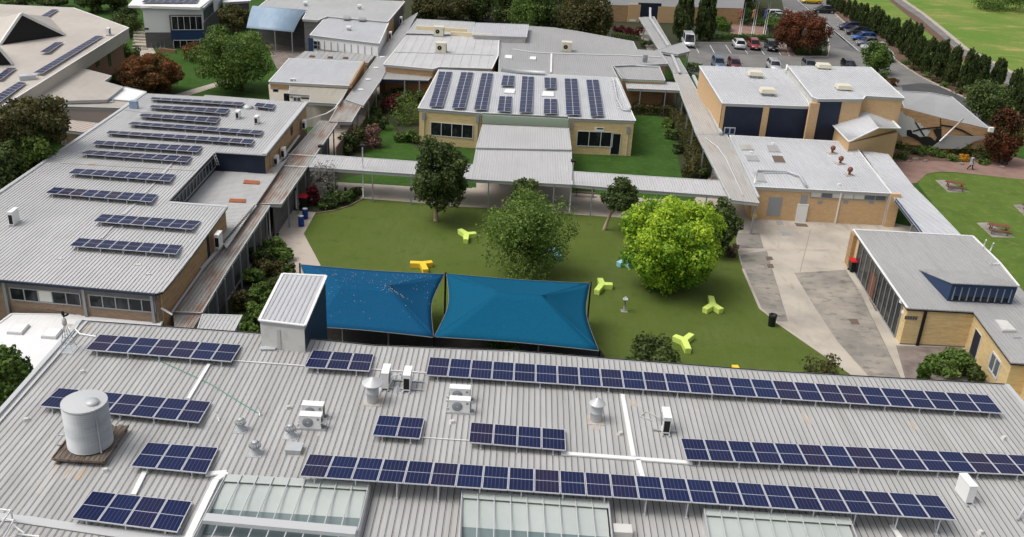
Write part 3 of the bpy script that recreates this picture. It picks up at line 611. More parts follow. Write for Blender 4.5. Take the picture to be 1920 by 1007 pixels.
# far gutter with brackets, side flashings
m = MB(); fp = fb.poly
for i in range(5): m.bar(fp[i]+Vector((0, .07, -.02)), fp[i+1]+Vector((0, .07, -.02)), .16, .1)
m.build('gutter', 'gutter', fb.o)
m = MB()
for i in range(5): m.bar(fp[i]+Vector((0, .07, .04)), fp[i+1]+Vector((0, .07, .04)), .09, .015)
m.build('gutter_lining', 'dark', fb.o)
m = MB(); a, b = fp[5], fp[6]; m.bar(a+Vector((0, 0, .05)), b+Vector((0, 0, .05)), .22, .09); m.build('edge_flashing', 'flashing', fb.o); m = MB(); a, b = fp[7], fp[0]; m.bar(a+Vector((0, 0, .05)), b+Vector((0, 0, .05)), .22, .09); m.build('edge_flashing', 'flashing', fb.o); m = MB(); m.bar(a+Vector((.35, 0, .05)), b+Vector((.35, 0, .05)), .12, .06); m.build('edge_flashing', 'flashing', fb.o)
m = MB(); W = [P(x, y, ZF+.07) for x, y in ((-60, 955), (60, 968), (170, 985), (330, 1003), (372, 1007), (360, 1026), (200, 1004), (20, 977), (-60, 972))]
m.prism(W[::-1], .03, None, 0); m.build('ridge_flashing', 'flashing', fb.o)
# rust and rain stains keep their own outline on the roof sheets
for q in (([(98, 872), (112, 873), (74, 926), (66, 925)]), ([(128, 874), (140, 875), (130, 897), (118, 896)]), ([(148, 876), (166, 878), (150, 900), (136, 899)]), ([(120, 606), (172, 611), (160, 622), (135, 618)]), ([(696, 755), (708, 756), (704, 768), (692, 767)]), ([(540, 822), (550, 823), (543, 834), (533, 833)]), ([(566, 838), (573, 839), (565, 857), (545, 856)]), ([(600, 805), (607, 805), (600, 818), (593, 817)]),
    ([(1178, 748), (1192, 749), (1195, 762), (1182, 761)]), ([(1300, 760), (1306, 760), (1312, 775), (1306, 775)]), ([(1500, 775), (1512, 776), (1524, 796), (1512, 795)]), ([(1700, 790), (1712, 791), (1724, 806), (1712, 805)]), ([(1110, 795), (1124, 796), (1125, 806), (1111, 806)]), ([(530, 640), (542, 641), (530, 655), (519, 654)])):
    W = PP(q, ZF+.006); m = MB(); m.add(W if ccw(W) else W[::-1], [(0, 1, 2, 3)]); m.build('rust_stain', 'rust_stain', fb.o)
fa = [
 ('seven panel solar row near the far left corner of the front roof', [(186.4, 626.6), (453.4, 646.6), (434, 678), (159, 655.4)], 7),
 ('seven panel solar row passing behind the galvanised tank', [(110, 726.7), (396.6, 753), (372.9, 792.5), (72.6, 761)], 7),
 ('three panel solar row just right of the water tank', [(276.5, 828.8), (410.4, 838.8), (386.6, 887.6), (244, 873.9)], 3),
 ('four panel solar row at the bottom left of the front roof', [(172.7, 920), (361.6, 940), (332.8, 997.7), (132.6, 971.5)], 4),
 ('three panel solar row between the grey tower and the conical flue', [(586.4, 656), (702, 664), (692.7, 696), (569.6, 688)], 3),
 ('long 26 panel solar row following the gutter over the playground', [(805.3, 669), (1853, 740.5), (1881.7, 775), (797.8, 703)], 26),
 ('lone pair of solar panels in the middle of the front roof', [(710.2, 778), (796.6, 783.8), (787.8, 822.6), (697.2, 815.8)], 2),
 ('four panel solar row right of the lone pair', [(882.4, 791.3), (1060, 805), (1061.4, 844.6), (877.9, 829.3)], 4),
 ('long 25 panel solar row on tall legs above the glass skylights', [(580, 850.8), (1760.3, 929), (1794, 975), (560.6, 892.6)], 25),
 ('solar row running off the right edge of the photo', [(1275.3, 821.3), (1974.6, 856), (2012, 894.5), (1287, 862)], 16)]
for k, (lb, q, n) in enumerate(fa): solar_array(lb, q, ZF, n, zn=(.85 if k == 8 else .36), zf=(.5 if k == 8 else .14))
# tank on its timber stand
tk = P(172, 843, ZF); T = thing('water_tank', 'corrugated galvanised round water tank standing on timber boards', 'water tank', (tk.x, tk.y+.0, ZF+.32), None, local=True)
m = MB(); r = .85; ht = 1.98; prof = []
n = 44
for i in range(n+1): prof.append((r+(.032 if i % 2 else -.032), ht*i/n))
m.lathe((0, 0, 0), prof, 40, smooth=False); m.build('shell', 'galv', T)
m = MB(); m.lathe((0, 0, ht), [(r+.03, -.03), (r+.03, .03), (r*.5, .09), (.001, .12)], 40, smooth=False); m.build('lid', 'flashing', T)
m = MB(); m.lathe((.38, -.15, ht+.07), [(.27, 0), (.27, .09), (.001, .1)], 24); m.build('hatch', 'flashing', T)
m = MB(); m.tube([(r*.78, -r*.66, ht), (r*.8, -r*.7, .2), (r*.8, -r*.7, 0)], .035, 8); m.build('overflow_pipe', 'galv', T)
S = thing('tank_stand', 'weathered timber platform under the round water tank', 'platform', (tk.x-.04, tk.y+.15, ZF), None, local=True)
for i in range(10): 
    m = MB(); m.box((-.9+i*.2, .05*random.uniform(-1, 1), .26), (.18, 2.5+random.uniform(-.1, .1), .05)); m.build('board', 'timber_grey', S)
for s in (-1, 0, 1): 
    m = MB(); m.box((0, s*1.1, .165), (2.05, .14, .14)); m.build('bearer', 'timber_grey', S)
    m = MB(); m.box((s*.85, 0, .05), (.12, 2.5, .09)); m.build('joist', 'timber_grey', S)
m = MB(); m.bar((-1.0, -1.29, .28), (1.0, -1.29, .28), .05, .09); m.bar((-1.04, -1.27, .28), (-1.04, 1.27, .28), .05, .09); m.bar((1.04, -1.27, .28), (1.04, 1.27, .28), .05, .09); m.build('edge_board', 'timber_grey', S)
pipe('short grey pipe loop left of the tank stand', [(116, 836, ZF), (106, 834, ZF+.5), (108, 816, ZF+.5), (125, 816, ZF+.6)], ZF, .035, 'galv')
# flues, ventilators, boxes
flue('conical cowled flue beside the twin outdoor units', 699, 753, ZF, .27, .95, .48)
flue('dome capped flue between the 26 panel row and the right trays', 1117, 788, ZF, .27, .85, .36)
whirly('spinning vent furthest from the camera on the front roof', 452, 806, ZF, .19)
whirly('spinning vent between the three panel row and the flat box', 479, 850, ZF, .2)
whirly('spinning vent just left of the stacked outdoor units', 545, 818, ZF, .19)
box_thing('roof_box', 'flat grey metal box on the front roof above the long row', 'roof box', 552, 846, ZF, (.62, .55, .22), 'galv', group='small roof boxes', cap=1)
for px, py, lb in ((50, 789, 'small white angled box at the left edge of the front roof'), (155, 699, 'small pinkish white box below the first solar row'), (1881, 823, 'small white box near the right roof edge'), (541, 766, 'small vent block left of the stacked units'), (1163, 815, 'tiny white block right of the dome flue'), (848, 793, 'tiny white block under the double outdoor unit'), (1838, 1000, 'tiny white block at the bottom right'), (198, 884, 'tiny white block below the tank stand')):
    box_thing('roof_block', lb, 'roof fitting', px, py, ZF, (.24, .2, .14), 'white_dirty', .5, 'small fittings on the front roof', top=.7)
a1 = ac('upper of two stacked white outdoor units facing the camera left of centre', 588, 783, ZF, 'near', w_=.92, h=.62, d=.36, zoff=.1)
a1b = ac('lower front white outdoor unit of the left pair', 584, 803, ZF, 'near', w_=.92, h=.62, d=.36, zoff=.1)
ac_dup(a1, 'back white outdoor unit tucked against the 26 panel row', 862, 751, ZF); ac_dup(a1b, 'front white outdoor unit just below the 26 panel row', 862, 773, ZF)
a2 = ac('left of the twin sideways white outdoor units sharing rails', 724, 723, ZF, 'right', .86, .8, .33, zoff=.1)
ac_dup(a2, 'right of the twin sideways white outdoor units with dark grille', 764, 727, ZF, 'left')
ac_dup(a2, 'lone sideways outdoor unit on a frame right of the dome flue', 1246, 806, ZF, 'left'); ac_dup(a2, 'sideways outdoor unit at the lower right of the front roof', 1806, 934, ZF, 'right', .12)
pipe('white refrigerant hose looping between the twin units', [(730, 722, ZF+.1), (738, 705, ZF+.5), (750, 700, ZF+.5), (757, 712, ZF+.1)], ZF, .03, 'white_paint', group='refrigerant hoses')
pipe('white hose loop left of the lone sideways unit', [(1238, 785, ZF+.2), (1225, 777, ZF), (1210, 771, ZF), (1201, 781, ZF), (1222, 788, ZF)], ZF, .02, 'white_dirty', group='refrigerant hoses')
pipe('white hose trailing right of the lower right unit', [(1815, 932, ZF+.1), (1830, 930, ZF), (1840, 940, ZF)], ZF, .03, 'white_paint', group='refrigerant hoses')
pipe('white hose behind the lower front left unit', [(598, 795, ZF+.3), (612, 790, ZF+.3), (614, 798, ZF)], ZF, .05, 'white_paint', group='refrigerant hoses')
for pts, lb in (([(712, 711), (795, 716)], 'rear support rail under the twin outdoor units'), ([(715, 726), (793, 731)], 'front support rail under the twin outdoor units'), ([(1224, 806), (1268, 809)], 'support rail under the lone sideways unit')):
    pipe(lb, pts, ZF, .04, 'galv', 'support_rail', 'rail', 'unit support rails')
box_thing('junction_box', 'dark folded bracket between the twin outdoor units', 'bracket', 745, 733, ZF, (.3, .3, .25), 'galv', .7, top=.2)
conduit('pale cable tray climbing left of the tank to the first solar row', [(392, 683), (353, 748)], ZF); conduit('pale cable tray between the three and four panel rows', [(272, 884), (250, 928)], ZF, .2)
conduit('pale cable tray right of the three panel row dropping off the picture', [(386, 889), (425, 886), (405, 900), (352, 1010)], ZF, .26); conduit('pale cable tray crossing the ribs below the 26 panel row', [(1167, 740), (1188, 856)], ZF, .2)
conduit('pale cable tray joining the four panel row to the right hand row', [(1052, 850), (1298, 868)], ZF, .22); conduit('short pale tray dropping to the long lower row', [(1196, 862), (1206, 898)], ZF, .2); conduit('pale tray at the foot of the long lower row', [(1672, 985), (1692, 1015)], ZF, .2)
conduit('thin white conduit between the first and fifth solar rows', [(437, 676), (572, 686)], ZF, .05, .04); conduit('thin white conduit behind the twin units', [(694, 692), (800, 699)], ZF, .05, .04); conduit('thin white conduit right of the lone pair', [(789, 820), (880, 826)], ZF, .04, .03)
pipe('faint green hose lying diagonally across the ribs', [(280, 668), (330, 690), (395, 720), (440, 748), (490, 778)], ZF, .018, 'green_hose', 'hose', 'hose')
pipe('thin leaning vent pipe beside the second solar row', [(411, 790, ZF), (405, 772, ZF+.3)], ZF, .02, 'white_paint'); pipe('short white vent pipe above the far spinning vent', [(487, 779, ZF), (485, 764, ZF+.3)], ZF, .03, 'white_paint')
pipe('curved white pipe at the far left roof corner', [(146, 610, ZF), (141, 617, ZF), (150, 626, ZF), (180, 631, ZF)], ZF, .04, 'white_paint')
# aerial mast
p = P(129, 656, ZF); A_ = thing('tv_aerial', 'small lattice aerial mast with a black head at the roof corner', 'aerial', (p.x, p.y, ZF), None, local=True)
m = MB()
for s, t in ((-1, -1), (1, -1), (1, 1), (-1, 1)): m.tube([(s*.28, t*.28, 0), (s*.05, t*.05, 1.3)], .018, 5)
for k in range(4): z = .2+k*.28; q = .28-(.23*z/1.3); m.tube([(-q, -q, z), (q, -q, z), (q, q, z), (-q, q, z), (-q, -q, z)], .012, 4)
m.box((0, 0, .02), (.8, .8, .04)); m.build('mast', 'galv', A_)
m = MB(); m.lathe((0, 0, 1.3), [(.04, 0), (.11, .1), (.11, .36), (.04, .42)], 12); m.build('drum', 'white_dirty', A_)
m = MB(); m.lathe((0, 0, 1.95), [(.02, -.13), (.07, -.05), (.08, .08), (.02, .16)], 10); m.tube([(0, 0, 1.8), (.25, 0, 1.95)], .05, 6); m.tube([(-.75, 0, 2.15), (.6, 0, 1.95)], .012, 4); m.build('head', 'rubber', A_)
pipe('bare ladder rail lying beside the aerial', [(140, 620, ZF), (118, 650, ZF), (108, 668, ZF)], ZF, .03, 'galv')
# ladder frame at bottom left
LD = thing('access_frame', 'white tubular roof access frame at the bottom left corner', 'ladder', P(10, 985, ZF), None)
m = MB(); z1 = ZF+.9
for pts in ([(-30, 951, z1), (20, 957, z1), (-10, 1000, z1)], [(20, 957, z1), (24, 975, ZF)], [(-30, 967, ZF+.5), (26, 975, ZF+.5), (5, 1012, ZF+.5)], [(26, 985, ZF+.1), (46, 1000, ZF+.1)], [(30, 1001, ZF+.1), (74, 1006, ZF+.1)]):
    m.tube([P(*q) for q in pts], .035, 6)
m.build('rail', 'white_paint', LD)
# glass roof lights
def glass_roof(label, tl, tr, bl, br, nb):
    zt, zb = ZF+.35, ZF+.1; TL, TR, BR, BL = P(tl[0], tl[1], ZF+.5), P(tr[0], tr[1], ZF+.5), P(br[0], br[1], ZF+.5), P(bl[0], bl[1], ZF+.5)
    c = (TL+TR+BR+BL)/4; o = thing('glass_skylight', label, 'skylight', (c.x, c.y, ZF), 'glazed roof lights'); bi = lambda u, v: (TL.lerp(TR, u)).lerp(BL.lerp(BR, u), v)
    Z = lambda p, z: Vector((p.x, p.y, z))
    # curved translucent vault inside
    m = MB(); K = 14; L = .0; rows = []
    prof = [(-.06, -.08), (.04, -.06), (.16, -.05), (.28, -.06), (.4, -.09), (.52, -.14), (.62, -.20), (.72, -.27), (.8, -.32), (.9, -.36)]
    for nm_, mt_, pr in (('vault', 'glass_vault', prof[:6]), ('vault_lower', 'glass_teal', prof[5:])):
        m = MB(); rows = []
        for u in (.012, .988):
            for v, z in pr: p = bi(u, v*.66+.06); rows.append(Z(p, ZF+.44+z))
        n = len(pr); m.add(rows, [(i, i+1, n+i+1, n+i) for i in range(n-1)], 0, True); m.build(nm_, mt_, o)
    m = MB(); a = [Z(bi(u, v), ZF+.045) for u, v in ((.01, .01), (.99, .01), (.99, .99), (.01, .99))]; m.add(a, [(3, 2, 1, 0)]); m.build('base_sheet', 'roof_mid', o)
    m = MB(); a = [Z(bi(u, v), ZF+.03) for u, v in ((.03, .70), (.97, .70), (.97, .97), (.03, .97))]; a = [v+Vector((0, 0, .04)) for v in a]; m.add(a, [(3, 2, 1, 0)]); m.build('lower_glass', 'glass_vault', o)
    m = MB()
    for i in range(nb+1): u = i/nb; m.bar(Z(bi(u, 0), ZF+.5), Z(bi(u, 1), ZF+.5), .035, .05)
    m.build('glazing_bar', 'flashing', o)
    m = MB()
    for a, b in ((bi(0, 0), bi(1, 0)), (bi(0, 1), bi(1, 1))): m.hexa([Z(a, ZF), Z(b, ZF), Z(b, ZF)+Vector((0, .06, 0)), Z(a, ZF)+Vector((0, .06, 0))], [Z(a, ZF+.46), Z(b, ZF+.46), Z(b, ZF+.46)+Vector((0, .06, 0)), Z(a, ZF+.46)+Vector((0, .06, 0))])
    for a, b in ((bi(0, 0), bi(0, 1)), (bi(1, 0), bi(1, 1))): m.hexa([Z(a, ZF), Z(a, ZF)+Vector((.06, 0, 0)), Z(b, ZF)+Vector((.06, 0, 0)), Z(b, ZF)], [Z(a, ZF+.46), Z(a, ZF+.46)+Vector((.06, 0, 0)), Z(b, ZF+.46)+Vector((.06, 0, 0)), Z(b, ZF+.46)])
    m.build('kerb', 'flashing', o)
    m = MB(); a, b = bi(0, .03), bi(1, .03); m.add([Z(bi(0, 0), ZF+.47), Z(bi(1, 0), ZF+.47), Z(bi(1, .09), ZF+.47), Z(bi(0, .09), ZF+.47)], [(3, 2, 1, 0)]); m.build('hood', 'glass_vault', o)
    return o, bi
g1, bi1 = glass_roof('left glazed roof light with a white beam across its foot', (424, 889), (692, 905), (345, 1040), (655, 1062), 9)
m = MB(); a, b = P(384, 972, ZF+.62), P(668, 998, ZF+.62); m.bar(a, b, .42, .16); m.build('beam', 'flashing', g1)
glass_roof('middle glazed roof light at the bottom of the photo', (866, 919), (1140, 939), (858, 1080), (1158, 1100), 9); glass_roof('right glazed roof light cut by the bottom of the photo', (1320, 953), (1592, 970), (1345, 1100), (1655, 1130), 9)
bx = box_thing('roof_box', 'white box unit between the middle and right roof lights', 'roof box', 1166, 1004, ZF, (.7, .5, .35), 'white_dirty', group='small roof boxes'); pipe('galvanised strut at the right edge of the photo', [(1908, 975, ZF), (1925, 945, ZF+.4)], ZF, .05, 'galv')

# ================= GREY TOWER + SHADE SAILS =================
tw = building('lift_tower', 'tall narrow grey box tower with navy side beside the blue sails', 'tower', [(530, 514), (611.5, 518), (571.5, 611), (486, 601)], 11.1, wall='navy_tower', mt='roof_light', over=.04, spacing=.25, rimm='flashing_white', zb=0)
W4 = tw.w; tN, nN = facing(W4[2], W4[3])
m = MB(); L = (W4[3]-W4[2]).length; wrect(m, W4[2], W4[3], 0, L, 9.2, 10.85, .03, .06); m.build('front_cladding', 'white_dirty', tw.o)
m = MB(); wrect(m, W4[2], W4[3], L*.55, L*.55+.16, 9.3, 10.7, .07, .06); m.build('downpipe', 'gutter', tw.o)
conduit('grey cable tray from the tower down onto the roof', [(524, 634), (517, 653), (489, 653)], ZF, .3, .08, 'galv')
def sail(label, c4, ridge, mt1, mt2, zc=(3.3, 3.3, 3.3, 3.3), zr=5.0, sag=.07, litter=False):
    FL, FR, NR, NL = [P(p[0], p[1], z) for p, z in zip(c4, zc)]; RL, RR = [P(p[0], p[1], zr) for p in ridge]
    c = (FL+FR+NR+NL)/4; o = thing('shade_sail', label, 'shade sail', (c.x, c.y, 0), 'blue shade sails')
    K, J = 14, 8
    def face(a, b, ra, rb, mt):
        m = MB(); vs = []
        mid = c.copy()
        for i in range(K+1):
            u = i/K; e = a.lerp(b, u); inn = (mid-e); inn.z = 0; inn.normalize(); e = e+inn*(4*u*(1-u))*(.018 if abs(b.x-a.x) > abs(b.y-a.y) else .055)*(b-a).length; e.z += .0
            rr = ra.lerp(rb, u)
            for j in range(J+1):
                v = j/J; p = e.lerp(rr, v); p.z -= .13*math.sin(math.pi*v)*(.4+.6*math.sin(math.pi*u)); vs.append(p)
        m.add(vs, [(i*(J+1)+j, (i+1)*(J+1)+j, (i+1)*(J+1)+j+1, i*(J+1)+j+1) for i in range(K) for j in range(J)], 0, True)
        ob = m.build('fabric', mt, o); sm = ob.modifiers.new('t', 'SOLIDIFY'); sm.thickness = .01
        rp = [vs[i*(J+1)] for i in range(K+1)]; m = MB(); m.tube(rp, .025, 5); m.build('hem_cable', 'stain_dark', o)
    face(FL, FR, RL, RR, mt2); face(NR, NL, RR, RL, mt1); face(FR, NR, RR, RR, mt1); face(NL, FL, RL, RL, mt2)
    for p, z in ((FL, zc[0]), (FR, zc[1]), (NR, zc[2]), (NL, zc[3])):
        out = (p-c); out.z = 0; out.normalize(); q = p+out*.06; m = MB(); m.tube([(q.x, q.y, 0), (q.x, q.y, z+.08)], .06, 8); m.build('post', 'dark', o)
    m = MB(); 
    for q in (RL, RR): m.tube([(q.x, q.y, 0), (q.x, q.y, zr-.05)], .06, 8)
    m.tube([(RL.x, RL.y, zr-.12), (RR.x, RR.y, zr-.12)], .05, 6); m.build('ridge_frame', 'frame_grey', o)
    if litter:
        g = np.random.default_rng(3); k = 190; t = g.random(k); near = g.random(k) < .3; cx_ = np.where(near, RR.x+g.normal(0, .5, k)+.3, FL.x+(FR.x-FL.x)*(.15+.8*g.random(k))); cy_ = np.where(near, RR.y-np.abs(g.normal(0, .25, k)), NR.y+(FR.y-NR.y)*(.12+.8*g.random(k)))
        zz = []
        dg = bpy.context.evaluated_depsgraph_get()
        from mathutils.bvhtree import BVHTree
        tr = []
        for ch in o.children:
            if ch.name.startswith('fabric'): tr.append(BVHTree.FromPolygons([v.co+Vector(ch.location)+Vector(o.location) for v in ch.data.vertices], [tuple(q.vertices) for q in ch.data.polygons]))
        m = MB()
        for x, y in zip(cx_, cy_):
            for b_ in tr:
                hit = b_.ray_cast(Vector((x, y, 12)), Vector((0, 0, -1)))
                if hit[0] is not None: s_ = g.uniform(.02, .042); a_ = g.uniform(0, 3); h_ = hit[0].z+.025; dx, dy = s_*math.cos(a_), s_*math.sin(a_); m.add([(x-dx, y-dy, h_), (x+dy*.6, y-dx*.6, h_), (x+dx, y+dy, h_+.01), (x-dy*.6, y+dx*.6, h_)], [(0, 1, 2, 3)]); break
        lt_ = m.build('leaf_litter', 'litter', o); lt_['kind'] = 'stuff'
sail('left blue shade sail sprinkled with fallen leaves behind the grey tower', [(563, 496), (834, 514), (813, 633), (575, 612)], [(640, 530), (728, 536)], 'sail_blue', 'sail_blue', litter=True)
sail('right teal blue shade sail with clean fabric over the turf', [(837, 513), (1107, 531), (1123, 658), (814, 632)], [(934, 546), (1016, 554)], 'sail_teal', 'sail_teal')
# ================= LEFT CLASSROOM BLOCK =================
ZL = 5.2
lb_px = [(273, 175), (380, 181), (385, 178), (578, 193), (500, 291), (403, 285), (316, 378), (428, 386), (343, 502), (306, 546), (291.5, 550), (-210, 505)]
LB = building('classroom_block', 'long classroom block on the left with eleven solar rows on its grey roof', 'building', lb_px, ZL, wall='brick_brown', mt='roof_grey', over=.22, fascia='navy', fd=.12, spacing=.262, hgt=.045, rimm=None)
m = MB(); a, b = LB.poly[0], LB.poly[11]; m.bar(a+Vector((0, 0, .05)), b+Vector((0, 0, .05)), .3, .12); m.build('parapet_capping', 'flashing', LB.o)
m = MB(); L3, L4 = LB.poly[3], LB.poly[4]; m.bar(L3+Vector((-.2, 0, .08)), L4+Vector((-.2, 0, .08)), .4, .1); m.build('side_flashing', 'flashing', LB.o)
m = MB(); m.bar(P(113, 305, ZL+.04), P(365, 319, ZL+.04), .25, .03); m.build('step_flashing', 'roof_patchy', LB.o)
W = LB.w
# clerestory facing the courtyard, navy wall, brick end
def lw(i): return W[i], W[(i+1) % len(W)]
A, B = lw(5); f = MB(); L = (B-A).length; t_, n_ = facing(A, B)
m = MB(); wrect(m, A, B, 0, L, 3.4, 5.0, .03, .06, n=Vector((1, 0, 0))); m.build('clerestory_wall', 'navy', LB.o)
fo = MB()
for i in range(15): u = L*(i+.1)/14.3; wrect(fo, A, B, u-.04, u+.04, 3.75, 4.75, .12, .1, n=Vector((1, 0, 0)))
wrect(fo, A, B, 0, L, 3.68, 3.78, .13, .1, n=Vector((1, 0, 0))); wrect(fo, A, B, 0, L, 4.7, 4.78, .13, .1, n=Vector((1, 0, 0))); fo = fo.build('window', 'frame_grey', LB.o)
m = MB(); wrect(m, A, B, .1, L-.1, 3.78, 4.7, .06, .03, n=Vector((1, 0, 0))); m.build('pane', 'glass_dark', fo)
A, B = lw(4); m = MB(); wrect(m, A, B, 0, (B-A).length, 3.2, 5.05, .03, .06); m.build('upper_wall', 'navy', LB.o)
A, B = lw(3); m = MB(); wrect(m, A, B, -.02, (B-A).length+.02, 3.0, 5.05, .03, .06, n=Vector((1, 0, 0))); m.build('side_wall', 'brick_tan', LB.o)
for pt in ((505, 283, 525, 313), (545, 240, 549, 250)): panel(LB.o, A+Vector((.05, 0, 0)), B+Vector((.05, 0, 0)), *pt, 'brick_tan' if pt[0] == 505 else 'navy', 'door', .04)
for i in (7, 8):
    A, B = lw(i); m = MB(); wrect(m, A, B, -.02, (B-A).length+.02, .0, 5.05, .03, .06, n=Vector((1, 0, 0)) if i == 7 else None); m.build('side_wall', 'brick_tan', LB.o)
A, B = lw(7); m = MB(); L = (B-A).length; wrect(m, A, B, L*.42, L*.42+.5, 2.4, 4.9, .07, .06, n=Vector((1, 0, 0))); m.build('window_panel', 'navy', LB.o)
# front wall: strip windows under the eave, wide posts
A, B = lw(10); A, B = B, A
win(LB.o, A, B, 18, 537, 150, 552, 5, 'frame_grey', name='window', zr=(3.75, 4.55), out=.05, blinds=(2,)); win(LB.o, A, B, 166, 545, 290, 562, 5, 'frame_grey', name='window', zr=(3.75, 4.55), out=.05)
for px in (11, 157, 284):
    u, z = wallhit(A, B, px, 545); m = MB(); wrect(m, A, B, u-.09, u+.09, 0, 5.0, .16, .15); m.build('wall_post', 'post_grey', LB.o)
m = MB(); wrect(m, A, B, 0, (B-A).length, 4.62, 5.02, .1, .1); m.build('eave_lining', 'grey_wall', LB.o)
m = MB(); a, b = LB.poly[10], LB.poly[11]; m.bar(a+Vector((0, -.08, -.08)), b+Vector((0, -.08, -.08)), .14, .13); m.build('gutter', 'navy', LB.o)
pipe('white downpipe running from the classroom corner to the small brown roof', [(291, 556, 4.6), (292, 572, 4.0), (310, 582, 3.7), (323, 590, 3.4)], 3.4, .07, 'white_paint', group='white downpipes')
box_thing('meter_box', 'small white box on the brick corner above the brown roof', 'meter box', 309, 565, 3.9, (.28, .22, .3), 'white_paint')
# recessed lower roof
lr = thing('lower_roof', 'patchy lower tin roof sunk into the notch of the left block', 'roof', P(420, 340, 3.35))
roofsheet(lr, PP([(400, 306), (503, 318), (538, 298), (425, 465), (400, 440), (290, 400)], 3.35), 'roof_patchpale', ang=2, spacing=.3, fascia=None)
m = MB(); m.bar(P(315, 379, ZL+.03), P(428, 387, ZL+.03), .3, .04); m.build('edge_flashing', 'flashing', LB.o)
for q, lb in (([(458, 337), (487, 339), (486, 345), (456, 343)], 'rusty tray left at the top of the notch roof'), ([(431, 372), (461, 373), (460, 379), (429, 378)], 'rusty tray left lower on the notch roof')):
    w_ = PP(q, 3.45); m = MB(); m.prism(w_[::-1], .09, None, 0); tag(m.build('rusty_tray', 'rust'), lb, 'metal tray', 'rusty trays')
ld = MB(); 
for s in (0, 1): ld.bar(P(399+s*4, 286, ZL+.5), P(409+s*4, 316, 3.4), .05, .05)
for k in range(6): a = P(399, 286, ZL+.5).lerp(P(409, 316, 3.4), k/6+.05); b = P(403, 286, ZL+.5).lerp(P(413, 316, 3.4), k/6+.05); ld.bar(a, b, .03, .03)
tag(ld.build('ladder', 'white_paint'), 'white metal ladder leaning at the corner of the notch', 'ladder')
la = [
 ('eight panel solar row nearest the eave of the left block', [(147.6, 446), (342.8, 459.7), (330.3, 476), (128.9, 460.5)], 8),
 ('second solar row from the eave of the left block', [(191.4, 401), (377.4, 414), (360.4, 429.7), (174, 414.7)], 8),
 ('nine panel solar row reaching furthest left, beside the trees', [(101.4, 350.8), (297.3, 364.6), (284, 378.4), (83.8, 361.4)], 9),
 ('nine panel solar row ending beside the clerestory windows', [(141.4, 315.8), (330.3, 327), (317.8, 339.6), (126.4, 324.6)], 9),
 ('nine panel solar row just above the roof step', [(165.2, 281.5), (361.6, 293.3), (350.4, 303.3), (147.6, 287.8)], 9),
 ('ten panel solar row under the widest row of the left block', [(180.2, 263.3), (380.9, 274), (370.4, 284.5), (172.7, 269.5)], 10),
 ('widest thirteen panel solar row of the left block', [(205, 244.7), (478, 261.5), (471.7, 269.5), (197.7, 249)], 13),
 ('twelve panel solar row just beyond the widest row', [(247.7, 228), (495, 245), (487.5, 251.5), (239, 232.7)], 12),
 ('seven panel solar row left of the white roof units', [(265.3, 212.7), (414, 220.2), (405.4, 229.7), (260.3, 217.7)], 7),
 ('seven panel solar row second from the far edge of the left block', [(284, 197), (431.7, 204), (423, 212.7), (279, 201)], 7),
 ('nine panel solar row along the far edge of the left block', [(284, 182), (459, 192), (453, 197), (282, 185.5)], 9),
 ('short two panel row at the far right corner of the left block', [(481, 192.5), (517.5, 196), (511, 203), (475, 199)], 2)]
for lb, q, n in la: solar_array(lb, q, ZL, n, zn=.42, zf=.12)
for pts, lb in (([(325, 304), (306, 325)], 'upper'), ([(291, 342), (271, 362)], 'second'), ([(256, 380), (232, 402)], 'third'), ([(211, 424), (190, 447)], 'lowest')):
    conduit(f'{lb} sloping silver cable tray between solar rows of the left block', pts, ZL, .18, .05, 'flashing')
conduit('dark conduit crossing behind the blue topped box', [(232, 206), (262, 210), (300, 212)], ZL, .06, .05, 'gutter')
ac('white outdoor unit alone at the left edge of the classroom roof', 28, 420, ZL, 'left', .95, 1.0, .34); ac('white outdoor unit on brick wall top above the long walkway', 411, 463, 3.6, 'left', .9, 1.05, .34)
ac('upper white outdoor unit beside the navy wall', 532, 295, 3.3, 'left', .8, .85, .33); ac('lower white outdoor unit beside the navy wall', 519, 308, 3.3, 'left', .8, .7, .33)
ac('white outdoor unit where the walkways meet by the brick parapet', 571, 241, 3.3, 'left', .8, .8, .33); ac('small white unit near the far end of the left block roof', 447, 222, ZL, 'left', .8, .7, .33); ac('small white unit behind the lower end solar pair', 482, 232, ZL, 'left', .7, .7, .33)
box_thing('roof_cowl', 'box cowl with a blue face on the far left roof edge', 'roof vent', 252, 203, ZL, (.75, .5, .75), 'canopy_blue', cap=1)
p = P(465, 203, ZL); m = MB(); m.lathe((0, 0, 0), [(.5, 0), (.55, .12), (.35, .3), (.001, .36)], 16); o = m.build('roof_dome', 'galv', None, (0, 0, 0)); o.location = p; tag(o, 'low grey dome vent at the far edge of the left block', 'roof vent')
for px, py, lb in ((112, 486, 'small bracket low on the left block roof'), (260, 497, 'small roof bracket below the nearest solar row'), (278, 515, 'small white tab near the eave'), (180, 281, 'small white bracket above the trees')): box_thing('roof_block', lb, 'roof fitting', px, py, ZL, (.3, .16, .07), 'white_dirty', .2, 'small fittings on the left block roof')

# white flat roof building between the front and left blocks
WR = building('white_roof_annex', 'low annex with a bright white flat roof behind the front block', 'building', [(22, 589), (309, 593), (296, 618), (140, 800), (-180, 790), (-60, 650)], 2.95, wall='brick_brown', mt='roof_white', spacing=None, over=.15, rimm='flashing_white')
skylight('left raised white skylight on the white roof', [(25, 608), (56, 608), (41, 625), (12, 623)], 2.95, 'white_paint', .15); skylight('right raised white skylight on the white roof', [(90, 614.6), (119, 616), (105, 633), (76, 631)], 2.95, 'white_paint', .15)
panel(WR.o, WR.w[1], WR.w[2], 303, 602, 311, 612, 'brick_tan', 'brick_panel', .03)

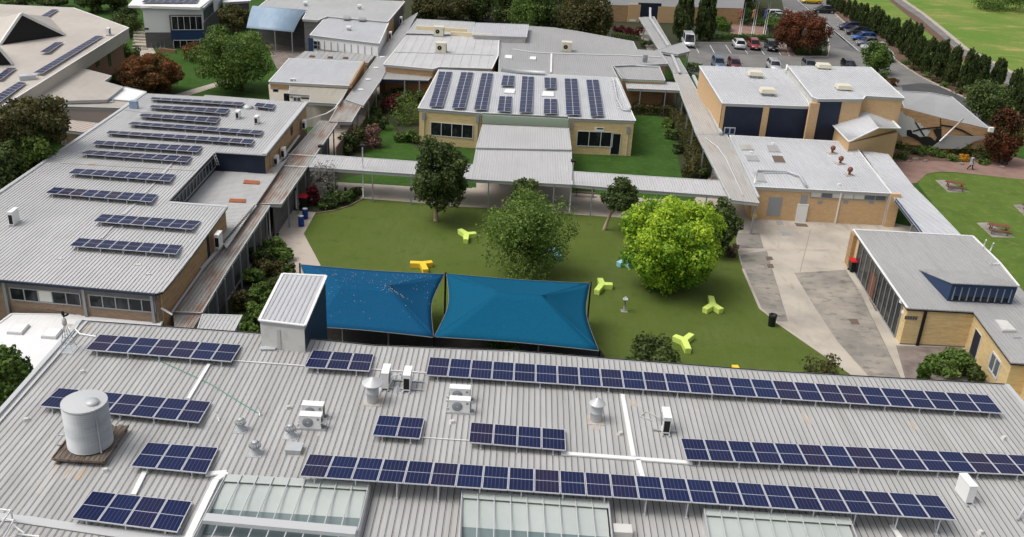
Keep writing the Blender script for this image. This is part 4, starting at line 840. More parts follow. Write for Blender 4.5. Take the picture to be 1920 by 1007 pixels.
# ================= COVERED WALKWAYS =================
walkway('covered_walkway', 'far flat grey walkway roof with four white vents', [(757, 40), (783, 24), (800, 150), (805, 152), (714, 150), (681, 198), (650, 184), (720, 110)][:2]+[(714, 150), (681, 198), (648, 187)], 3.3, 'roof_mid', spacing=None, posts=[(712, 152, 683, 196, 2)])
walkway('covered_walkway', 'short ribbed walkway roof stepping down beside the fern garden', [(640, 187), (681, 192), (659, 229), (617, 228)], 3.1, 'roof_rusty', posts=[(679, 195, 660, 227, 1)])
walkway('covered_walkway', 'rust streaked walkway roof beside the brick classroom end', [(600, 227), (634, 229), (527.5, 383), (462, 382)], 3.0, 'roof_rusty', posts=[(631, 233, 531, 380, 7)], seam='seam')  # seam: dark painted rib shadow
walkway('covered_walkway', 'rust streaked walkway roof running down to the front block', [(463, 384), (506, 386), (428, 504), (378, 587), (324, 585), (375, 504)], 2.95, 'roof_rusty', posts=[(504, 389, 380, 584, 9)], seam='seam')  # seam: dark painted rib shadow
walkway('covered_walkway', 'little brown roof patch by the white roof corner', [(324, 588), (378, 590), (360, 619), (328, 616)], 2.8, 'roof_rusty', rm=False); walkway('covered_walkway', 'small grey ribbed roof next to the tower shrubs', [(380, 590), (453.5, 592), (436.7, 625), (368, 624)], 3.0, 'roof_grey', posts=[(451, 594, 440, 620, 1)])
conduit('pair of white pipes along the walkway gutter beside the brick wall', [(380, 504, 3.25), (322, 586, 3.15)], 3.2, .1, .1, 'flashing'); conduit('grey box gutter left of the long walkway', [(479, 386, 3.2), (378, 504, 3.2)], 3.2, .22, .12, 'flashing')
conduit('long pale gutter between classroom wall and rusty walkway', [(561, 254, 3.2), (481, 362, 3.2)], 3.2, .2, .1, 'flashing'); conduit('white seam rail high on the rusty walkway', [(537, 289, 3.1), (592, 292, 3.1)], 3.1, .1, .04); conduit('white seam rail lower on the rusty walkway', [(523, 310, 3.1), (577, 313, 3.1)], 3.1, .1, .04)
pipe('white pipe crossing the small walkway roof corner', [(575, 225, 3.4), (612, 213, 3.4), (628, 203, 3.4), (640, 186, 3.5)], 3.4, .07, 'white_paint', group='white downpipes')
walkway('covered_walkway', 'pale ribbed link roof across the yard left of the canopy', [(592.6, 290), (786, 303.5), (888, 309), (883, 336), (785, 327.5), (579, 313.5)], 2.95, 'roof_grey', posts=[(590, 316, 880, 336, 4)])
walkway('covered_walkway', 'pale ribbed link roof across the yard right of the canopy', [(1071.5, 321.5), (1351.6, 339.5), (1365.5, 368.5), (1140, 352), (1070, 346)], 2.95, 'roof_grey', posts=[(1076, 347, 1362, 368, 4)])
walkway('entry_canopy', 'big ribbed canopy roof in front of the pale green fascia', [(905, 234), (1066, 241), (1071, 281), (893, 277)], 3.35, 'roof_grey', posts=[])
walkway('entry_canopy', 'lower half of the big canopy roof ending over the turf', [(894, 276), (1071, 280), (1073, 346.5), (882, 336.5)], 3.15, 'roof_grey', posts=[(886, 337, 1070, 346, 3), (898, 290, 1066, 296, 2)])
RWp = [(1270, 168), (1288, 137), (1352, 252), (1363, 252), (1423, 381), (1370, 375), (1318, 255), (1305, 252)]
walkway('covered_walkway', 'far right walkway roof with a raised central gutter toward the brick hall', [(1198, 33), (1226, 31), (1289, 137), (1263, 137)], 3.2, 'roof_mid', posts=[(1200, 36, 1262, 134, 3)])
walkway('covered_walkway', 'peeling middle stretch of the right hand walkway roof', [(1262, 138), (1289, 138), (1353, 252), (1306, 252)], 3.2, 'roof_patchy', posts=[(1268, 150, 1306, 248, 4)])
walkway('covered_walkway', 'near stretch of the right hand walkway roof ending at the concrete', [(1307, 253), (1363, 253), (1423, 381), (1370, 375)], 3.2, 'roof_patchy', posts=[(1311, 262, 1369, 372, 3)])
m = MB(); a = P(1418, 384, 3.1); 
for px, py in ((1418, 381), (1372, 376)): q = P(px, py, 3.1); m2 = MB(); m2.box((q.x, q.y+.1, 1.5), (.18, .18, 3.0)); tag(m2.build('verandah_post', 'post_grey'), 'pale square post at the near end of the right walkway, %s corner' % ('right' if px == 1418 else 'left'), 'post', 'end posts of the right walkway')
conduit('box gutter down the middle of the far right walkway', [(1219, 15, 3.6), (1219, 34, 3.4), (1253, 86, 3.4)], 3.35, .35, .2, 'flashing'); conduit('box gutter on the stretch below the cross roof', [(1258, 98, 3.35), (1274, 136, 3.35)], 3.35, .35, .2, 'flashing')
conduit('long white capping along the right walkway beside the navy hall', [(1300, 142, 3.3), (1352, 250, 3.3)], 3.3, .35, .25, 'flashing'); conduit('pale ridge rail along the near right walkway', [(1369, 258, 3.3), (1422, 370, 3.3)], 3.3, .2, .14, 'flashing')
pipe('thin white conduit snaking down the near right walkway', [(1322, 258, 3.3), (1345, 275, 3.3), (1360, 295, 3.3), (1393, 366, 3.3)], 3.3, .035, 'white_paint')
walkway('cross_roof', 'flat grey cross roof over the right walkway by the van', [(1228, 95), (1279, 80), (1294, 96), (1271, 102)], 3.7, 'roof_mid', spacing=None, posts=[(1290, 97, 1292, 96, 1)])
walkway('covered_walkway', 'dark roofed link between the centre block and right walkway', [(1172, 151), (1269, 155), (1275, 170), (1176, 166)], 3.2, 'roof_grey', posts=[(1178, 166, 1272, 170, 2)])
walkway('covered_walkway', 'short navy edged link left of the yellow block', [(716, 136), (812, 140), (803, 151), (708, 148)], 3.2, 'roof_mid', fascia='navy', fd=.35, posts=[(745, 150, 800, 152, 2)])

# walls standing behind the walkways
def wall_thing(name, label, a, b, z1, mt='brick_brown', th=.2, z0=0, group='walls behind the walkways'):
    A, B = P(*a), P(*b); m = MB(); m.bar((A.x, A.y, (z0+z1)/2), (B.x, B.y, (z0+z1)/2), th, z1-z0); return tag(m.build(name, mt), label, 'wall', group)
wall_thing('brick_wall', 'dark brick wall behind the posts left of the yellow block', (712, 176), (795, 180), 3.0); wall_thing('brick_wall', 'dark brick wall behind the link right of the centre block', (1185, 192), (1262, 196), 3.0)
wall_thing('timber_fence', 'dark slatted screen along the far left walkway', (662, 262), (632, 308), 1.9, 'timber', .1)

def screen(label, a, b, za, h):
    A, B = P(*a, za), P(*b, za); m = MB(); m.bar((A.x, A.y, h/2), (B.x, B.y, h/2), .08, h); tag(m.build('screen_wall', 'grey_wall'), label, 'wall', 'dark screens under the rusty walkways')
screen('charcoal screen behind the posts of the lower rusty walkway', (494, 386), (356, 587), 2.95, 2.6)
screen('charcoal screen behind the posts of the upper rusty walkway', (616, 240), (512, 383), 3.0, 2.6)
# ================= YELLOW BRICK BLOCK =================
ZY = 4.1
YB = building('yellow_brick_block', 'yellow brick classroom block in the middle with columns of solar panels', 'building', [(823, 131), (1155, 146), (1191.5, 226.5), (1066, 221.5), (1066, 219), (905, 212), (905, 212.6), (784, 203)], ZY, wall='brick_yellow', mt='roof_light', over=.12, rimm='flashing_white')
YW = YB.w; A, B = YW[7], YW[6]
win(YB.o, A, B, 808, 229, 886, 259, 4, 'frame_white', 'glass_dark'); 
A2, B2 = YW[3], YW[2]
win(YB.o, A2, B2, 1083, 246, 1147, 275, 3, 'frame_white', 'glass_dark'); panel(YB.o, A2, B2, 1148, 251, 1160, 289, 'glass_dark', 'door', .05)
m = MB(); u0, z1 = wallhit(A2, B2, 1148, 250); u1, z0 = wallhit(A2, B2, 1160, 290)
for u in (u0-.05, u1+.05): wrect(m, A2, B2, u-.04, u+.04, 0, z1+.05, .07, .07)
m.build('door_frame', 'frame_white', YB.o)
s = panel(YB.o, A2, B2, 1115, 238.5, 1132, 246.5, 'white_paint', 'sign_board', .06); m = MB(); u0, z1 = wallhit(A2, B2, 1119, 239.5); u1, z0 = wallhit(A2, B2, 1131, 242.5); wrect(m, A2, B2, u0, u1, z0, z1, .075, .01); m.build('sign_stripe', 'navy', YB.o)
for (WA, WB_, px, py) in ((A, B, 795, 215), (A, B, 896, 221), (A2, B2, 1071, 233), (A2, B2, 1178, 241)):
    u, z = wallhit(WA, WB_, px, py); m = MB(); wrect(m, WA, WB_, u-.17, u+.17, z-.55, z+.25, .2, .2); m.build('rain_head', 'frame_grey', YB.o); m = MB(); wrect(m, WA, WB_, u-.05, u+.05, 0, z-.55, .14, .1); m.build('downpipe', 'cream_unit', YB.o)
# green fascia between the wings
m = MB(); A3, B3 = P(905, 213, ZY), P(1066, 221, ZY); m.bar((A3.x, A3.y-.35, 3.6), (B3.x, B3.y-.35, 3.6), .12, .95); m.build('fascia_board', 'green_fascia', YB.o)
m = MB(); m.bar((A3.x+.05, A3.y-.9, 1.6), (B3.x-.05, B3.y-.9, 1.6), .1, 3.2); m.build('entry_wall', 'glass_dark', YB.o)
yc = [
 ('first long solar column from the left on the yellow block', [(823, 134), (849, 135), (830, 199), (804, 199)], 10), ('second long solar column from the left on the yellow block', [(864, 135), (888.6, 136), (871.8, 201.6), (846.7, 202)], 10),
 ('third long solar column from the left on the yellow block', [(903, 137), (925.6, 137.7), (913, 205), (888, 204.8)], 10), ('short solar column behind the left square skylight', [(943, 141), (966, 142), (963, 160), (938.7, 159.5)], 3),
 ('short solar column in front of the left square skylight', [(936, 180), (961, 181), (958, 209), (932, 207.5)], 4), ('long solar column between the two square skylights', [(978.8, 142.7), (1002, 144), (997.6, 210), (973, 210)], 10),
 ('short solar column behind the right square skylight', [(1020, 145), (1044, 146), (1042.6, 165), (1021, 165)], 3), ('short solar column in front of the right square skylight', [(1019.6, 185), (1045, 185.7), (1045.6, 212.7), (1018.8, 212.7)], 4),
 ('second long solar column from the right on the yellow block', [(1058, 147), (1082.6, 147.6), (1088.9, 214.7), (1061.3, 214.7)], 10), ('rightmost long solar column on the yellow block', [(1098.4, 149.4), (1122.7, 149.4), (1132.7, 216.5), (1107.6, 218)], 10)]
for lb, q, n in yc: solar_array(lb, q, ZY, 2, zn=.35, zf=.12, rows=n, legs=False, group='solar columns on the yellow block')
skylight('left square white skylight among the solar columns', [(947, 167), (967, 168), (965, 175), (944, 174)], ZY); skylight('right square white skylight among the solar columns', [(1018, 171), (1039, 172.5), (1039, 181), (1015, 180)], ZY)
pipe('hooked grey duct along the right edge of the yellow block', [(1150, 148, ZY), (1157, 185, ZY), (1168, 206, ZY), (1180, 208, ZY), (1182, 201, ZY), (1172, 178, ZY), (1160, 150, ZY)], ZY, .12, 'galv', 'duct', 'duct')
m = MB()
for k in range(11): a = P(1148+k*1.5, 152+k*5.2, ZY+.05); m.box((a.x, a.y, ZY+.06), (.45, .1, .08))
tag(m.build('roof_rungs', 'white_dirty'), 'line of small white rungs beside the hooked duct', 'roof step')
# ================= CENTRE BLOCKS =================
C1 = building('administration_block', 'flat pale grey roofed block behind the yellow block', 'building', [(763, 67), (936, 70), (934, 104), (922, 129), (823, 126), (812, 129.5), (719, 121)], 4.25, wall='brick_tan', mt='roof_grey', over=.2, spacing=1.2, hgt=.02, rimm='flashing_white')
conduit('flat seam flashing across the pale grey roof', [(738, 97), (925, 103)], 4.25, .3, .04, 'flashing', 'roof_seam', 'roof seam', None)
C2 = building('plant_block', 'narrow block with cream parapet in front of the dark trees', 'building', [(783, 36), (890, 42), (886, 66), (763, 63)], 4.3, wall='brick_tan', mt='roof_grey', over=.15)
m = MB()
for a, b in (((781, 52), (876, 58)), ((845, 63), (925, 68))): m.bar(P(*a, 4.55), P(*b, 4.55), .3, .6)
m.build('parapet', 'cream', C2.o)
C3 = building('plant_block', 'small ribbed roof box above the ceiling vents', 'building', [(893, 43), (991, 46.5), (987, 70), (886, 66)], 4.8, wall='white_dirty', mt='roof_light', over=.15)
C4 = building('administration_block', 'wide ribbed roof block stretching toward the right walkway', 'building', [(983, 49), (1035, 52), (1077, 58), (1187, 78), (1194, 93), (1238, 97), (1252, 120), (1147, 124), (1160, 150), (935, 141), (938, 72)], 3.95, wall='brick_tan', mt='roof_mid', over=.2, rimm='flashing')
conduit('broad pale flashing curving across the wide roof', [(960, 92), (1000, 98), (1060, 101), (1160, 103), (1238, 107)], 3.95, .5, .05, 'flashing', 'roof_seam', 'roof seam', None)
C5 = building('store_block', 'small raised grey roof with a pale green fascia', 'building', [(1148, 121), (1236, 125), (1247, 151), (1166, 148)], 3.75, wall='brick_tan', mt='roof_mid', fascia='green_fascia', over=.1, rimm='flashing')
pipe('dark rimmed duct around the small raised roof', [(1172, 148, 3.8), (1150, 124, 3.8), (1154, 121, 3.8), (1234, 125, 3.8)], 3.8, .09, 'galv', 'duct', 'duct')
pipe('fat grey duct at the back of the yellow block roof', [(940, 131, 4.1), (985, 135, 4.1), (1022, 137, 4.1)], 4.1, .26, 'galv', 'duct', 'duct'); conduit('white tray standing across the wide roof', [(1034, 101, 4.0), (1033, 136, 4.0)], 4.0, .25, .1)
skylight('white skylight on the wide roof left of the tray', [(994, 106), (1006, 106.5), (1005, 112), (992, 111)], 3.95); skylight('white skylight beside the pale flat roof', [(947, 103), (961, 104), (960, 110), (946, 109)], 3.95)
k1 = ac('cream double unit on the pale flat roof', 827, 98, 4.25, 'near', 1.4, 1.25, 1.2, mt='cream_unit'); ac_dup(k1, 'cream double unit against the cream parapet', 823, 67, 4.3, 'near'); ac_dup(k1, 'cream unit on the wide ribbed roof', 1062, 96, 3.95, 'near')
ac('small black and grey unit near the raised roof', 1209, 117, 3.95, 'near', .6, .9, .3, mt='frame_grey')
for px, py, lb in ((752, 84, 'white unit beside the parapet at the walkway top'), (731, 73, 'white outdoor unit on the far brick wall'),): pass
# ---- small tan block left of the walkway
D1 = building('store_block', 'small tan block with ribbed roof left of the walkway junction', 'building', [(542.6, 110), (684, 116.5), (655, 161), (504, 153)], 3.8, wall='brick_tan', mt='roof_light', over=.12, rimm='flashing_white')
m = MB(); a, b = P(683, 117, 4.0), P(657, 161, 4.0); m.bar(a, b, .22, .5); m.build('parapet', 'brick_tan', D1.o)
walkway('awning_roof', 'dirty cream awning in front of the small tan block', [(545, 155), (655, 161), (636, 195), (580, 192), (582, 179), (541, 176)], 3.4, 'roof_cream', fascia='gutter')
D1b = building('store_block', 'lower tan wing with door and windows under the cream awning', 'building', [(503, 158), (560, 160), (640, 196), (600, 195), (585, 193), (506, 188)], 2.9, wall='beige_wall', mt='roof_cream', over=.1, rimm=None, spacing=None)
A, B = D1b.w[5], D1b.w[4]; panel(D1b.o, A, B, 532, 175, 543, 192, 'glass_dark', 'door'); win(D1b.o, A, B, 550, 182, 564, 190, 2, 'frame_white', 'glass_grey'); win(D1b.o, A, B, 512, 167, 522, 172, 1, 'frame_grey')
ac('small white unit on the cream awning edge', 549, 155, 3.6, 'near', .6, .4, .3)
E1 = building('store_block', 'low grey roof with three rusty vents between two white roofs', 'building', [(571, 96), (706, 100), (690, 118), (552, 110)], 3.3, wall='brick_tan', mt='roof_mid', spacing=.7, over=.1, rimm=None)
for px, py, lb in ((585, 107, 'left rusty roof vent on the low grey roof'), (619, 109, 'middle rusty roof vent on the low grey roof'), (648, 110, 'right rusty roof vent on the low grey roof')): box_thing('roof_vent', lb, 'roof vent', px, py, 3.3, (.7, .6, .2), 'timber', group='rusty roof vents', top=.8)
# ---- classroom with white panelled front
F1 = building('classroom_building', 'classroom building with white panelled front and ribbed roof', 'building', [(612, 31), (730, 40), (711, 82), (581, 66)], 5.0, wall='white_wall', mt='roof_light', over=.12, rimm='flashing_white')
A, B = F1.w[3], F1.w[2]; L = (B-A).length; m = MB()
for i in range(11): wrect(m, A, B, L*i/10-.04, L*i/10+.04, .5, 4.4, .06, .05)
for z in (2.4, 3.2): wrect(m, A, B, 0, L, z-.05, z+.05, .07, .05)
m.build('wall_batten', 'frame_grey', F1.o); win(F1.o, A, B, 588, 77, 600, 92, 1, 'frame_grey', rows=2, label='dark two pane window at the left end')
m = MB(); wrect(m, A, B, -.35, .3, 0, 4.6, .12, .3); m.build('end_column', 'navy_bright', F1.o)
F2 = building('classroom_building', 'long grey roofed building at the top with low ridge vents', 'building', [(508, -6), (759, 3), (727, 41), (613, 31), (596, 38), (567, 36), (574, 25), (480, 17)], 5.2, wall='grey_wall', mt='roof_grey', over=.2, rimm='flashing_white')
m = MB(); a, b = P(757, 4, 4.2), P(712, 79, 3.9); m.bar((a.x+.1, a.y, 3.6), (b.x+.1, b.y, 3.6), .15, 2.4); m.build('side_wall', 'brick_tan', F2.o)
low_vent('white ridge vent left on the long top roof', 573, 10, 5.3, .8, 'white_paint', group='small white ridge vents', h=.25); low_vent('white ridge vent centre on the long top roof', 674, 16, 5.3, .8, 'white_paint', group='small white ridge vents', h=.25); low_vent('white ridge vent on the panelled classroom roof', 654, 57, 5.0, .8, 'white_paint', group='small white ridge vents', h=.25)
skylight('left clear skylight by the roof step', [(643, 29), (656, 29.5), (655, 35), (642, 34)], 5.3, 'roof_mid'); skylight('right clear skylight by the roof step', [(672, 32), (686, 33), (684, 37), (671, 36)], 5.3, 'roof_mid')
ac('white outdoor unit on the far brick side wall', 752, 45, 3.3, 'left', .8, 1.0, .33); ac('white outdoor unit on the nearer brick side wall', 732, 74, 3.3, 'left', .8, 1.0, .33)
# barrel canopy
cn = thing('barrel_canopy', 'pale blue curved canopy on thin posts over the forecourt', 'canopy', P(510, 60, 0)); m = MB(); vs = []; K = 10
for u, (f_, n_p) in enumerate((((474, 19), (462, 52)), ((575, 27), (550, 60)))):
    a, b = P(*f_, 4.9), P(*n_p, 3.3)
    for k in range(K+1): v = k/K; p = a.lerp(b, v); p.z += .9*math.sin(math.pi*(v*.62+.38))*.8; vs.append(p)
m.add(vs, [(k, k+1, K+2+k, K+1+k) for k in range(K)], 0, True); o = m.build('roof', 'canopy_blue', cn); sm = o.modifiers.new('t', 'SOLIDIFY'); sm.thickness = .06
for px, py in ((470, 52), (515, 57), (547, 60)): q = P(px, py, 3.3); post_mesh(cn, q, 3.4, .12)
# ---- white two storey building
G1 = building('white_building', 'white two storey building with overhanging roof and navy window bay', 'building', [(262, 14), (382, 14), (420, -20), (300, -25)], 5.9, wall='white_wall', mt='roof_white', spacing=None, over=.3, rimm=None)
m = MB(); q = PP([(240, 10), (375, 14), (425, -25), (275, -30)], 6.1); m.prism(q[::-1], .35, None, 0); m.build('roof_slab', 'white_paint', G1.o)
solar_array('solar row on the white two storey building', [(272, -2), (375, -2), (368, 4), (265, 4)], 6.1, 8, zn=.3, zf=.1, legs=False)
A, B = G1.w[0], G1.w[1]; L = (B-A).length
u, z = wallhit(A, B, 268, 61); m = MB(); wrect(m, A, B, -.02, L+.02, 0, z, .05, .1); m.build('base_wall', 'grey_wall', G1.o)
panel(G1.o, A, B, 317, 28, 384, 98, 'grey_wall', 'window_bay', .5, th=.5)
of_ = facing(A, B)[1]*.5; panel(G1.o, A+of_, B+of_, 320, 56.5, 384, 76, 'navy_bright', 'bay_panel', .04)
off = facing(A, B)[1]*.5; A_, B_ = A+off, B+off
win(G1.o, A_, B_, 321, 31, 380, 55, 5, 'frame_white', out=.05); win(G1.o, A_, B_, 325, 76, 376, 92, 4, 'frame_white', out=.05)
panel(G1.o, A, B, 271, 52.5, 279, 55.5, 'navy', 'sign_board', .06)
A, B = G1.w[1], G1.w[2]; ex = Vector((.0, 0, 0))
m = MB(); wrect(m, A, B, 0, (B-A).length, 0, 3.6, .05, .1, n=Vector((1, 0, 0))); m.build('side_base', 'grey_wall', G1.o)
fo = MB()
for i in range(9): u = .4+i*.9; wrect(fo, A, B, u, u+.08, 3.8, 5.3, .1, .1, n=Vector((1, 0, 0)))
wrect(fo, A, B, .4, 7.7, 3.7, 3.8, .1, .1, n=Vector((1, 0, 0))); wrect(fo, A, B, .4, 7.7, 5.3, 5.4, .1, .1, n=Vector((1, 0, 0))); fo = fo.build('window', 'frame_grey', G1.o)
m = MB(); wrect(m, A, B, .4, 7.7, 3.8, 5.3, .04, .03, n=Vector((1, 0, 0))); m.build('pane', 'glass_dark', fo)
G2 = building('dark_annex', 'charcoal annex with white roof slabs behind the white building', 'building', [(418, 5), (470, 2), (462, -25), (425, -20)], 4.6, wall='grey_wall', mt='roof_white', spacing=None, over=.3)
# steps and rail by the white building
st = thing('steps', 'concrete steps beside the charcoal wall base', 'steps', P(262, 80, 0)); 
for i in range(7): 
    q = P(262+i*.8, 92-i*4, 0); m = MB(); m.box((q.x, q.y, .08+i*.16), (2.2, .45, .16+i*.02)); m.build('step', 'concrete', st)
m = MB(); 
for k in range(4): a = P(285+k*8, 94-k*1.5, 0); m.tube([tuple(a), (a.x, a.y, 1)], .03, 5)
m.tube([P(285, 94, 1.0), P(309, 89, 1.0)], .03, 5); tag(m.build('handrail', 'frame_grey'), 'short metal handrail at the foot of the steps', 'handrail')
wall_thing('garden_wall', 'low brick wall below the window bay of the white building', (298, 96), (330, 100), .5, 'brick_red', .3, group='garden walls')
# ================= BEIGE COMPLEX TOP LEFT =================
ZB = 5.9
HB = building('beige_hall', 'large beige roofed hall at the top left with deep fascia', 'building', [(-130, 5), (0, 9), (138, 15), (241.5, 52.5), (20, 190), (-190, 310)], ZB, wall='brick_red', mt='roof_beige', spacing=.5, ang=20, over=.9, fascia='roof_beige', fd=1.45, rimm='flashing_white', seam='roof_beige', hgt=.02)
A, B = HB.w[3], HB.w[4]
for px0, py0, px1, py1 in ((178, 108, 187, 122), (201, 98, 209, 122)): panel(HB.o, A, B, px0, py0, px1, py1, 'glass_dark', 'window_slot', .05)
def gable(parent, apex, left, right, back, back2, mt='roof_beige', z0=ZB):
    ap, l, r, bk_, bl2 = P(*apex, z0+3.2), P(*left, z0+.05), P(*right, z0+.05), P(*back, z0+.1), P(*back2, z0+.1)
    m = MB(); m.add([ap, l, bl2, bk_, r], [(0, 1, 2), (0, 2, 3), (0, 3, 4)]); o = m.build('gable_roof', mt, parent); s = o.modifiers.new('t', 'SOLIDIFY'); s.thickness = .1
    m = MB(); y = Vector((0, .02, 0)); m.add([ap+y, l+y, r+y], [(0, 1, 2)]); m.build('gable_opening', 'dark', parent)
    m = MB(); m.bar(l+Vector((0, 0, .05)), ap+Vector((0, 0, .1)), .25, .3); m.bar(r+Vector((0, 0, .05)), ap+Vector((0, 0, .101)), .24, .3); m.build('barge_board', 'flashing_white', parent)
gable(HB.o, (40, 27), (0, 84), (122, 66), (92, 33), (-30, 40)); gable(HB.o, (-20, 70), (-60, 125), (24, 121), (5, 95), (-60, 90))
for lb, q, n in (('long narrow solar strip following the beige fascia', [(179, 67), (195, 67), (80, 137), (62, 136)], 17), ('short solar strip in the middle of the beige roof', [(103, 79), (120, 79), (92, 97.6), (74, 97.6)], 5), ('small solar strip near the far beige gable', [(98, 17), (110, 18), (88, 31), (76, 30)], 4),
    ('solar strip under the lower beige gable', [(14, 127), (32, 127), (3, 148), (-14, 148)], 5), ('solar strip at the left end of the beige fascia', [(34, 153), (50, 155), (-10, 198), (-28, 192)], 9)):
    solar_array(lb, q, ZB, 1, zn=.35, zf=.2, rows=n, legs=False, group='solar strips on the beige roof')
ac('small white unit near the beige roof corner', 204, 66, ZB, 'right', .6, .8, .4); box_thing('roof_box', 'grey flat box between two beige solar strips', 'roof box', 52, 149, ZB, (1.6, 1.0, .5), 'galv', .6, 'small roof boxes')
walkway('tiled_wing', 'lower beige ribbed wing beside the red bush', [(130, 122.5), (209, 142.6), (195, 153), (230, 163), (200, 187), (100, 190), (20, 192), (60, 165)], 4.6, 'roof_beige', ang=35, spacing=.45, group='beige wings', seam='rib_shade_soft')
IB = building('beige_wing', 'low beige clad wing with three flat vents', 'building', [(110, 186), (245, 190), (228, 203), (102, 199)], 4.2, wall='tile_pink', mt='roof_beige', over=.1, group='beige wings')
JB = building('white_roof_annex', 'small white flat roof beyond the blue topped box', 'building', [(234, 163.5), (274, 172.5), (250, 190), (200, 186)], 4.3, wall='beige_wall', mt='roof_white', spacing=None, over=.1)
walkway('awning_roof', 'pinkish slatted awning between the trees and the left block', [(112, 224), (187, 232), (163, 249), (124, 244)], 3.4, 'tile_pink', ang=70, spacing=.5, group='beige wings')
wall_thing('brick_wall', 'dark wall under the pinkish awning', (128, 280), (175, 285), 3.2, 'brick_brown')
for i, px in enumerate((119, 163, 205)): box_thing('roof_vent', '%s flat vent on the beige clad wing' % ('left', 'middle', 'right')[i], 'roof vent', px, 192, 4.2, (.9, .5, .12), 'roof_mid', group='flat vents on the beige wing')

# ================= NAVY HALL AND RIGHT SIDE =================
ZN = 6.4
NA = building('brick_hall', 'tan brick hall with navy cladding and pale roof beside the carpark', 'building', [(1311, 124), (1472.5, 130), (1521.5, 200), (1354.5, 194)], ZN, wall='brick_pink', mt='roof_light', spacing=.3, over=.1, rimm='flashing_white')
A, B = NA.w[3], NA.w[2]
panel(NA.o, A, B, 1354, 196, 1520, 262, 'navy', 'cladding', .05); m = MB(); u, z = wallhit(A, B, 1434, 220); wrect(m, A, B, u-.35, u+.3, 0, 6.2, .2, .2); m.build('pier', 'brick_pink', NA.o); m = MB(); wrect(m, A, B, -.05, .3, 0, 6.25, .1, .2); m.build('corner_pier', 'brick_pink', NA.o)
sd_ = panel(NA.o, A, B, 1358, 238, 1377, 252, 'frame_white', 'sign_board', .09); m = MB(); u0, z1 = wallhit(A, B, 1359, 239); u1, z0 = wallhit(A, B, 1376, 252)
for k in range(2): um = u0+(u1-u0)*k*.52; wrect(m, A, B, um+.05, um+(u1-u0)*.45, z0+.1, z1-.05, .11, .01)
m.build('sign_face', 'navy_bright', NA.o)
NB_ = building('brick_hall', 'taller right half of the hall with raised pale roof', 'building', [(1477.5, 124.4), (1632.7, 126.4), (1695.5, 184), (1622.7, 180), (1618, 186), (1533, 186), (1522.6, 181.4)], 7.4, wall='brick_pink', mt='roof_light', spacing=.3, over=.1, rimm='flashing_white')
A, B = NB_.w[0], NB_.w[6]; m = MB(); wrect(m, A, B, 0, (B-A).length, 6.3, 7.32, .03, .06, n=Vector((-1, 0, 0))); m.build('side_cladding', 'white_dirty', NB_.o)
A, B = NB_.w[5], NB_.w[4]; panel(NB_.o, A, B, 1534, 188, 1564, 265, 'navy', 'cladding', .06); m = MB(); u, z = wallhit(A, B, 1534, 200); wrect(m, A, B, u-1.1, u, 0, 7.0, .3, .3); m.build('pier', 'brick_pink', NB_.o)
m = MB(); m.bar(P(1622, 181, 7.2), P(1695, 185, 7.2), .2, .25); m.build('parapet', 'brick_pink', NB_.o)
vq = low_vent('cream roof cooler at the back of the brick hall', 1415, 145, ZN, 1.7, group='cream roof coolers'); 
for px, py, z, lb in ((1438, 178, ZN, 'cream roof cooler above the navy cladding'), (1543, 131, 7.2, 'cream roof cooler at the back of the taller half'), (1580, 171, 7.2, 'cream roof cooler near the front of the taller half')):
    c = copy_tree(vq); c.location = P(px, py, z); c['label'] = lb
pipe('white ridge stub behind the hall roof step', [(1474, 133, 6.6), (1476, 122, 7.0)], 6.6, .12, 'white_paint', 'vent_stub', 'roof vent')
# small hipped porch
po = thing('gabled_porch', 'small gabled brick porch with ribbed tin roof', 'building', P(1625, 270, 0)); ZP = 4.4
apx, r1, e1, e0, e2, e3 = P(1617, 200, 5.6), P(1647, 240, 5.6), P(1592, 266, ZP), P(1553, 226, ZP), P(1687, 241, ZP+.3), P(1640, 193, ZP+.3)
roofsheet(po, [e0, e1, r1, apx], 'roof_light', fascia=None, th=.08, ang=5, spacing=.3); roofsheet(po, [apx, r1, e2, e3], 'roof_grey', fascia=None, th=.08, ang=5, spacing=.3)
m = MB(); g0, g1_, g2 = e1+Vector((.05, .06, -.09)), r1+Vector((0, .06, -.09)), e2+Vector((-.05, .06, -.09)); m.prism([Vector((v.x, v.y, 0)) for v in (g0, g2, e3+Vector((-.2, 0, 0)), e0+Vector((.3, 0, 0)))], 0, ZP-.15, 0)
m.build('wall', 'brick_pink', po); m = MB(); m.add([g0, g2, g1_, g0+Vector((0, .1, 0)), g2+Vector((0, .1, 0)), g1_+Vector((0, .1, 0))], [(0, 1, 2), (5, 4, 3), (0, 3, 4, 1), (1, 4, 5, 2), (2, 5, 3, 0)]); m.build('gable_wall', 'brick_pink', po)
m = MB(); m.bar(e2, e3, .3, .12); m.bar(e1, r1, .12, .12); m.bar(r1, e2, .12, .12); m.bar(e0, e1, .15, .1); m.build('barge_flashing', 'flashing_white', po)
ds = thing('satellite_dish', 'small dark satellite dish on the porch ridge', 'satellite dish', P(1611, 207, 5.2), None, local=True); m = MB(); m.lathe((0, 0, .8), [(.001, -.1), (.3, -.02), (.45, .1)], 16, 0, 'y'); o = m.build('dish', 'dark', ds); m = MB(); m.tube([(0, 0, 0), (0, 0, .8)], .04, 6); m.tube([(0, -.1, .8), (.1, -.5, .5)], .03, 5); m.build('mast', 'white_paint', ds)
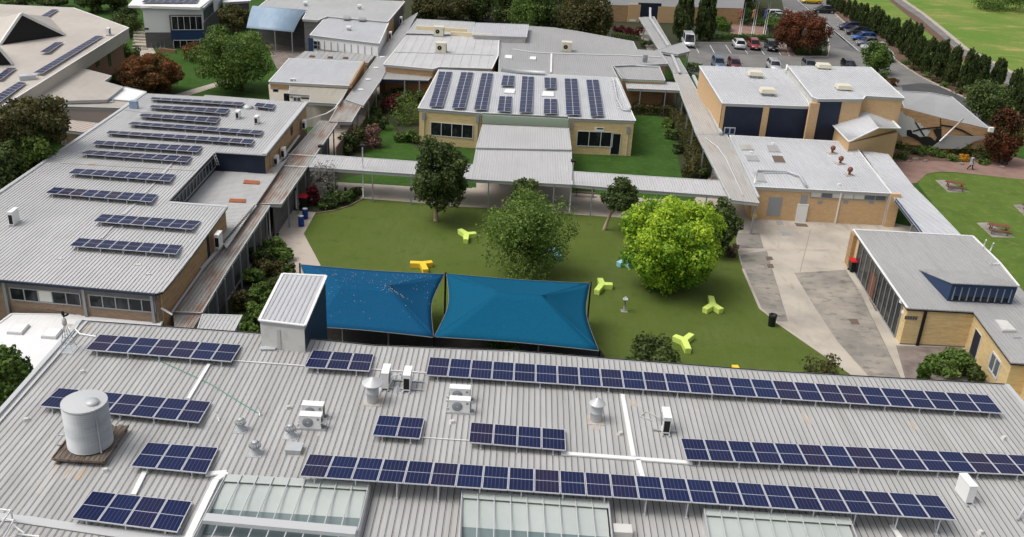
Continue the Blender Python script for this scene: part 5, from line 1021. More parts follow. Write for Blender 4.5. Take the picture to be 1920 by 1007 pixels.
# angular mural building
MBD = building('art_block', 'angular block with folded grey roof and a patterned brick wall', 'building', [(1684, 171, 4.9), (1745.5, 174, 4.9), (1785, 182, 4.6), (1856, 242, 3.4), (1763, 220.5, 4.1), (1696, 202.5, 4.9)], 4.9, wall='brick_tan', mt='roof_mid', spacing=None, over=.1, rimm='flashing')
A, B = MBD.w[5], MBD.w[3]; A, B = P(1696, 203.5, 4.9)+Vector((0, -.1, 0)), P(1856, 243, 3.4)+Vector((0, -.1, 0)); A.z = B.z = 0
mw = thing('feature_wall', 'long tan brick feature wall below the folded roof', 'wall', P(1780, 280, 0)); m = MB(); d_ = (B-A); a_ = P(1672, 272, 0); b_ = P(1858, 287, 0); m.bar((a_.x, a_.y, .9), (b_.x, b_.y, .9), .3, 1.8); m.build('low_wall', 'brick_tan', mw)
t2, n2 = facing(A, B)
def wallpoly(name, pts, mt, out, th=.03):
    vs = []
    for px, py in pts: u, z = wallhit(A, B, px, py); vs.append(Vector((A.x, A.y, 0))+t2*u+n2*out+Vector((0, 0, max(z, .05))))
    m = MB(); n = len(vs); bk2 = [v-n2*th for v in vs]; m.add(bk2+vs, [tuple(range(n-1, -1, -1)), tuple(range(n, 2*n))]+[(i, (i+1) % n, n+(i+1) % n, n+i) for i in range(n)]); return m.build(name, mt, mw)
wallpoly('main_wall', [(1672, 200), (1696, 203), (1763, 222), (1856, 244), (1856, 282), (1672, 270)], 'brick_tan', -.02, .1)
jag = [(1643, 194)]; 
g_r = random.Random(4)
top = [(1655, 198), (1686, 203)]; drip = []
for i in range(14):
    x = 1684+i*4.2; y = 202+i*2.7; drip += [(x, y+g_r.uniform(0, 5)), (x+1.8, y+g_r.uniform(4, 10))]
wallpoly('white_render', [(1645, 200), (1686, 200)]+drip+[(1745, 244), (1738, 256), (1690, 256)], 'clear_sheet', .05, .04)
wallpoly('dark_figure', [(1700, 244), (1708, 243), (1711, 250), (1718, 252), (1726, 258), (1735, 255), (1745, 257), (1753, 264), (1757, 258), (1749, 244), (1757, 240), (1765, 242), (1765, 258), (1760, 266), (1750, 275), (1742, 278), (1733, 274), (1724, 265), (1712, 258), (1700, 254)], 'dark', .1, .05)
wallpoly('dark_line', [(1715, 229), (1717, 228), (1734, 254), (1731, 255)], 'dark', .12); wallpoly('dark_arc', [(1711, 245), (1728, 240), (1763, 237), (1763, 239.5), (1730, 242.5), (1712, 247)], 'dark', .09)
wallpoly('dark_arc', [(1764, 233), (1785, 236), (1805, 243), (1826, 255), (1822, 255), (1803, 246), (1784, 239), (1764, 236)], 'dark', .09); wallpoly('joint', [(1762.5, 222), (1764, 222), (1764.5, 246), (1763, 246)], 'dark', .06)
wallpoly('tilted_sheet', [(1744, 277), (1775, 253), (1856, 256), (1826, 264), (1800, 278)], 'roof_mid', .3, .08)
u_, z_ = wallhit(A, B, 1761, 263); q0 = Vector((A.x, A.y, 0))+t2*u_+n2*.35+Vector((0, 0, z_)); u_, z_ = wallhit(A, B, 1800, 224); q1 = Vector((A.x, A.y, 0))+t2*u_+n2*.6+Vector((0, 0, z_)); m = MB(); m.tube([q0, q1+(q1-q0)*.12], .09, 8); tag(m.build('slanted_pole', 'white_paint'), 'thick white pole leaning across the feature wall', 'pole')
box_thing('wall_light', 'white floodlight at the tip of the folded roof', 'light', 1857, 247, 4.4, (.5, .4, .5), 'white_paint')
# kitchen block
KB = building('kitchen_block', 'tan brick block with pale roof facing the concrete yard', 'building', [(1368, 254), (1598, 267), (1671, 363), (1413, 350)], 3.3, wall='brick_pink', mt='roof_light', spacing=.3, over=.12, rimm='flashing_white', fascia='gutter')
A, B = KB.w[3], KB.w[2]
win(KB.o, A, B, 1521, 359, 1660, 376, 7, 'frame_grey', 'glass_grey', blinds=(0, 2, 3, 4), zr=None)
panel(KB.o, A, B, 1443, 369, 1461, 405, 'frame_grey', 'door'); panel(KB.o, A, B, 1503, 365, 1512, 382, 'frame_grey', 'wall_cabinet'); 
for px in (1538, 1586, 1634): panel(KB.o, A, B, px-4, 376, px+4, 382, 'frame_grey', 'wall_patch', .03)
m = MB(); u, z = wallhit(A, B, 1575, 370); wrect(m, A, B, u-.06, u+.06, 0, 3.1, .12, .1); m.build('downpipe', 'white_paint', KB.o)
m = MB(); u, z = wallhit(A, B, 1667, 380); wrect(m, A, B, u-.1, u+.85, 0, 3.35, .35, .5); m.build('end_pier', 'brick_pink', KB.o); m = MB(); wrect(m, A, B, u-.22, u-.1, 0, 3.2, .2, .2); m.build('corner_downpipe', 'gutter', KB.o)
box_thing('white_cupboard', 'tall white metal cupboard against the tan brick wall', 'cupboard', 1499, 414, 0, (1.0, .6, 1.75), 'white_paint', cap=1)
skylight('first square vent hatch on the kitchen roof', [(1384, 271), (1408, 272), (1414, 281), (1390, 281)], 3.3, 'roof_patchy', group='kitchen roof hatches'); skylight('second square vent hatch, nearer, on the kitchen roof', [(1396, 291), (1420, 292), (1425, 302), (1401, 301)], 3.3, 'roof_mid', group='kitchen roof hatches')
skylight('third vent hatch beside the copper flues', [(1436, 272), (1458, 273), (1464, 285), (1441, 284)], 3.3, 'roof_mid', group='kitchen roof hatches'); skylight('rusty square hatch in the middle of the kitchen roof', [(1446, 292), (1468, 293), (1474, 305), (1451, 304)], 3.3, 'timber', group='kitchen roof hatches'); skylight('nearest hatch on the kitchen roof beside the walkway', [(1411, 322), (1430, 323), (1438, 341), (1418, 340)], 3.3, 'roof_mid', group='kitchen roof hatches')
for px, py, lb in ((1560, 288, 'furthest copper topped flue on the kitchen roof'), (1575, 308, 'middle copper topped flue on the kitchen roof'), (1592, 329, 'nearest copper topped flue on the kitchen roof')):
    p = P(px, py, 3.3); o = thing('copper_flue', lb, 'roof flue', p, 'copper topped flues', local=True); m = MB(); m.box((0, 0, .05), (.95, .55, .1), .3); m.build('base', 'tile_pink', o); m = MB(); m.lathe((0, 0, 0), [(.12, .1), (.12, .4), (.24, .45), (.26, .7), (.14, .85), (.001, .88)], 14); m.build('cowl', 'copper', o)
pipe('grey duct bending across the kitchen roof', [(1420, 321, 3.4), (1474, 321, 3.4), (1500, 330, 3.4), (1512, 349, 3.4)], 3.35, .12, 'galv', 'duct', 'duct'); pipe('white vent pipe near the kitchen roof corner', [(1415, 343, 3.3), (1419, 325, 4.2)], 3.3, .09, 'white_paint', 'vent_pipe', 'vent pipe')
for px, py in ((1449, 271), (1408, 287), (1573, 348)): box_thing('roof_block', 'little white cap %s on the kitchen roof' % {1449: 'at the far side', 1408: 'between the hatches', 1573: 'near the gutter'}[px], 'roof fitting', px, py, 3.3, (.25, .25, .2), 'white_paint', 0, 'small caps on the kitchen roof')
GW = walkway('covered_walkway', 'long smooth grey walkway roof between kitchen and lawn', [(1616, 283), (1665, 289.5), (1712, 350), (1747, 384), (1801, 441), (1727, 437), (1677.7, 373)], 3.0, 'roof_light', spacing=.6, ang=100, posts=[(1722, 434, 1700, 405, 1)])
m = MB(); m.bar(P(1679, 375, 2.95), P(1727, 437, 2.95), .1, .35); m.build('navy_fascia', 'navy_bright', GW)
# right bottom block
ZR = 3.05
RB = building('yellow_brick_hall', 'yellow brick hall with grey roof and glazed side on the right', 'building', [(1600, 431), (1824, 443.5), (1875.5, 494.7), (1910, 537), (2120, 760), (2080, 760), (1940, 700), (1929, 682), (1896, 680), (1825.4, 584.5), (1701, 578), (1650, 504)], ZR, wall='brick_yellow', mt='roof_mid', over=.15, fascia='navy', fd=.12, spacing=.3, rimm=None)
m = MB(); p_ = RB.poly; 
for i, (a, b) in enumerate(((0, 1), (1, 2), (2, 3), (11, 0), (10, 11))): m.bar(p_[a]+Vector((0, 0, .04)), p_[b]+Vector((0, 0, .04+.002*i)), .16, .07)
m.build('edge_capping', 'flashing_white', RB.o)
A, B = RB.w[0], RB.w[11]; A2_, B2_ = RB.w[11], RB.w[10]
gn = Vector((-1, 0, 0)); L = (B-A).length
m = MB(); wrect(m, A, B, -.1, .9, 0, ZR-.1, .35, .6, n=gn); m.build('brick_pier', 'brick_tan', RB.o)
def glazing(A, B, u0, u1, k, open_=None):
    fo = MB()
    for i in range(k+1): u = u0+(u1-u0)*i/k; wrect(fo, A, B, u-.04, u+.04, .05, ZR-.25, .1, .1, n=gn)
    wrect(fo, A, B, u0, u1, .0, .08, .11, .12, n=gn); wrect(fo, A, B, u0, u1, ZR-.25, ZR-.17, .11, .12, n=gn)
    fo = fo.build('glazed_wall', 'frame_grey', RB.o); m = MB(); wrect(m, A, B, u0, u1, .08, ZR-.25, .05, .04, n=gn); m.build('pane', 'glass_dark', fo)
    if open_: m = MB(); wrect(m, A, B, open_[0], open_[1], .1, 2.0, .065, .01, n=gn); m.build('warm_panel', 'timber_red', fo)
L2 = (B2_-A2_).length
glazing(A, B, 1.8, L, 5, (L*.75, L*.93)); glazing(A2_, B2_, 0, L2-1.0, 6)
A, B = RB.w[10], RB.w[9]
m = MB(); u, z = wallhit(A, B, 1731, 600); wrect(m, A, B, u-.1, u+.1, 0, ZR-.2, .14, .12); m.build('downpipe', 'dark', RB.o)
lt = thing('breeze_blocks', 'dark grid of square vent blocks set high in the yellow wall', 'wall vent', RB.o.location); u0, z1 = wallhit(A, B, 1697, 592); u1, z0 = wallhit(A, B, 1720, 599.5)
for i in range(5): m = MB(); ui = u0+(u1-u0)*i/5; wrect(m, A, B, ui, ui+(u1-u0)/5*.8, z0, z1, .04, .03); m.build('vent_block', 'grey_wall', lt)
m = MB(); wrect(m, A, B, 0, (B-A).length, 0, .12, .02, .03); m.build('plinth_stain', 'stain_dark', RB.o)
A, B = RB.w[9], RB.w[8]
d1 = panel(RB.o, A, B, 1822, 647, 1832, 661, 'navy', 'door', .05, zr=(0.05, 2.1)); u, z = wallhit(A, B, 1827, 654); m = MB(); wrect(m, A, B, u-.62, u+.62, 0, 2.18, .035, .05); m.build('door_frame', 'frame_white', RB.o)
win(RB.o, A, B, 1857, 677, 1873, 698, 2, 'frame_white', 'glass_grey', zr=(.95, 2.1), fw=.12)
for px, py, lb in ((1691, 568, 'white security light under the roof corner'), (1695, 588, 'white camera on the yellow wall corner')): box_thing('security_light', lb, 'light', px, py, ZR-.3 if py < 580 else ZR-.9, (.3, .3, .22), 'white_paint', .4, 'security lights')
# dormer
dm = thing('roof_dormer', 'navy clad dormer with a row of dark windows on the right roof', 'dormer', P(1840, 560, ZR)); hz = ZR+1.55
fl, fr, tl, tr = P(1776, 576, ZR+.03), P(1893, 584, ZR+.03), P(1786.5, 530.5, hz), P(1909, 536.5, hz); bl_, br_ = P(1722, 505, ZR+.05), P(1838, 509.5, ZR+.05)
fl = Vector((tl.x, tl.y+.1, ZR+.03)); fr = Vector((tr.x-.05, tr.y+.1, ZR+.03))
m = MB(); m.add([fl, fr, tr, tl, bl_, br_], [(0, 1, 2, 3), (0, 3, 4), (1, 5, 2)]); m.build('cladding', 'navy_bright', dm)
roofsheet(dm, [tl+Vector((-.1, -.15, .05)), tr+Vector((.1, -.15, .05)), br_, bl_], 'roof_mid', fascia=None, th=.06, spacing=.3)
Wd = (fr-fl); m = MB(); k = 8; nd = Vector((0, -1, 0))
for i in range(k+1): a = fl.lerp(fr, .06+.88*i/k); m.bar(a+Vector((0, -.06, .12)), a+Vector((0, -.06, 1.2)), .07, .07)
m.build('window', 'frame_grey', dm); m = MB(); a, b = fl.lerp(fr, .06), fl.lerp(fr, .94); m.add([a+Vector((0, -.03, .12)), b+Vector((0, -.03, .12)), b+Vector((0, -.03, 1.2)), a+Vector((0, -.03, 1.2))], [(0, 1, 2, 3)]); m.build('pane', 'glass_dark', dm)
skylight('frosted square skylight on the lower right roof', [(1865, 599), (1888, 601), (1907, 620), (1880, 620)], ZR, 'white_dirty', .18)
for i, (a, b) in enumerate((((1844, 463), (1849, 450)), ((1857, 470), (1863, 456)))): pipe('%s white vent pipe on the right roof edge' % ('left', 'right')[i], [(*a, ZR), (*b, ZR+.9)], ZR, .06, 'white_paint', 'vent_pipe', 'vent pipe', 'white vent pipes')
pipe('small white rail at the right roof edge', [(1856, 494, ZR+.1), (1876, 494, ZR+.1)], ZR, .04, 'white_paint'); box_thing('roof_block', 'dark bar lying below the frosted skylight', 'roof fitting', 1907, 634, ZR, (.6, .08, .06), 'frame_grey', .1)
# brick gym at the top
TB = building('brick_gym', 'tan brick hall with white upper wall at the top of the photo', 'building', [(1130, -60), (1400, -55), (1400, -20), (1130, -28)], 6.5, wall='brick_tan', mt='roof_light', spacing=.5, over=.1)
A, B = TB.w[3], TB.w[2]; 
u, z = wallhit(A, B, 1250, 12); L = (B-A).length; m = MB(); wrect(m, A, B, 0, L, z, 6.4, .06, .1); m.build('upper_wall', 'white_wall', TB.o)
panel(TB.o, A, B, 1197, 5, 1233, 70, 'navy', 'doorway', .12); panel(TB.o, A, B, 1179, 8, 1196, 60, 'brick_pink', 'left_pier', .25, th=.25); panel(TB.o, A, B, 1234, 12, 1262, 60, 'brick_pink', 'right_pier', .2, th=.2)
s = panel(TB.o, A, B, 1180, 36, 1191, 40, 'white_paint', 'sign_board', .3)
# ================= YARD FURNITURE =================
def ybench(label, c, tips, mt):
    C = P(c[0], c[1], .45); o = thing('y_bench', label, 'bench', (C.x, C.y, 0), 'three armed playground benches'); T = [P(t[0], t[1], .45) for t in tips]; hw = .24
    dirs = []
    for t in T:
        d = Vector((t.x-C.x, t.y-C.y)); dirs.append((math.atan2(d.y, d.x), min(1.35, max(.85, d.length))))
    dirs.sort(); out = []
    for i, (a, L) in enumerate(dirs):
        d = Vector((math.cos(a), math.sin(a))); n = Vector((-d.y, d.x)); a2, L2 = dirs[(i+1) % 3]; d2 = Vector((math.cos(a2), math.sin(a2))); n2 = Vector((-d2.y, d2.x))
        out += [d*L-n*hw*.95, d*L+n*hw*.95]; k = (n-n2)
        # inner corner where the two arms meet
        den = d.x*d2.y-d.y*d2.x
        if abs(den) > .2: q = (n2*-hw-n*hw); t = (q.x*d2.y-q.y*d2.x)/den; out.append(n*hw+d*min(t*1.12, .6))
        else: out.append(n*hw)
    poly = [Vector((C.x+v.x, C.y+v.y, 0)) for v in out]; m = MB(); n_ = len(poly)
    if not ccw(poly): poly = poly[::-1]
    ins = inset(poly, .025); m.add([(p.x, p.y, .02) for p in ins]+[(p.x, p.y, .43) for p in poly]+[(p.x, p.y, .46) for p in ins], [(i, (i+1) % n_, n_+(i+1) % n_, n_+i) for i in range(n_)]+[(n_+i, n_+(i+1) % n_, 2*n_+(i+1) % n_, 2*n_+i) for i in range(n_)]+[tuple(range(2*n_, 3*n_))]); m.build('seat', mt, o); return o
ybench('lime bench nearest the round dark tree', (875, 437), [(862, 429), (892, 436), (873, 451)], 'lime'); ybench('golden yellow bench just beyond the left shade sail', (792, 492), [(769, 491), (810, 490), (800, 508)], 'sun_yellow')
ybench('pale blue bench half hidden behind the feathery tree', (1038, 468), [(1020, 464), (1048, 463), (1050, 480)], 'sky_blue'); ybench('pale blue bench peeking out from under the lime green tree', (1172, 487), [(1160, 492), (1180, 479), (1184, 494)], 'sky_blue')
ybench('lime bench right beside the teal shade sail', (1129, 531), [(1125, 521), (1149, 532), (1118, 545)], 'lime'); ybench('lime bench between the lime tree and the black bin', (1337, 569), [(1333, 554), (1322, 578), (1353, 579)], 'lime')
ybench('lime bench in the open turf nearest the front roof', (1283, 636), [(1297, 625), (1266, 629), (1293, 658)], 'lime'); ybench('yellow bench mostly cut off by the front roof gutter', (1384, 696), [(1379, 686), (1370, 706), (1396, 707)], 'sun_yellow')
# drinking fountain
df = thing('drinking_fountain', 'slim grey drinking fountain post standing on the turf', 'fountain', P(1170, 584), None, local=True); m = MB(); m.box((0, 0, .03), (.5, .5, .06)); m.build('base', 'concrete_dark', df); m = MB(); m.tube([(0, 0, .05), (0, 0, .95)], .07, 10); m.build('pillar', 'frame_grey', df)
m = MB(); m.lathe((.03, 0, .95), [(.05, 0), (.2, .05), (.22, .14), (.17, .12), (.02, .08)], 16); m.tube([(-.05, 0, 1.0), (-.05, 0, 1.22), (.08, 0, 1.26)], .03, 6); m.build('bowl', 'flashing', df); m = MB(); m.tube([(.2, 0, 1.1), (.32, -.03, 1.14)], .035, 6); m.build('tap', 'copper', df)
# bins, drums
def wbin(label, px, py, lid, s=1.0, rz=0, body='bin_black', group='wheelie bins'):
    o = thing('wheelie_bin', label, 'bin', P(px, py), group, local=True); o.rotation_euler = (0, 0, rz); m = MB(); m.hexa([(-.24*s, -.28*s, .05), (.24*s, -.28*s, .05), (.24*s, .28*s, .05), (-.24*s, .28*s, .05)], [(-.31*s, -.37*s, .95*s), (.31*s, -.37*s, .95*s), (.31*s, .37*s, .95*s), (-.31*s, .37*s, .95*s)]); m.build('body', body, o)
    m = MB(); m.hexa([(-.34*s, -.4*s, .96*s), (.34*s, -.4*s, .96*s), (.34*s, .42*s, .96*s), (-.34*s, .42*s, .96*s)], [(-.3*s, -.34*s, 1.04*s), (.3*s, -.34*s, 1.04*s), (.3*s, .38*s, 1.08*s), (-.3*s, .38*s, 1.08*s)]); m.build('lid', lid, o)
    for t in (-1, 1): m = MB(); m.lathe((t*.27*s, .3*s, .1), [(.001, -.03), (.1, -.03), (.1, .03), (.001, .03)], 12, 0, 'x'); m.build('wheel', 'rubber', o)
    m = MB(); m.tube([(-.25*s, .44*s, .93*s), (.25*s, .44*s, .93*s)], .02, 6); m.build('handle', body, o); return o
wbin('red lidded bin against the glazed yellow hall', 1598, 509, 'bin_red', 1.05); wbin('red lidded bin in the dark corner by the rusty walkway', 570, 389, 'bin_red', 1.15); 
rb = thing('round_bin', 'round black litter bin at the kink of the turf edge', 'bin', P(1446, 611), None, local=True); m = MB(); m.lathe((0, 0, 0), [(.26, 0), (.3, .8), (.31, .82), (.31, .9), (.2, .92), (.19, .7), (.001, .69)], 20); m.build('body', 'bin_black', rb); m = MB(); m.lathe((0, 0, .9), [(.31, 0), (.32, .05), (.2, .06)], 20); m.build('rim', 'rubber', rb)
for px, py, lb in ((565, 424, 'nearer of the two blue drums on the pale path'), (572.5, 410, 'further of the two blue drums on the pale path')):
    o = thing('blue_drum', lb, 'drum', P(px, py), 'blue drums', local=True); m = MB(); m.lathe((0, 0, 0), [(.22, 0), (.26, .05), (.25, .3), (.27, .34), (.25, .38), (.25, .62), (.27, .66), (.25, .7), (.25, .92), (.22, .97)], 18); m.build('body', 'drum_blue', o); m = MB(); m.lathe((0, 0, .96), [(.23, 0), (.23, .03), (.001, .04)], 18); m.build('lid', 'white_dirty', o)
def lightpole(label, px, py, ytop):
    G = P(px, py); z = Q(px, ytop, G.y).z; o = thing('light_pole', label, 'light pole', G, 'yard light poles', local=True); m = MB(); m.tube([(0, 0, -.05), (0, 0, z-.2)], [.075, .055], 10); m.build('pole', 'white_paint', o)
    m = MB(); m.box((0, .0, z-.1), (.45, .5, .16)); m.build('lamp_head', 'dark', o); m = MB(); m.box((0, 0, z-.19), (.35, .4, .02)); m.build('lens', 'flashing', o)
lightpole('tall white light pole beside the garden at the left link roof', 681, 370, 271); lightpole('tall white light pole right of the big canopy', 1067.5, 398, 299); lightpole('shorter light post in front of the rusty walkway', 556, 391, 352); lightpole('short light post behind the left link roof', 603, 330, 272); lightpole('light post near the neighbouring dark garden bed', 507, 442, 386)
def bench(label, px, py, L=2.0, rz=0):
    o = thing('park_bench', label, 'bench', P(px, py), None, local=True); o.rotation_euler = (0, 0, rz)
    for k in range(3): m = MB(); m.box((0, -.12+k*.14, .44), (L, .11, .04)); m.build('seat_slat', 'timber', o)
    for k in range(2): m = MB(); m.box((0, .27+k*.02, .6+k*.16), (L, .03, .11)); m.build('back_slat', 'timber', o)
    for s in (-1, 1): m = MB(); m.box((s*L*.4, -.12, .21), (.06, .06, .42)); m.box((s*L*.4, .24, .4), (.06, .06, .82)); m.box((s*L*.4, .05, .4), (.05, .4, .05)); m.build('leg', 'dark', o)
bench('dark slatted bench on the path under the right link roof', 1096, 369, 2.1, -.05)
def picnic(label, px, py, pad):
    G = P(px, py); o = thing('picnic_table', label, 'picnic table', G, 'picnic tables on the lawn', local=True); o.rotation_euler = (0, 0, R(-14))
    for k in range(5): m = MB(); m.box((0, -.34+k*.17, .74), (1.9, .14, .04)); m.build('table_board', 'timber_red', o)
    for s in (-1, 1):
        for k in range(2): m = MB(); m.box((0, s*(.72+k*.14), .45), (1.9, .12, .04)); m.build('seat_board', 'timber_red', o)
        m = MB(); m.bar((s*.7, -.3, .72), (s*.7, -.6, .02), .06, .09); m.bar((s*.7, .3, .72), (s*.7, .6, .02), .06, .09); m.box((s*.7, 0, .4), (.05, 1.65, .08)); m.box((s*.7, 0, .69), (.05, .8, .07)); m.build('leg_frame', 'timber_red', o)
    s_ = sheet('picnic_pad', pad, 'concrete_dark', .017); return o
picnic('picnic table nearest the long grey walkway roof', 1789, 354, [(1753, 338), (1772, 337.5), (1819, 361), (1778, 361)]); picnic('picnic table in the middle of the bright lawn', 1871, 436, [(1831, 418), (1851, 417), (1904, 446), (1860, 445)]); picnic('picnic table cut by the right edge of the photo', 1935, 398, [(1899, 384), (1920, 383), (1975, 410), (1925, 410)])
for px, py, lb in ((648, 368, 'grey'), (663, 369, 'brown')): 
    q = P(px, py); m = MB(); m.tube([(0, 0, -.05), (0, 0, .85)], .13, 10); m.lathe((0, 0, .85), [(.13, 0), (.1, .08), (.001, .12)], 10); o = m.build('bollard', 'timber_red' if lb == 'brown' else 'timber_grey', None, (0, 0, 0)); o.location = q; tag(o, f'{lb} timber post at the back of the corner garden', 'bollard', 'garden bollards')
for q, lb in (([(1436, 481), (1447, 481), (1450, 487), (1438, 488)], 'dark drain grate at the left of the concrete yard, further'), ([(1438, 495), (1449, 495), (1451, 502), (1440, 502)], 'dark drain grate at the left of the concrete yard, nearer'), ([(1591, 597.5), (1607, 598), (1612, 608), (1597, 607)], 'dark square drain grate in the middle slab'), ([(1629, 559), (1638, 560), (1651, 582), (1642, 583)], 'long rusty grate at the glass doors'),
    ([(1455, 415), (1467, 415), (1470, 421), (1458, 421)], 'grey lid near the kitchen door'), ([(1464, 434), (1481, 435), (1484, 441), (1467, 441)], 'grey lid further out on the concrete'), ([(1490, 418), (1512, 420), (1516, 425), (1494, 424)], 'rusty lid by the white cupboard'), ([(514, 437), (524, 437), (520, 444), (510, 444)], 'black grate on the pale path')):
    W_ = PP(q, .03); m = MB(); W_ = W_ if ccw(W_) else W_[::-1]; m.prism(W_, .02, None, 0); i_ = inset(W_, .03); m2 = MB(); o = m.build('drain_grate', 'timber' if 'rusty' in lb or 'dark' in lb else ('dark' if 'black' in lb else 'frame_grey')); tag(o, lb, 'drain cover', 'ground covers')
# yellow play thing at walkway end
o = thing('first_aid_stand', 'yellow hose reel by the end post of the right walkway', 'hose reel', P(1412, 414), None, local=True); m = MB(); m.lathe((0, 0, .5), [(.001, -.1), (.3, -.1), (.3, .1), (.001, .1)], 18, 0, 'y'); m.build('reel', 'sun_yellow', o); m = MB(); m.box((0, .1, .35), (.1, .1, .7)); m.build('stand', 'dark', o)
box_thing('wall_tank', 'black bin shaped box on the brick pier by the walkway end', 'box', 1424, 395, .4, (.45, .4, .8), 'bin_black', top=.85)

# ================= PEOPLE =================
def person(label, px, py):
    G = P(px, py); o = thing('person', label, 'person', G, None, local=True); o.rotation_euler = (0, 0, R(80))
    # skeleton, facing -Y locally (rotated to walk across the picture)
    J = {'pel': (0, 0, .92, .13, .10), 'che': (0, .01, 1.25, .15, .11), 'nec': (0, .0, 1.45, .055, .055), 'hd0': (0, -.01, 1.54, .07, .085), 'hd1': (0, -.01, 1.64, .075, .09), 'hd2': (0, 0, 1.7, .04, .05),
         'hl': (.09, 0, .86, .09, .09), 'kl': (.1, -.18, .49, .055, .055), 'al': (.1, -.26, .09, .038, .038), 'fl': (.1, -.42, .04, .03, .03), 'hr': (-.09, 0, .86, .09, .09), 'kr': (-.1, .08, .47, .055, .055), 'ar': (-.1, .36, .13, .038, .038), 'fr': (-.1, .27, .03, .03, .03),
         'sl': (.18, 0, 1.38, .055, .055), 'el': (.22, .14, 1.1, .04, .04), 'wl': (.21, .1, .86, .026, .026), 'sr': (-.18, 0, 1.38, .055, .055), 'er': (-.22, -.08, 1.1, .04, .04), 'wr': (-.19, -.28, .95, .026, .026)}
    Eg = [('pel', 'che'), ('che', 'nec'), ('nec', 'hd0'), ('hd0', 'hd1'), ('hd1', 'hd2'), ('pel', 'hl'), ('hl', 'kl'), ('kl', 'al'), ('al', 'fl'), ('pel', 'hr'), ('hr', 'kr'), ('kr', 'ar'), ('ar', 'fr'), ('che', 'sl'), ('sl', 'el'), ('el', 'wl'), ('che', 'sr'), ('sr', 'er'), ('er', 'wr')]
    for s, w_, dy in ((1, 'wl', 0), (-1, 'wr', 0)):
        x, y, z = J[w_][:3]; J['p'+w_] = (x, y-.02, z-.07, .026, .016); Eg.append((w_, 'p'+w_))
        for k in range(4): kx = y-.045+k*.022; n1 = f'{w_}{k}a'; n2 = f'{w_}{k}b'; ln = (.075, .085, .08, .06)[k]; J[n1] = (x, kx-.01, z-.12, .009, .009); J[n2] = (x-s*.015, kx-.02, z-.12-ln*.8, .008, .008); Eg += [('p'+w_, n1), (n1, n2)]
        J[w_+'t'] = (x-s*.01, y-.065, z-.11, .009, .009); Eg.append(('p'+w_, w_+'t'))
    ks = list(J); me = bpy.data.meshes.new('body'); me.from_pydata([J[k][:3] for k in ks], [(ks.index(a), ks.index(b)) for a, b in Eg], []); b = link('body', me, o, (0, 0, 0)); sk = b.modifiers.new('s', 'SKIN')
    for i, k in enumerate(ks): me.skin_vertices[0].data[i].radius = J[k][3:5]
    me.skin_vertices[0].data[0].use_root = True; ss = b.modifiers.new('u', 'SUBSURF'); ss.levels = ss.render_levels = 1; me.materials.append(MATS['skin'])
    m = MB(); m.lathe((0, 0, 0), [(.27, .62), (.25, .8), (.2, .95), (.185, 1.05), (.21, 1.25), (.215, 1.36), (.13, 1.45), (.07, 1.49)], 18)
    for s_, e_, w_ in (('sl', 'el', 'wl'), ('sr', 'er', 'wr')): m.tube([J[s_][:3], J[e_][:3], J[w_][:3]], [.085, .065, .05], 10)
    c = m.build('coat', 'coat_grey', o, (0, 0, 0)); m = MB()
    for h, k, a in (('hl', 'kl', 'al'), ('hr', 'kr', 'ar')): m.tube([J[h][:3], J[k][:3], J[a][:3]], [.105, .075, .055], 10)
    m.build('trousers', 'trouser', o, (0, 0, 0)); m = MB()
    for a, f in (('al', 'fl'), ('ar', 'fr')): m.tube([J[a][:3], J[f][:3]], [.055, .045], 8)
    m.build('shoes', 'rubber', o, (0, 0, 0)); m = MB(); m.lathe((0, .015, 1.52), [(.07, 0), (.098, .05), (.1, .12), (.07, .19), (.001, .215)], 16); o2 = m.build('hair', 'hair', o, (0, 0, 0)); return o
person('person in a long grey patterned coat and black trousers walking on the brick path', 1819, 318)

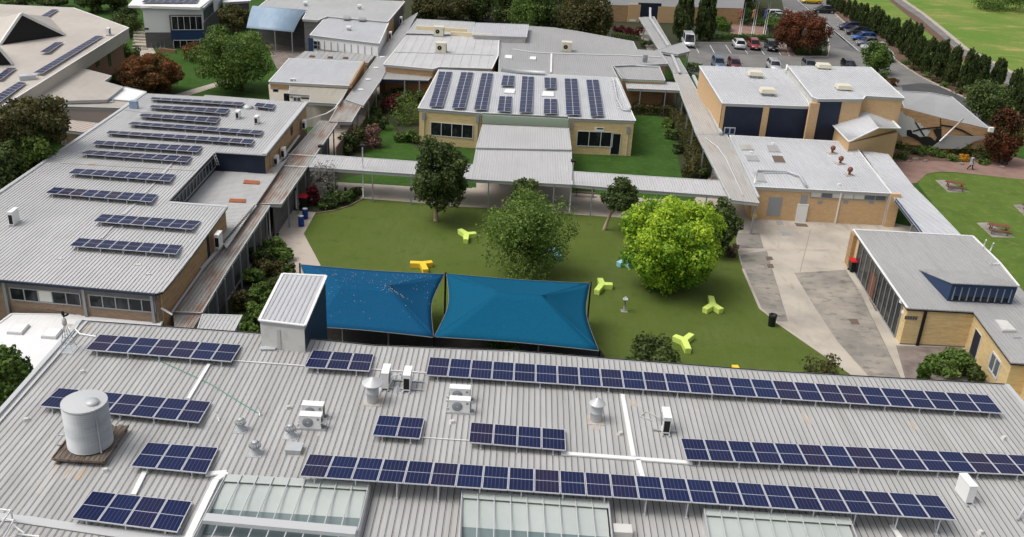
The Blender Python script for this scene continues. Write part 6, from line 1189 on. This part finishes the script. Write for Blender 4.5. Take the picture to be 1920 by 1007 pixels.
# ================= VEHICLES =================
def car(label, px, py, hd, colr, kind='hatch', L=4.3, Wd=1.78, Ht=1.48, group='parked cars', z=.03):
    """hd: heading in degrees of the nose; px,py = middle of the car on the ground"""
    G = P(px, py, z); o = thing('parked_car' if kind != 'van' else 'parked_van', label, 'car' if kind != 'van' else 'van', G, group, local=True); o.rotation_euler = (0, 0, R(hd)); w2 = Wd/2
    # side outline stations: x, z_low, z_belt(shoulder), half width ; nose at +x
    if kind == 'van': st = [(-L/2, .45, 1.0, .88), (-L/2+.06, .32, 1.1, .97), (-L*.3, .28, 1.12, 1), (0, .28, 1.12, 1), (L*.33, .28, 1.08, 1), (L*.46, .3, .95, .95), (L/2, .42, .7, .82)]; cab = [(-L/2+.08, 1.1, .93), (-L/2+.18, Ht, .8), (L*.2, Ht, .8), (L*.3, Ht-.08, .78), (L*.44, 1.02, .88)]
    elif kind == 'suv': st = [(-L/2, .45, .85, .86), (-L/2+.12, .3, .95, .96), (-L*.3, .28, 1.0, 1), (0, .26, .98, 1), (L*.25, .28, .96, 1), (L*.42, .3, .88, .95), (L/2, .42, .68, .78)]; cab = [(-L/2+.1, .97, .9), (-L/2+.35, Ht, .74), (L*.05, Ht, .74), (L*.12, Ht-.06, .73), (L*.27, .98, .86)]
    elif kind == 'sedan': st = [(-L/2, .45, .82, .84), (-L/2+.15, .3, .92, .95), (-L*.3, .26, .93, 1), (0, .25, .92, 1), (L*.25, .26, .88, 1), (L*.42, .28, .78, .95), (L/2, .4, .6, .76)]; cab = [(-L*.38, .92, .88), (-L*.24, Ht, .7), (L*.02, Ht, .7), (L*.08, Ht-.05, .69), (L*.24, .9, .85)]
    else: st = [(-L/2, .45, .85, .84), (-L/2+.1, .3, .93, .95), (-L*.3, .27, .95, 1), (0, .26, .94, 1), (L*.25, .27, .92, 1), (L*.42, .3, .82, .94), (L/2, .42, .62, .76)]; cab = [(-L/2+.12, .93, .88), (-L/2+.5, Ht, .72), (L*.02, Ht, .72), (L*.1, Ht-.06, .71), (L*.27, .92, .85)]
    m = MB(); vs = []
    for x, zl, zb, k in st:
        h = zb-zl; vs += [(x, -w2*k*.9, zl), (x, -w2*k, zl+h*.25), (x, -w2*k, zl+h*.75), (x, -w2*k*.9, zb), (x, w2*k*.9, zb), (x, w2*k, zl+h*.75), (x, w2*k, zl+h*.25), (x, w2*k*.9, zl)]
    n = len(st); m.add(vs, [(i*8+j, i*8+(j+1) % 8, (i+1)*8+(j+1) % 8, (i+1)*8+j) for i in range(n-1) for j in range(8)]+[tuple(range(7, -1, -1)), tuple((n-1)*8+j for j in range(8))], 0, True)
    # roof skin over the glasshouse
    (a, b, c_, d, e) = cab; t = .05
    rv = []
    for x, zz, k in (b, c_, d): rv += [(x, -w2*k, zz), (x, w2*k, zz), (x, -w2*k*.96, zz+t), (x, w2*k*.96, zz+t)]
    m.add(rv, [(0, 1, 5, 4), (4, 5, 9, 8), (2, 6, 7, 3), (6, 10, 11, 7), (0, 4, 6, 2), (4, 8, 10, 6), (1, 3, 7, 5), (5, 7, 11, 9), (0, 2, 3, 1), (8, 9, 11, 10)])
    for s in (-1, 1):    # pillars
        m.bar((a[0], s*w2*a[2], a[1]), (b[0], s*w2*b[2], b[1]+.02), .1, .07); m.bar((e[0], s*w2*e[2], e[1]), (d[0], s*w2*d[2], d[1]+.02), .08, .06); xm = (b[0]+c_[0])*.5; m.bar((xm, s*w2*(a[2]+e[2])/2, .93 if kind != 'van' else 1.1), (xm, s*w2*.73 if kind != 'van' else s*w2*.8, b[1]), .08, .05)
    m.build('body', 'car_'+colr, o)
    m = MB(); gv = []
    for x, zz, k in cab: gv += [(x, -w2*k*.985, zz-.01), (x, w2*k*.985, zz-.01)]
    zb0 = a[1]-.08
    m.add(gv, [(0, 1, 3, 2), (6, 7, 9, 8), (0, 2, 4, 6, 8), (1, 9, 7, 5, 3), (0, 8, 9, 1), (2, 3, 5, 4), (4, 5, 7, 6)]); m.build('windows', 'glass_dark', o)
    for sx in (-.31, .31):
        for s in (-1, 1):
            wh = MB(); wh.lathe((sx*L, s*(w2-.1), .31), [(.18, -.1), (.31, -.1), (.33, -.05), (.33, .06), (.31, .11), (.2, .11)], 18, 0, 'y'); wo = wh.build('wheel', 'rubber', o); r_ = MB(); r_.lathe((sx*L, s*(w2-.1), .31), [(.001, s*.1), (.2, s*.115)], 14, 0, 'y'); r_.build('rim', 'frame_grey', wo)
    for s in (-1, 1):
        m = MB(); m.box((L*.47, s*w2*.62, .66 if kind != 'van' else .78), (.14, .34, .13)); m.build('headlight', 'headlight', o); m = MB(); m.box((-L/2+.05, s*w2*.7, .8), (.08, .22, .2)); m.build('taillight', 'taillight', o); m = MB(); m.box((L*.21, s*(w2+.07), 1.0 if kind != 'van' else 1.2), (.12, .16, .11)); m.build('mirror', 'car_'+colr, o)
    m = MB(); m.box((L/2-.02, 0, .42), (.05, .9, .16)); m.build('grille', 'dark', o); m = MB(); m.box((L/2+.012, 0, .47), (.01, .36, .1)); m.build('number_plate', 'white_paint', o)
    return o
hd1 = math.degrees(math.atan2(*(lambda a, b: ((b-a).y, (b-a).x))(P(1331, 85), P(1340, 99))))
car('white wagon with roof rails, tail toward the camera', 1384, 89, hd1+180, 'white', 'suv'); car('red hatchback facing the camera between white and black cars', 1413, 90.5, hd1, 'red', 'hatch'); car('black hatchback at the end of the short row by the red paving', 1445, 93, hd1, 'black', 'hatch')
car('white van parked beside the tall conifers', 1289, 85, hd1, 'white', 'van', 5.0, 1.9, 2.15, 'parked vans')
car('steel blue car seen over the brick hall roof, leftmost', 1346, 126, hd1, 'steel', 'hatch'); car('maroon car beside the steel blue one behind the hall', 1376, 128, hd1, 'maroon', 'hatch'); car('silver car peeking over the hall roof near the stub', 1450, 131, hd1, 'silver', 'suv'); car('dark grey car mostly hidden behind the taller hall half', 1516, 130, hd1, 'grey', 'hatch'); car('black car just showing above the hall, nearest the round bush', 1590, 131, hd1, 'black', 'hatch')
hd2 = 180-3
for px, py, cl, kd, lb in ((1592, 56, 'navy', 'hatch', 'dark navy car at the far end of the hedge row'), (1606, 65, 'black', 'hatch', 'black car second in the hedge row'), (1618, 76, 'blue', 'hatch', 'bright blue car in the hedge row'), (1627, 86, 'grey', 'sedan', 'dark grey car next to the bright blue one'), (1636, 95, 'silver', 'suv', 'silver wagon at the near end of the hedge row')):
    car(lb, px, py, 186, cl, kd)
car('white car half hidden by the small round tree', 1661, 112, hd1, 'white', 'suv'); car('black sedan parked side on by the cypresses', 1544, 24, 183, 'black', 'sedan', 4.7); car('yellow coupe at the top edge of the photo', 1521, 6, 183, 'yellow', 'sedan', 4.4); car('white ute shaped wagon beside the hedged garden', 1457, 33, 12, 'white', 'suv', 4.6); car('silver sedan right in front of the white wagon', 1464, 39, 12, 'silver', 'sedan', 4.5); car('small black car at the top left of the carpark', 1398, 2, 5, 'black', 'hatch')
# flag poles and pavilion
for i, (bx_, tx_, fl) in enumerate(((388, 395.5, 'flag_red'), (412, 419, 'flag_ochre'), (434, 441, 'flag_blue'))):
    for k in range(2):
        px = 1000+bx_-(3.5 if k else 0); G = P(px, 68); zt = Q(px+6, 8 if k else 4, G.y).z; nm = ('left', 'middle', 'right')[i]
        o = thing('flagpole', f'{"left" if k else "right"} pole of the {nm} pair of white flagpoles', 'flagpole', G, 'white flagpoles', local=True); m = MB(); m.tube([(0, 0, 0), (.15, 0, zt)], [.06, .04], 8); m.build('pole', 'white_paint', o)
        if k: 
            f = MB(); vs = []
            for a in range(5):
                for b in range(4): vs.append((.12-.16*b-.05*math.sin(a*1.4+b), .05*math.sin(b*2.+a), zt*.86-a*.4-b*.08))
            f.add(vs, [(a*4+b, a*4+b+1, (a+1)*4+b+1, (a+1)*4+b) for a in range(4) for b in range(3)], 0, True); fo = f.build('flag', fl, o); s_ = fo.modifiers.new('t', 'SOLIDIFY'); s_.thickness = .02
pv = thing('pavilion', 'open garden pavilion with pale green hipped roof', 'pavilion', P(1366, 30)); zt = 2.7
m = MB(); c = [P(1344, 6, zt), P(1387, 2, zt), P(1378, -14, zt), P(1345, -10, zt)]; ap = P(1362, -8, zt+1.1); m.add(c+[ap], [(0, 1, 4), (1, 2, 4), (2, 3, 4), (3, 0, 4)]); ro = m.build('roof', 'gazebo_green', pv); s_ = ro.modifiers.new('t', 'SOLIDIFY'); s_.thickness = .08
for q in c: post_mesh(pv, q.lerp(P(1362, -4, zt), .12), zt, .12)

# ================= VEGETATION =================
tree('magnolia_tree', 'dense dark oval tree with a short pale trunk at the yard path', (817, 414), (826, 322, 116, 150), 'leaf_dark', 17000, .21, 80, 'bark_pale', 5, 'courtyard trees', .17, tint=(.42, .3), limbs=8, lobe_r=(.14, .25), rr_=(.45, .82))
tree('feathery_tree', 'airy mid green feathery tree with several stems behind the sails', (990, 520), (992, 436, 180, 172), 'leaf_green', 22000, .16, 80, 'bark', 9, 'courtyard trees', .12, tint=(.74, .28), limbs=18, lobe_r=(.16, .32), inner=.4, rough=.9, rr_=(.3, .85))
tree('leaning_tree', 'small dark tree leaning on a bare slanting trunk', (1132, 431), (1163, 367, 72, 74), 'leaf_dark', 6500, .18, 40, 'bark_pale', 12, 'courtyard trees', .14, tint=(.5, .28), limbs=5, lobe_r=(.18, .3))
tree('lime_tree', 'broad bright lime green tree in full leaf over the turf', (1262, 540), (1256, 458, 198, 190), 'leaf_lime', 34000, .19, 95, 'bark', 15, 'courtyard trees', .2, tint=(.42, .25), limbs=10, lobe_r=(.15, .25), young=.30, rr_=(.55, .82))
tree('dark_tree', 'dark green tree tucked behind the right side of the lime tree', (1356, 478), (1344, 430, 92, 118), 'leaf_dark', 10000, .18, 55, 'bark', 16, 'courtyard trees', .14, tint=(.6, .28), lobe_r=(.15, .26), rr_=(.45, .82)); 
tree('dark_tree', 'small round tree top poking up behind the feathery tree', (982, 405), (985, 360, 62, 52), 'leaf_dark', 2600, .22, 16, 'bark', 17, 'courtyard trees', .1, tint=(.65, .22))
shrub('shrub', 'dark spiky shrub just beyond the front roof gutter', 1222, 712, 86, 78, 'leaf_dark', 2600, .2, 21, 'shrubs beyond the gutter', 14, tint=(.5, .25)); shrub('shrub', 'small lime tinted shrub left of the dark spiky one', 1180, 700, 22, 32, 'leaf_fresh', 400, .18, 22, 'shrubs beyond the gutter')
shrub('shrub', 'green shrub under the near corner of the sails', 936, 690, 54, 60, 'leaf_green', 1500, .2, 23, 'shrubs beyond the gutter', tint=(.7, .2)); shrub('shrub', 'sparse brownish shrub at the gutter near the turf edge', 1538, 722, 74, 56, 'leaf_olive', 700, .17, 24, 'shrubs beyond the gutter', 12)
for i, (px, py, w_, h_, mt, lb) in enumerate(((1790, 715, 74, 48, 'leaf_green', 'large leafy bush in the bed below the yellow walls'), (1755, 697, 34, 26, 'leaf_green', 'small bush at the back of the yellow wall bed'), (1730, 716, 24, 38, 'leaf_fresh', 'narrow yellowish bush left in the yellow wall bed'), (1822, 718, 44, 30, 'leaf_dark', 'dark bush right in the yellow wall bed'))): shrub('shrub', lb, px, py, w_, h_, mt, 1500, .2, 30+i, 'bushes by the yellow walls', tint=(.5, .28))
# strip garden between walkway and path
sp = [(512, 478, 44, 30), (486, 497, 46, 34), (530, 492, 36, 24), (505, 520, 52, 36), (470, 538, 46, 30), (520, 548, 44, 32), (488, 570, 50, 36), (452, 585, 40, 36), (470, 612, 50, 40), (505, 598, 40, 30), (440, 625, 44, 34), (505, 640, 44, 34), (462, 645, 50, 36), (540, 520, 30, 26)]
wn = ['at the far tip', 'second along the walkway side', 'on the path side near the tip', 'in the upper middle', 'by the walkway, upper middle', 'on the path side, middle', 'in the very middle', 'by the walkway posts, lower', 'low in the middle', 'behind the tower roof', 'at the near walkway corner', 'against the tower', 'at the near end', 'on the path edge by the sail']
for i, (px, py, w_, h_) in enumerate(sp): shrub('shrub', 'shrub of the dark strip garden '+wn[i], px, py, w_, h_, ('leaf_green', 'leaf_dark', 'leaf_green', 'leaf_olive')[i % 4], 1700, .17, 40+i, 'shrubs of the strip garden', 16, tint=(.6, .3), lobe_r=(.22, .4))
# corner garden
for i, (px, py, w_, h_, mt, lb) in enumerate(((606, 378, 56, 74, 'leaf_grey', 'pale grey wispy shrub by the rusty walkway'), (585, 386, 24, 40, 'leaf_crimson', 'reddish shrub beside the dark bin'), (612, 392, 36, 22, 'leaf_dark', 'low dark clump at the front of the corner garden'), (632, 386, 34, 22, 'leaf_dark', 'low green clump in the corner garden middle'), (650, 380, 26, 20, 'leaf_fresh', 'bright green tuft near the edging'), (668, 372, 26, 16, 'leaf_dark', 'low clump at the tip of the corner garden'), (618, 372, 30, 26, 'leaf_green', 'green shrub at the back of the corner garden'))): shrub('shrub', lb, px, py, w_, h_, mt, 900 if i else 1100, .18 if i else .12, 60+i, 'corner garden plants', tint=(.5, .28))
# quad garden left of yellow block
qg = [(760, 235, 60, 52, 'leaf_green', 'big palm like fern clump beside the yellow block'), (735, 215, 44, 34, 'leaf_crimson', 'reddish shrub in the fern garden'), (712, 245, 34, 26, 'leaf_dark', 'dark shrub left in the fern garden'), (748, 195, 50, 26, 'leaf_dark', 'dark shrub at the back of the fern garden'), (770, 268, 36, 24, 'leaf_green', 'green shrub near the left window wall'), (792, 270, 32, 22, 'leaf_dark', 'dark shrub right under the left windows'), (752, 268, 26, 20, 'leaf_fresh', 'light green tuft in the fern garden'),
      (699, 278, 34, 44, 'leaf_pink', 'pink tinted shrub behind the left link roof'), (670, 285, 34, 42, 'leaf_olive', 'olive shrub behind the left link roof'), (650, 290, 36, 34, 'leaf_dark', 'dark shrub at the walkway and link roof corner'), (700, 225, 26, 22, 'leaf_dark', 'small dark shrub by the walkway posts'), (783, 205, 26, 30, 'leaf_dark', 'dark shrub at the yellow block corner')]
for i, (px, py, w_, h_, mt, lb) in enumerate(qg): shrub('shrub', lb, px, py, w_, h_, mt, 1100, .2, 80+i, 'fern garden plants', tint=(.5, .28))
hedge('hedge', 'clipped olive hedge at the back of the fern garden', [(722, 190), (792, 193)], 1.3, .9, 'leaf_olive', 60, .18, 5, 'clipped hedges'); hedge('hedge', 'clipped dark hedge along the walkway side of the fern garden', [(718, 190), (680, 262)], 1.2, .8, 'leaf_dark', 60, .18, 6, 'clipped hedges')
hedge('hedge', 'clipped dark hedge behind the right lawn', [(1188, 212), (1255, 216)], 1.5, 1.1, 'leaf_olive', 60, .18, 7, 'clipped hedges'); hedge('hedge', 'olive hedge running along the right walkway', [(1264, 216), (1282, 255), (1308, 322)], 1.6, .9, 'leaf_olive', 60, .18, 8, 'clipped hedges')
for i, (px, py, w_, h_, mt, lb) in enumerate(((1293, 333, 34, 38, 'leaf_olive', 'round speckled bush at the end of the right hedge'), (1262, 262, 30, 20, 'leaf_dark', 'low shrub at the right lawn edge, upper'), (1272, 288, 28, 22, 'leaf_dark', 'low shrub at the right lawn edge, lower'), (1252, 240, 26, 18, 'leaf_green', 'light shrub at the right lawn corner'), (1318, 335, 30, 18, 'leaf_dark', 'dark low shrub by the walkway posts'))): shrub('shrub', lb, px, py, w_, h_, mt, 900, .18, 100+i, 'right lawn shrubs', tint=(.55, .28))
shrub('shrub', 'pinkish shrub at the turf corner beside the lime tree', 1374, 484, 22, 26, 'leaf_pink', 500, .14, 120, None)
# mural bed plants
mb_ = [(1695, 300, 30, 20, 'leaf_dark'), (1690, 282, 26, 16, 'leaf_green'), (1722, 292, 26, 14, 'leaf_dark'), (1742, 293, 36, 16, 'leaf_green'), (1762, 296, 26, 14, 'leaf_fresh'), (1770, 288, 20, 14, 'leaf_flower'), (1790, 290, 30, 24, 'leaf_dark'), (1812, 292, 34, 24, 'leaf_dark'), (1790, 303, 26, 14, 'leaf_green'), (1808, 303, 20, 12, 'leaf_flower'), (1836, 298, 36, 22, 'leaf_dark'), (1862, 300, 32, 22, 'leaf_green'), (1845, 309, 24, 10, 'leaf_green')]
wl = ['first from the porch', 'against the brick porch', 'second along', 'wide and low', 'yellowish and low', 'orange flowering, back row', 'dark behind the path bend', 'dark left of the walking person', 'low at the path edge', 'orange flowering at the path', 'right of the walking person', 'under the dark red tree', 'low tuft by the path']
for i, (px, py, w_, h_, mt) in enumerate(mb_): shrub('shrub', 'plant in the feature wall bed, '+wl[i], px, py, w_, h_, mt, 600, .16, 130+i, 'feature wall bed plants', tint=(.5, .3))
for i, (px, py, s_) in enumerate(((1716, 300, .5), (1735, 303, .45), (1800, 308, .5), (1822, 308, .4), (1878, 315, .5), (1705, 303, .4))):
    G = P(px, py); m = MB(); g_r = random.Random(i); ps = [(math.cos(a)*s_*g_r.uniform(.7, 1.1), math.sin(a)*s_*.7*g_r.uniform(.7, 1.1)) for a in [k*math.pi/4 for k in range(8)]]
    m.add([(x, y, -.02) for x, y in ps]+[(x*.75, y*.75, s_*g_r.uniform(.3, .5)) for x, y in ps], [(k, (k+1) % 8, 8+(k+1) % 8, 8+k) for k in range(8)]+[tuple(range(8, 16))]); o = m.build('rock', 'rock'); o.location = G; tag(o, 'brown garden rock edging the brick path, '+('first', 'second', 'by the path bend', 'near the walker', 'rightmost', 'smallest')[i]+(' from the porch' if i < 2 else ''), 'rock', 'garden rocks')
# trees left edge
tree('gum_tree', 'bushy tree with brownish crown at the left edge behind the classroom roof', (45, 385), (52, 232, 150, 110), 'leaf_olive', 12000, .22, 70, 'bark', 31, 'trees along the left edge', .2, tint=(.5, .3), lobe_r=(.14, .28), rr_=(.4, .85)); tree('gum_tree', 'bright green tipped tree in front of the brownish one at left', (62, 395), (62, 296, 110, 120), 'leaf_green', 12000, .2, 70, 'bark', 32, 'trees along the left edge', .18, tint=(.5, .32), lobe_r=(.14, .28), rr_=(.4, .85))
tree('gum_tree', 'dark tree at the very left edge with a few orange twigs', (-10, 420), (-6, 330, 120, 130), 'leaf_dark', 8000, .26, 30, 'bark', 33, 'trees along the left edge', .2, tint=(.5, .3)); tree('gum_tree', 'dark tree filling the gap above the classroom eave at far left', (-40, 470), (-50, 400, 120, 120), 'leaf_dark', 5000, .26, 24, 'bark', 34, 'trees along the left edge', .2)
tree('dark_tree', 'rounded dark green tree at the left edge beside the front roof', (-2, 830), (2, 702, 98, 112), 'leaf_green', 9000, .2, 34, 'bark', 35, 'trees along the left edge', .2, tint=(.4, .26))
# top left
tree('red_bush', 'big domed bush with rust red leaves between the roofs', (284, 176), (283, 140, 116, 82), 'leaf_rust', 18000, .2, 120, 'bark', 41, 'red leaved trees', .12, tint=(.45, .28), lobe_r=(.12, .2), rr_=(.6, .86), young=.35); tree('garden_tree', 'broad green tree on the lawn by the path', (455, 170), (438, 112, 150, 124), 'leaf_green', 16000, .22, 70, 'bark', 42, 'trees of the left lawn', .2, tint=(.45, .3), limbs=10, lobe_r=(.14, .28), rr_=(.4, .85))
tree('red_bush', 'small rust brown bush below the navy window bay', (374, 112), (372, 97, 60, 36), 'leaf_rust', 3000, .22, 18, 'bark', 43, 'red leaved trees', .08, tint=(.45, .28)); tree('garden_tree', 'olive tree at the corner of the white building', (438, 78), (437, 34, 60, 50), 'leaf_olive', 3600, .26, 22, 'bark', 44, 'trees of the left lawn', .12, tint=(.55, .28))
shrub('shrub', 'square dark bush by the beige hall corner', 245, 115, 32, 34, 'leaf_dark', 900, .24, 45, 'bushes by the beige hall'); tree('dark_tree', 'dark tree left of the white building', (238, 66), (236, 42, 60, 58), 'leaf_dark', 3500, .28, 20, 'bark', 46, 'trees of the left lawn', .12); shrub('shrub', 'light green bush under the beige fascia', 172, 138, 34, 30, 'leaf_green', 900, .22, 47, 'bushes by the beige hall', tint=(.6, .25)); shrub('shrub', 'dark bush between the beige wing and the red dome', 215, 160, 40, 22, 'leaf_dark', 800, .22, 48, 'bushes by the beige hall')
for i, (px, py, w_, h_, lb) in enumerate(((40, -4, 90, 30, 'first dark tree behind the beige hall from the left'), (100, -6, 70, 34, 'second dark tree behind the beige hall'), (172, 2, 60, 44, 'thin trunked tree behind the beige hall gable'), (215, -4, 60, 36, 'dark tree behind the beige hall, nearest the white building'))): tree('dark_tree', lb, (px, py+22), (px, py, w_, h_), 'leaf_dark', 3000, .32, 18, 'bark', 50+i, 'trees behind the beige hall', .14)
# top centre tree belt
tb = [(800, 34, 60, 50, 'leaf_olive', 'reddish trunked tree at the left of the belt'), (850, 38, 84, 62, 'leaf_olive', 'wide sparse tree behind the cream parapet'), (905, 36, 70, 60, 'leaf_dark', 'dark tree behind the ribbed roof box'), (955, 46, 70, 70, 'leaf_dark', 'dark tree left of centre in the belt'), (992, 62, 74, 92, 'leaf_green', 'deep green tree in the middle of the belt'), (1038, 64, 76, 92, 'leaf_dark', 'blackish green tree right of the middle'), (1086, 76, 80, 96, 'leaf_olive', 'tall olive tree at the right of the belt'), (1120, 78, 60, 88, 'leaf_olive', 'olive tree nearest the brick gym'), (880, 6, 200, 44, 'leaf_dark', 'broad dark crown at the top edge, left'), (1020, 4, 160, 50, 'leaf_dark', 'broad dark crown at the top edge, centre')]
for i, (px, py, w_, h_, mt, lb) in enumerate(tb): tree('belt_tree', lb, (px, py+4), (px, py-h_*.48, w_, h_), mt, 5500 if i < 8 else 7000, .3, 30, 'bark_pale' if i < 2 else 'bark', 150+i, 'trees of the centre belt', .16, tint=(.42, .3))
for i, (px, py, w_, h_, lb) in enumerate(((1160, 62, 24, 14, 'first crimson bush by the brick gym wall'), (1178, 66, 20, 14, 'second crimson bush by the brick gym wall'), (1198, 68, 22, 16, 'crimson bush beside the gym doorway'), (1212, 90, 22, 16, 'dark bush beside the far walkway posts'))): shrub('shrub', lb, px, py, w_, h_, 'leaf_crimson' if i < 3 else 'leaf_dark', 500, .2, 170+i, 'bushes by the gym')
hedge('hedge', 'low dark hedge along the foot of the gym', [(1150, 70), (1196, 76)], 1.2, .7, 'leaf_dark', 40, .22, 14, 'clipped hedges')
# conifers and cypresses
cyp = []
for v in range(3):
    Cc, N, S, T, LC = crown(1, 1, 1, 8000, .11, 130, 'leaf_cypress', seed=200+v, tint=(.45, .3), lobe_r=(.12, .22), inner=.05, rr_=(.6, .85))
    C2_ = Cc*np.array([1, 1, 1.]); C2_[:, :2] *= (.95+.35*Cc[:, 2:3]**2-.28*Cc[:, 2:3]); me = leaf_mesh('crown', C2_, N, S*1.0, T, 'leaf_cypress'); cyp.append(me)
def cypress(label, px, py, wpx, hpx, v, group, name='cypress_tree'):
    G = P(px, py); top = Q(px, py-hpx, G.y); s = scale_at(Vector((G.x, G.y, 3))); r = wpx/2/s; h = top.z
    o = thing(name, label, 'tree', G, group, local=True); c = link('crown', cyp[v % 3], o, (0, 0, .1+(h-.1)/2)); c.scale = (r, r, (h-.1)/2); c.rotation_euler = (0, 0, v*1.3)
    m = MB(); m.tube([(0, 0, -.1), (0, 0, h*.6)], [.13, .04], 7); m.build('trunk', 'bark', o)
cyp_list = [(460, 50, 60, 90), (490, 70, 50, 80), (515, 85, 50, 90), (545, 100, 55, 110), (588, 130, 50, 130), (628, 158, 55, 160), (665, 190, 60, 170), (705, 220, 75, 190), (775, 250, 95, 210), (808, 262, 90, 200), (862, 285, 80, 170), (920, 340, 110, 210), (1005, 405, 110, 260), (1075, 460, 120, 280), (1112, 505, 90, 240), (1180, 550, 115, 275), (1268, 592, 130, 290), (1360, 640, 115, 300), (1465, 695, 120, 330), (1572, 655, 130, 240), (1702, 660, 110, 230), (1815, 790, 110, 280), (1888, 870, 110, 320), (1950, 950, 120, 320)]
ordn = ['1st', '2nd', '3rd']+[f'{i}th' for i in range(4, 30)]
for i, (x, yb, w_, h_) in enumerate(cyp_list): cypress(f'dark cypress, {ordn[i]} in the roadside row counted from the top of the photo', 1440+x/4, yb/4, w_/4*.98, h_/4*1.04, i, 'roadside cypresses')
cypress('left of the two tall conifers in front of the brick gym', 1277, 78, 38, 104, 1, 'conifers by the gym', 'conifer_tree'); cypress('right of the two tall conifers in front of the brick gym', 1319, 76, 36, 104, 2, 'conifers by the gym', 'conifer_tree')
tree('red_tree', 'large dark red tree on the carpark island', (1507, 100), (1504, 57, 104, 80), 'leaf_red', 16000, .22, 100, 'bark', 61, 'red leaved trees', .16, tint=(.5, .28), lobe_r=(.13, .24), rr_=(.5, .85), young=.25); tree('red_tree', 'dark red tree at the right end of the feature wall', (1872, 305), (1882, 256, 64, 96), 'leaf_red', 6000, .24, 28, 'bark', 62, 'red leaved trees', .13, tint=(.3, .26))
shrub('shrub', 'round clipped bush under the red carpark tree', 1506, 104, 42, 26, 'leaf_hedge', 1600, .2, 63, 'island bushes', tint=(.25, .2)); shrub('shrub', 'second clipped bush on the carpark island', 1540, 104, 30, 28, 'leaf_dark', 1000, .2, 64, 'island bushes'); hedge('hedge', 'tall dark hedge between flagpoles and red tree', [(1447, 68), (1450, 46)], 2.6, 1.9, 'leaf_hedge', 50, .22, 65, 'clipped hedges')
box_thing('entry_sign', 'small white sign lying in the island grass', 'sign', 1540, 97, 0, (.9, .15, .4), 'white_paint')
tree('round_tree', 'round green tree between the hall and the hedge row cars', (1645, 138), (1645, 106, 52, 54), 'leaf_green', 5000, .24, 28, 'bark', 66, 'round trees by the drive', .12, tint=(.35, .26)); tree('round_tree', 'large round dark tree beyond the folded roof', (1842, 226), (1853, 182, 84, 74), 'leaf_dark', 8000, .26, 34, 'bark', 67, 'round trees by the drive', .16, tint=(.6, .28))
hedge('hedge', 'bright clipped hedge curving round the pavilion garden', [(1345, 24), (1341, 40), (1348, 56), (1368, 58)], 2.6, 1.3, 'leaf_hedge', 60, .22, 68, 'clipped hedges'); hedge('hedge', 'second bright hedge right of the pavilion posts', [(1352, 22), (1362, 30)], 2.2, 1.3, 'leaf_hedge', 60, .22, 69, 'clipped hedges'); hedge('hedge', 'long low hedge in front of the flagpoles', [(1325, 72), (1460, 75)], 1.4, .7, 'leaf_hedge', 60, .2, 70, 'clipped hedges')
shrub('shrub', 'round shrub on the flagpole paving, left', 1395, 48, 34, 28, 'leaf_dark', 1300, .22, 71, 'flagpole garden shrubs'); shrub('shrub', 'green shrub behind the middle flagpoles', 1430, 50, 36, 16, 'leaf_hedge', 900, .22, 72, 'flagpole garden shrubs'); shrub('shrub', 'yellowish shrub behind the flagpoles at the top', 1428, 32, 34, 22, 'leaf_olive', 900, .22, 73, 'flagpole garden shrubs'); shrub('shrub', 'green shrub by the pavilion right post', 1402, 26, 30, 20, 'leaf_hedge', 900, .22, 74, 'flagpole garden shrubs')
hedge('hedge', 'rough hedge below the hall end by the steel blue car', [(1290, 132), (1312, 134)], 1.4, 1.0, 'leaf_hedge', 50, .2, 75, 'clipped hedges')
shrub('shrub', 'reddish low shrubs behind the taller hall corner', 1672, 162, 30, 14, 'leaf_rust', 700, .2, 76, 'verge shrubs'); shrub('shrub', 'green low shrubs along the hall back corner', 1660, 150, 26, 14, 'leaf_green', 600, .2, 77, 'verge shrubs'); shrub('bush', 'leafy scrub at the top right corner of the field', 1895, 26, 110, 30, 'leaf_green', 3500, .3, 78, None, 22)
tree('bare_tree', 'pale trunked tree at the top right corner', (1912, 18), (1915, -12, 40, 40), 'leaf_green', 900, .25, 12, 'bark_pale', 79, None, .14)
for i, (px, py) in enumerate(((1700, 122), (1716, 133), (1740, 146), (1758, 155), (1775, 165), (1795, 176))): shrub('shrub', 'tuft on the bark verge below the cypress row, %s from the top' % ordn[i], px, py, 20, 9, ('leaf_green', 'leaf_olive')[i % 2], 300, .18, 180+i, 'verge tufts')

for i, (px, py) in enumerate(((752, 92), (717, 108), (705, 128), (690, 150), (676, 169))): box_thing('roof_vent', 'small white vent cap on the far flat walkway roof, %s from the top' % ordn[i], 'roof vent', px, py, 3.3, (.6, .5, .12), 'white_paint', .3, 'white caps on the walkway roof')
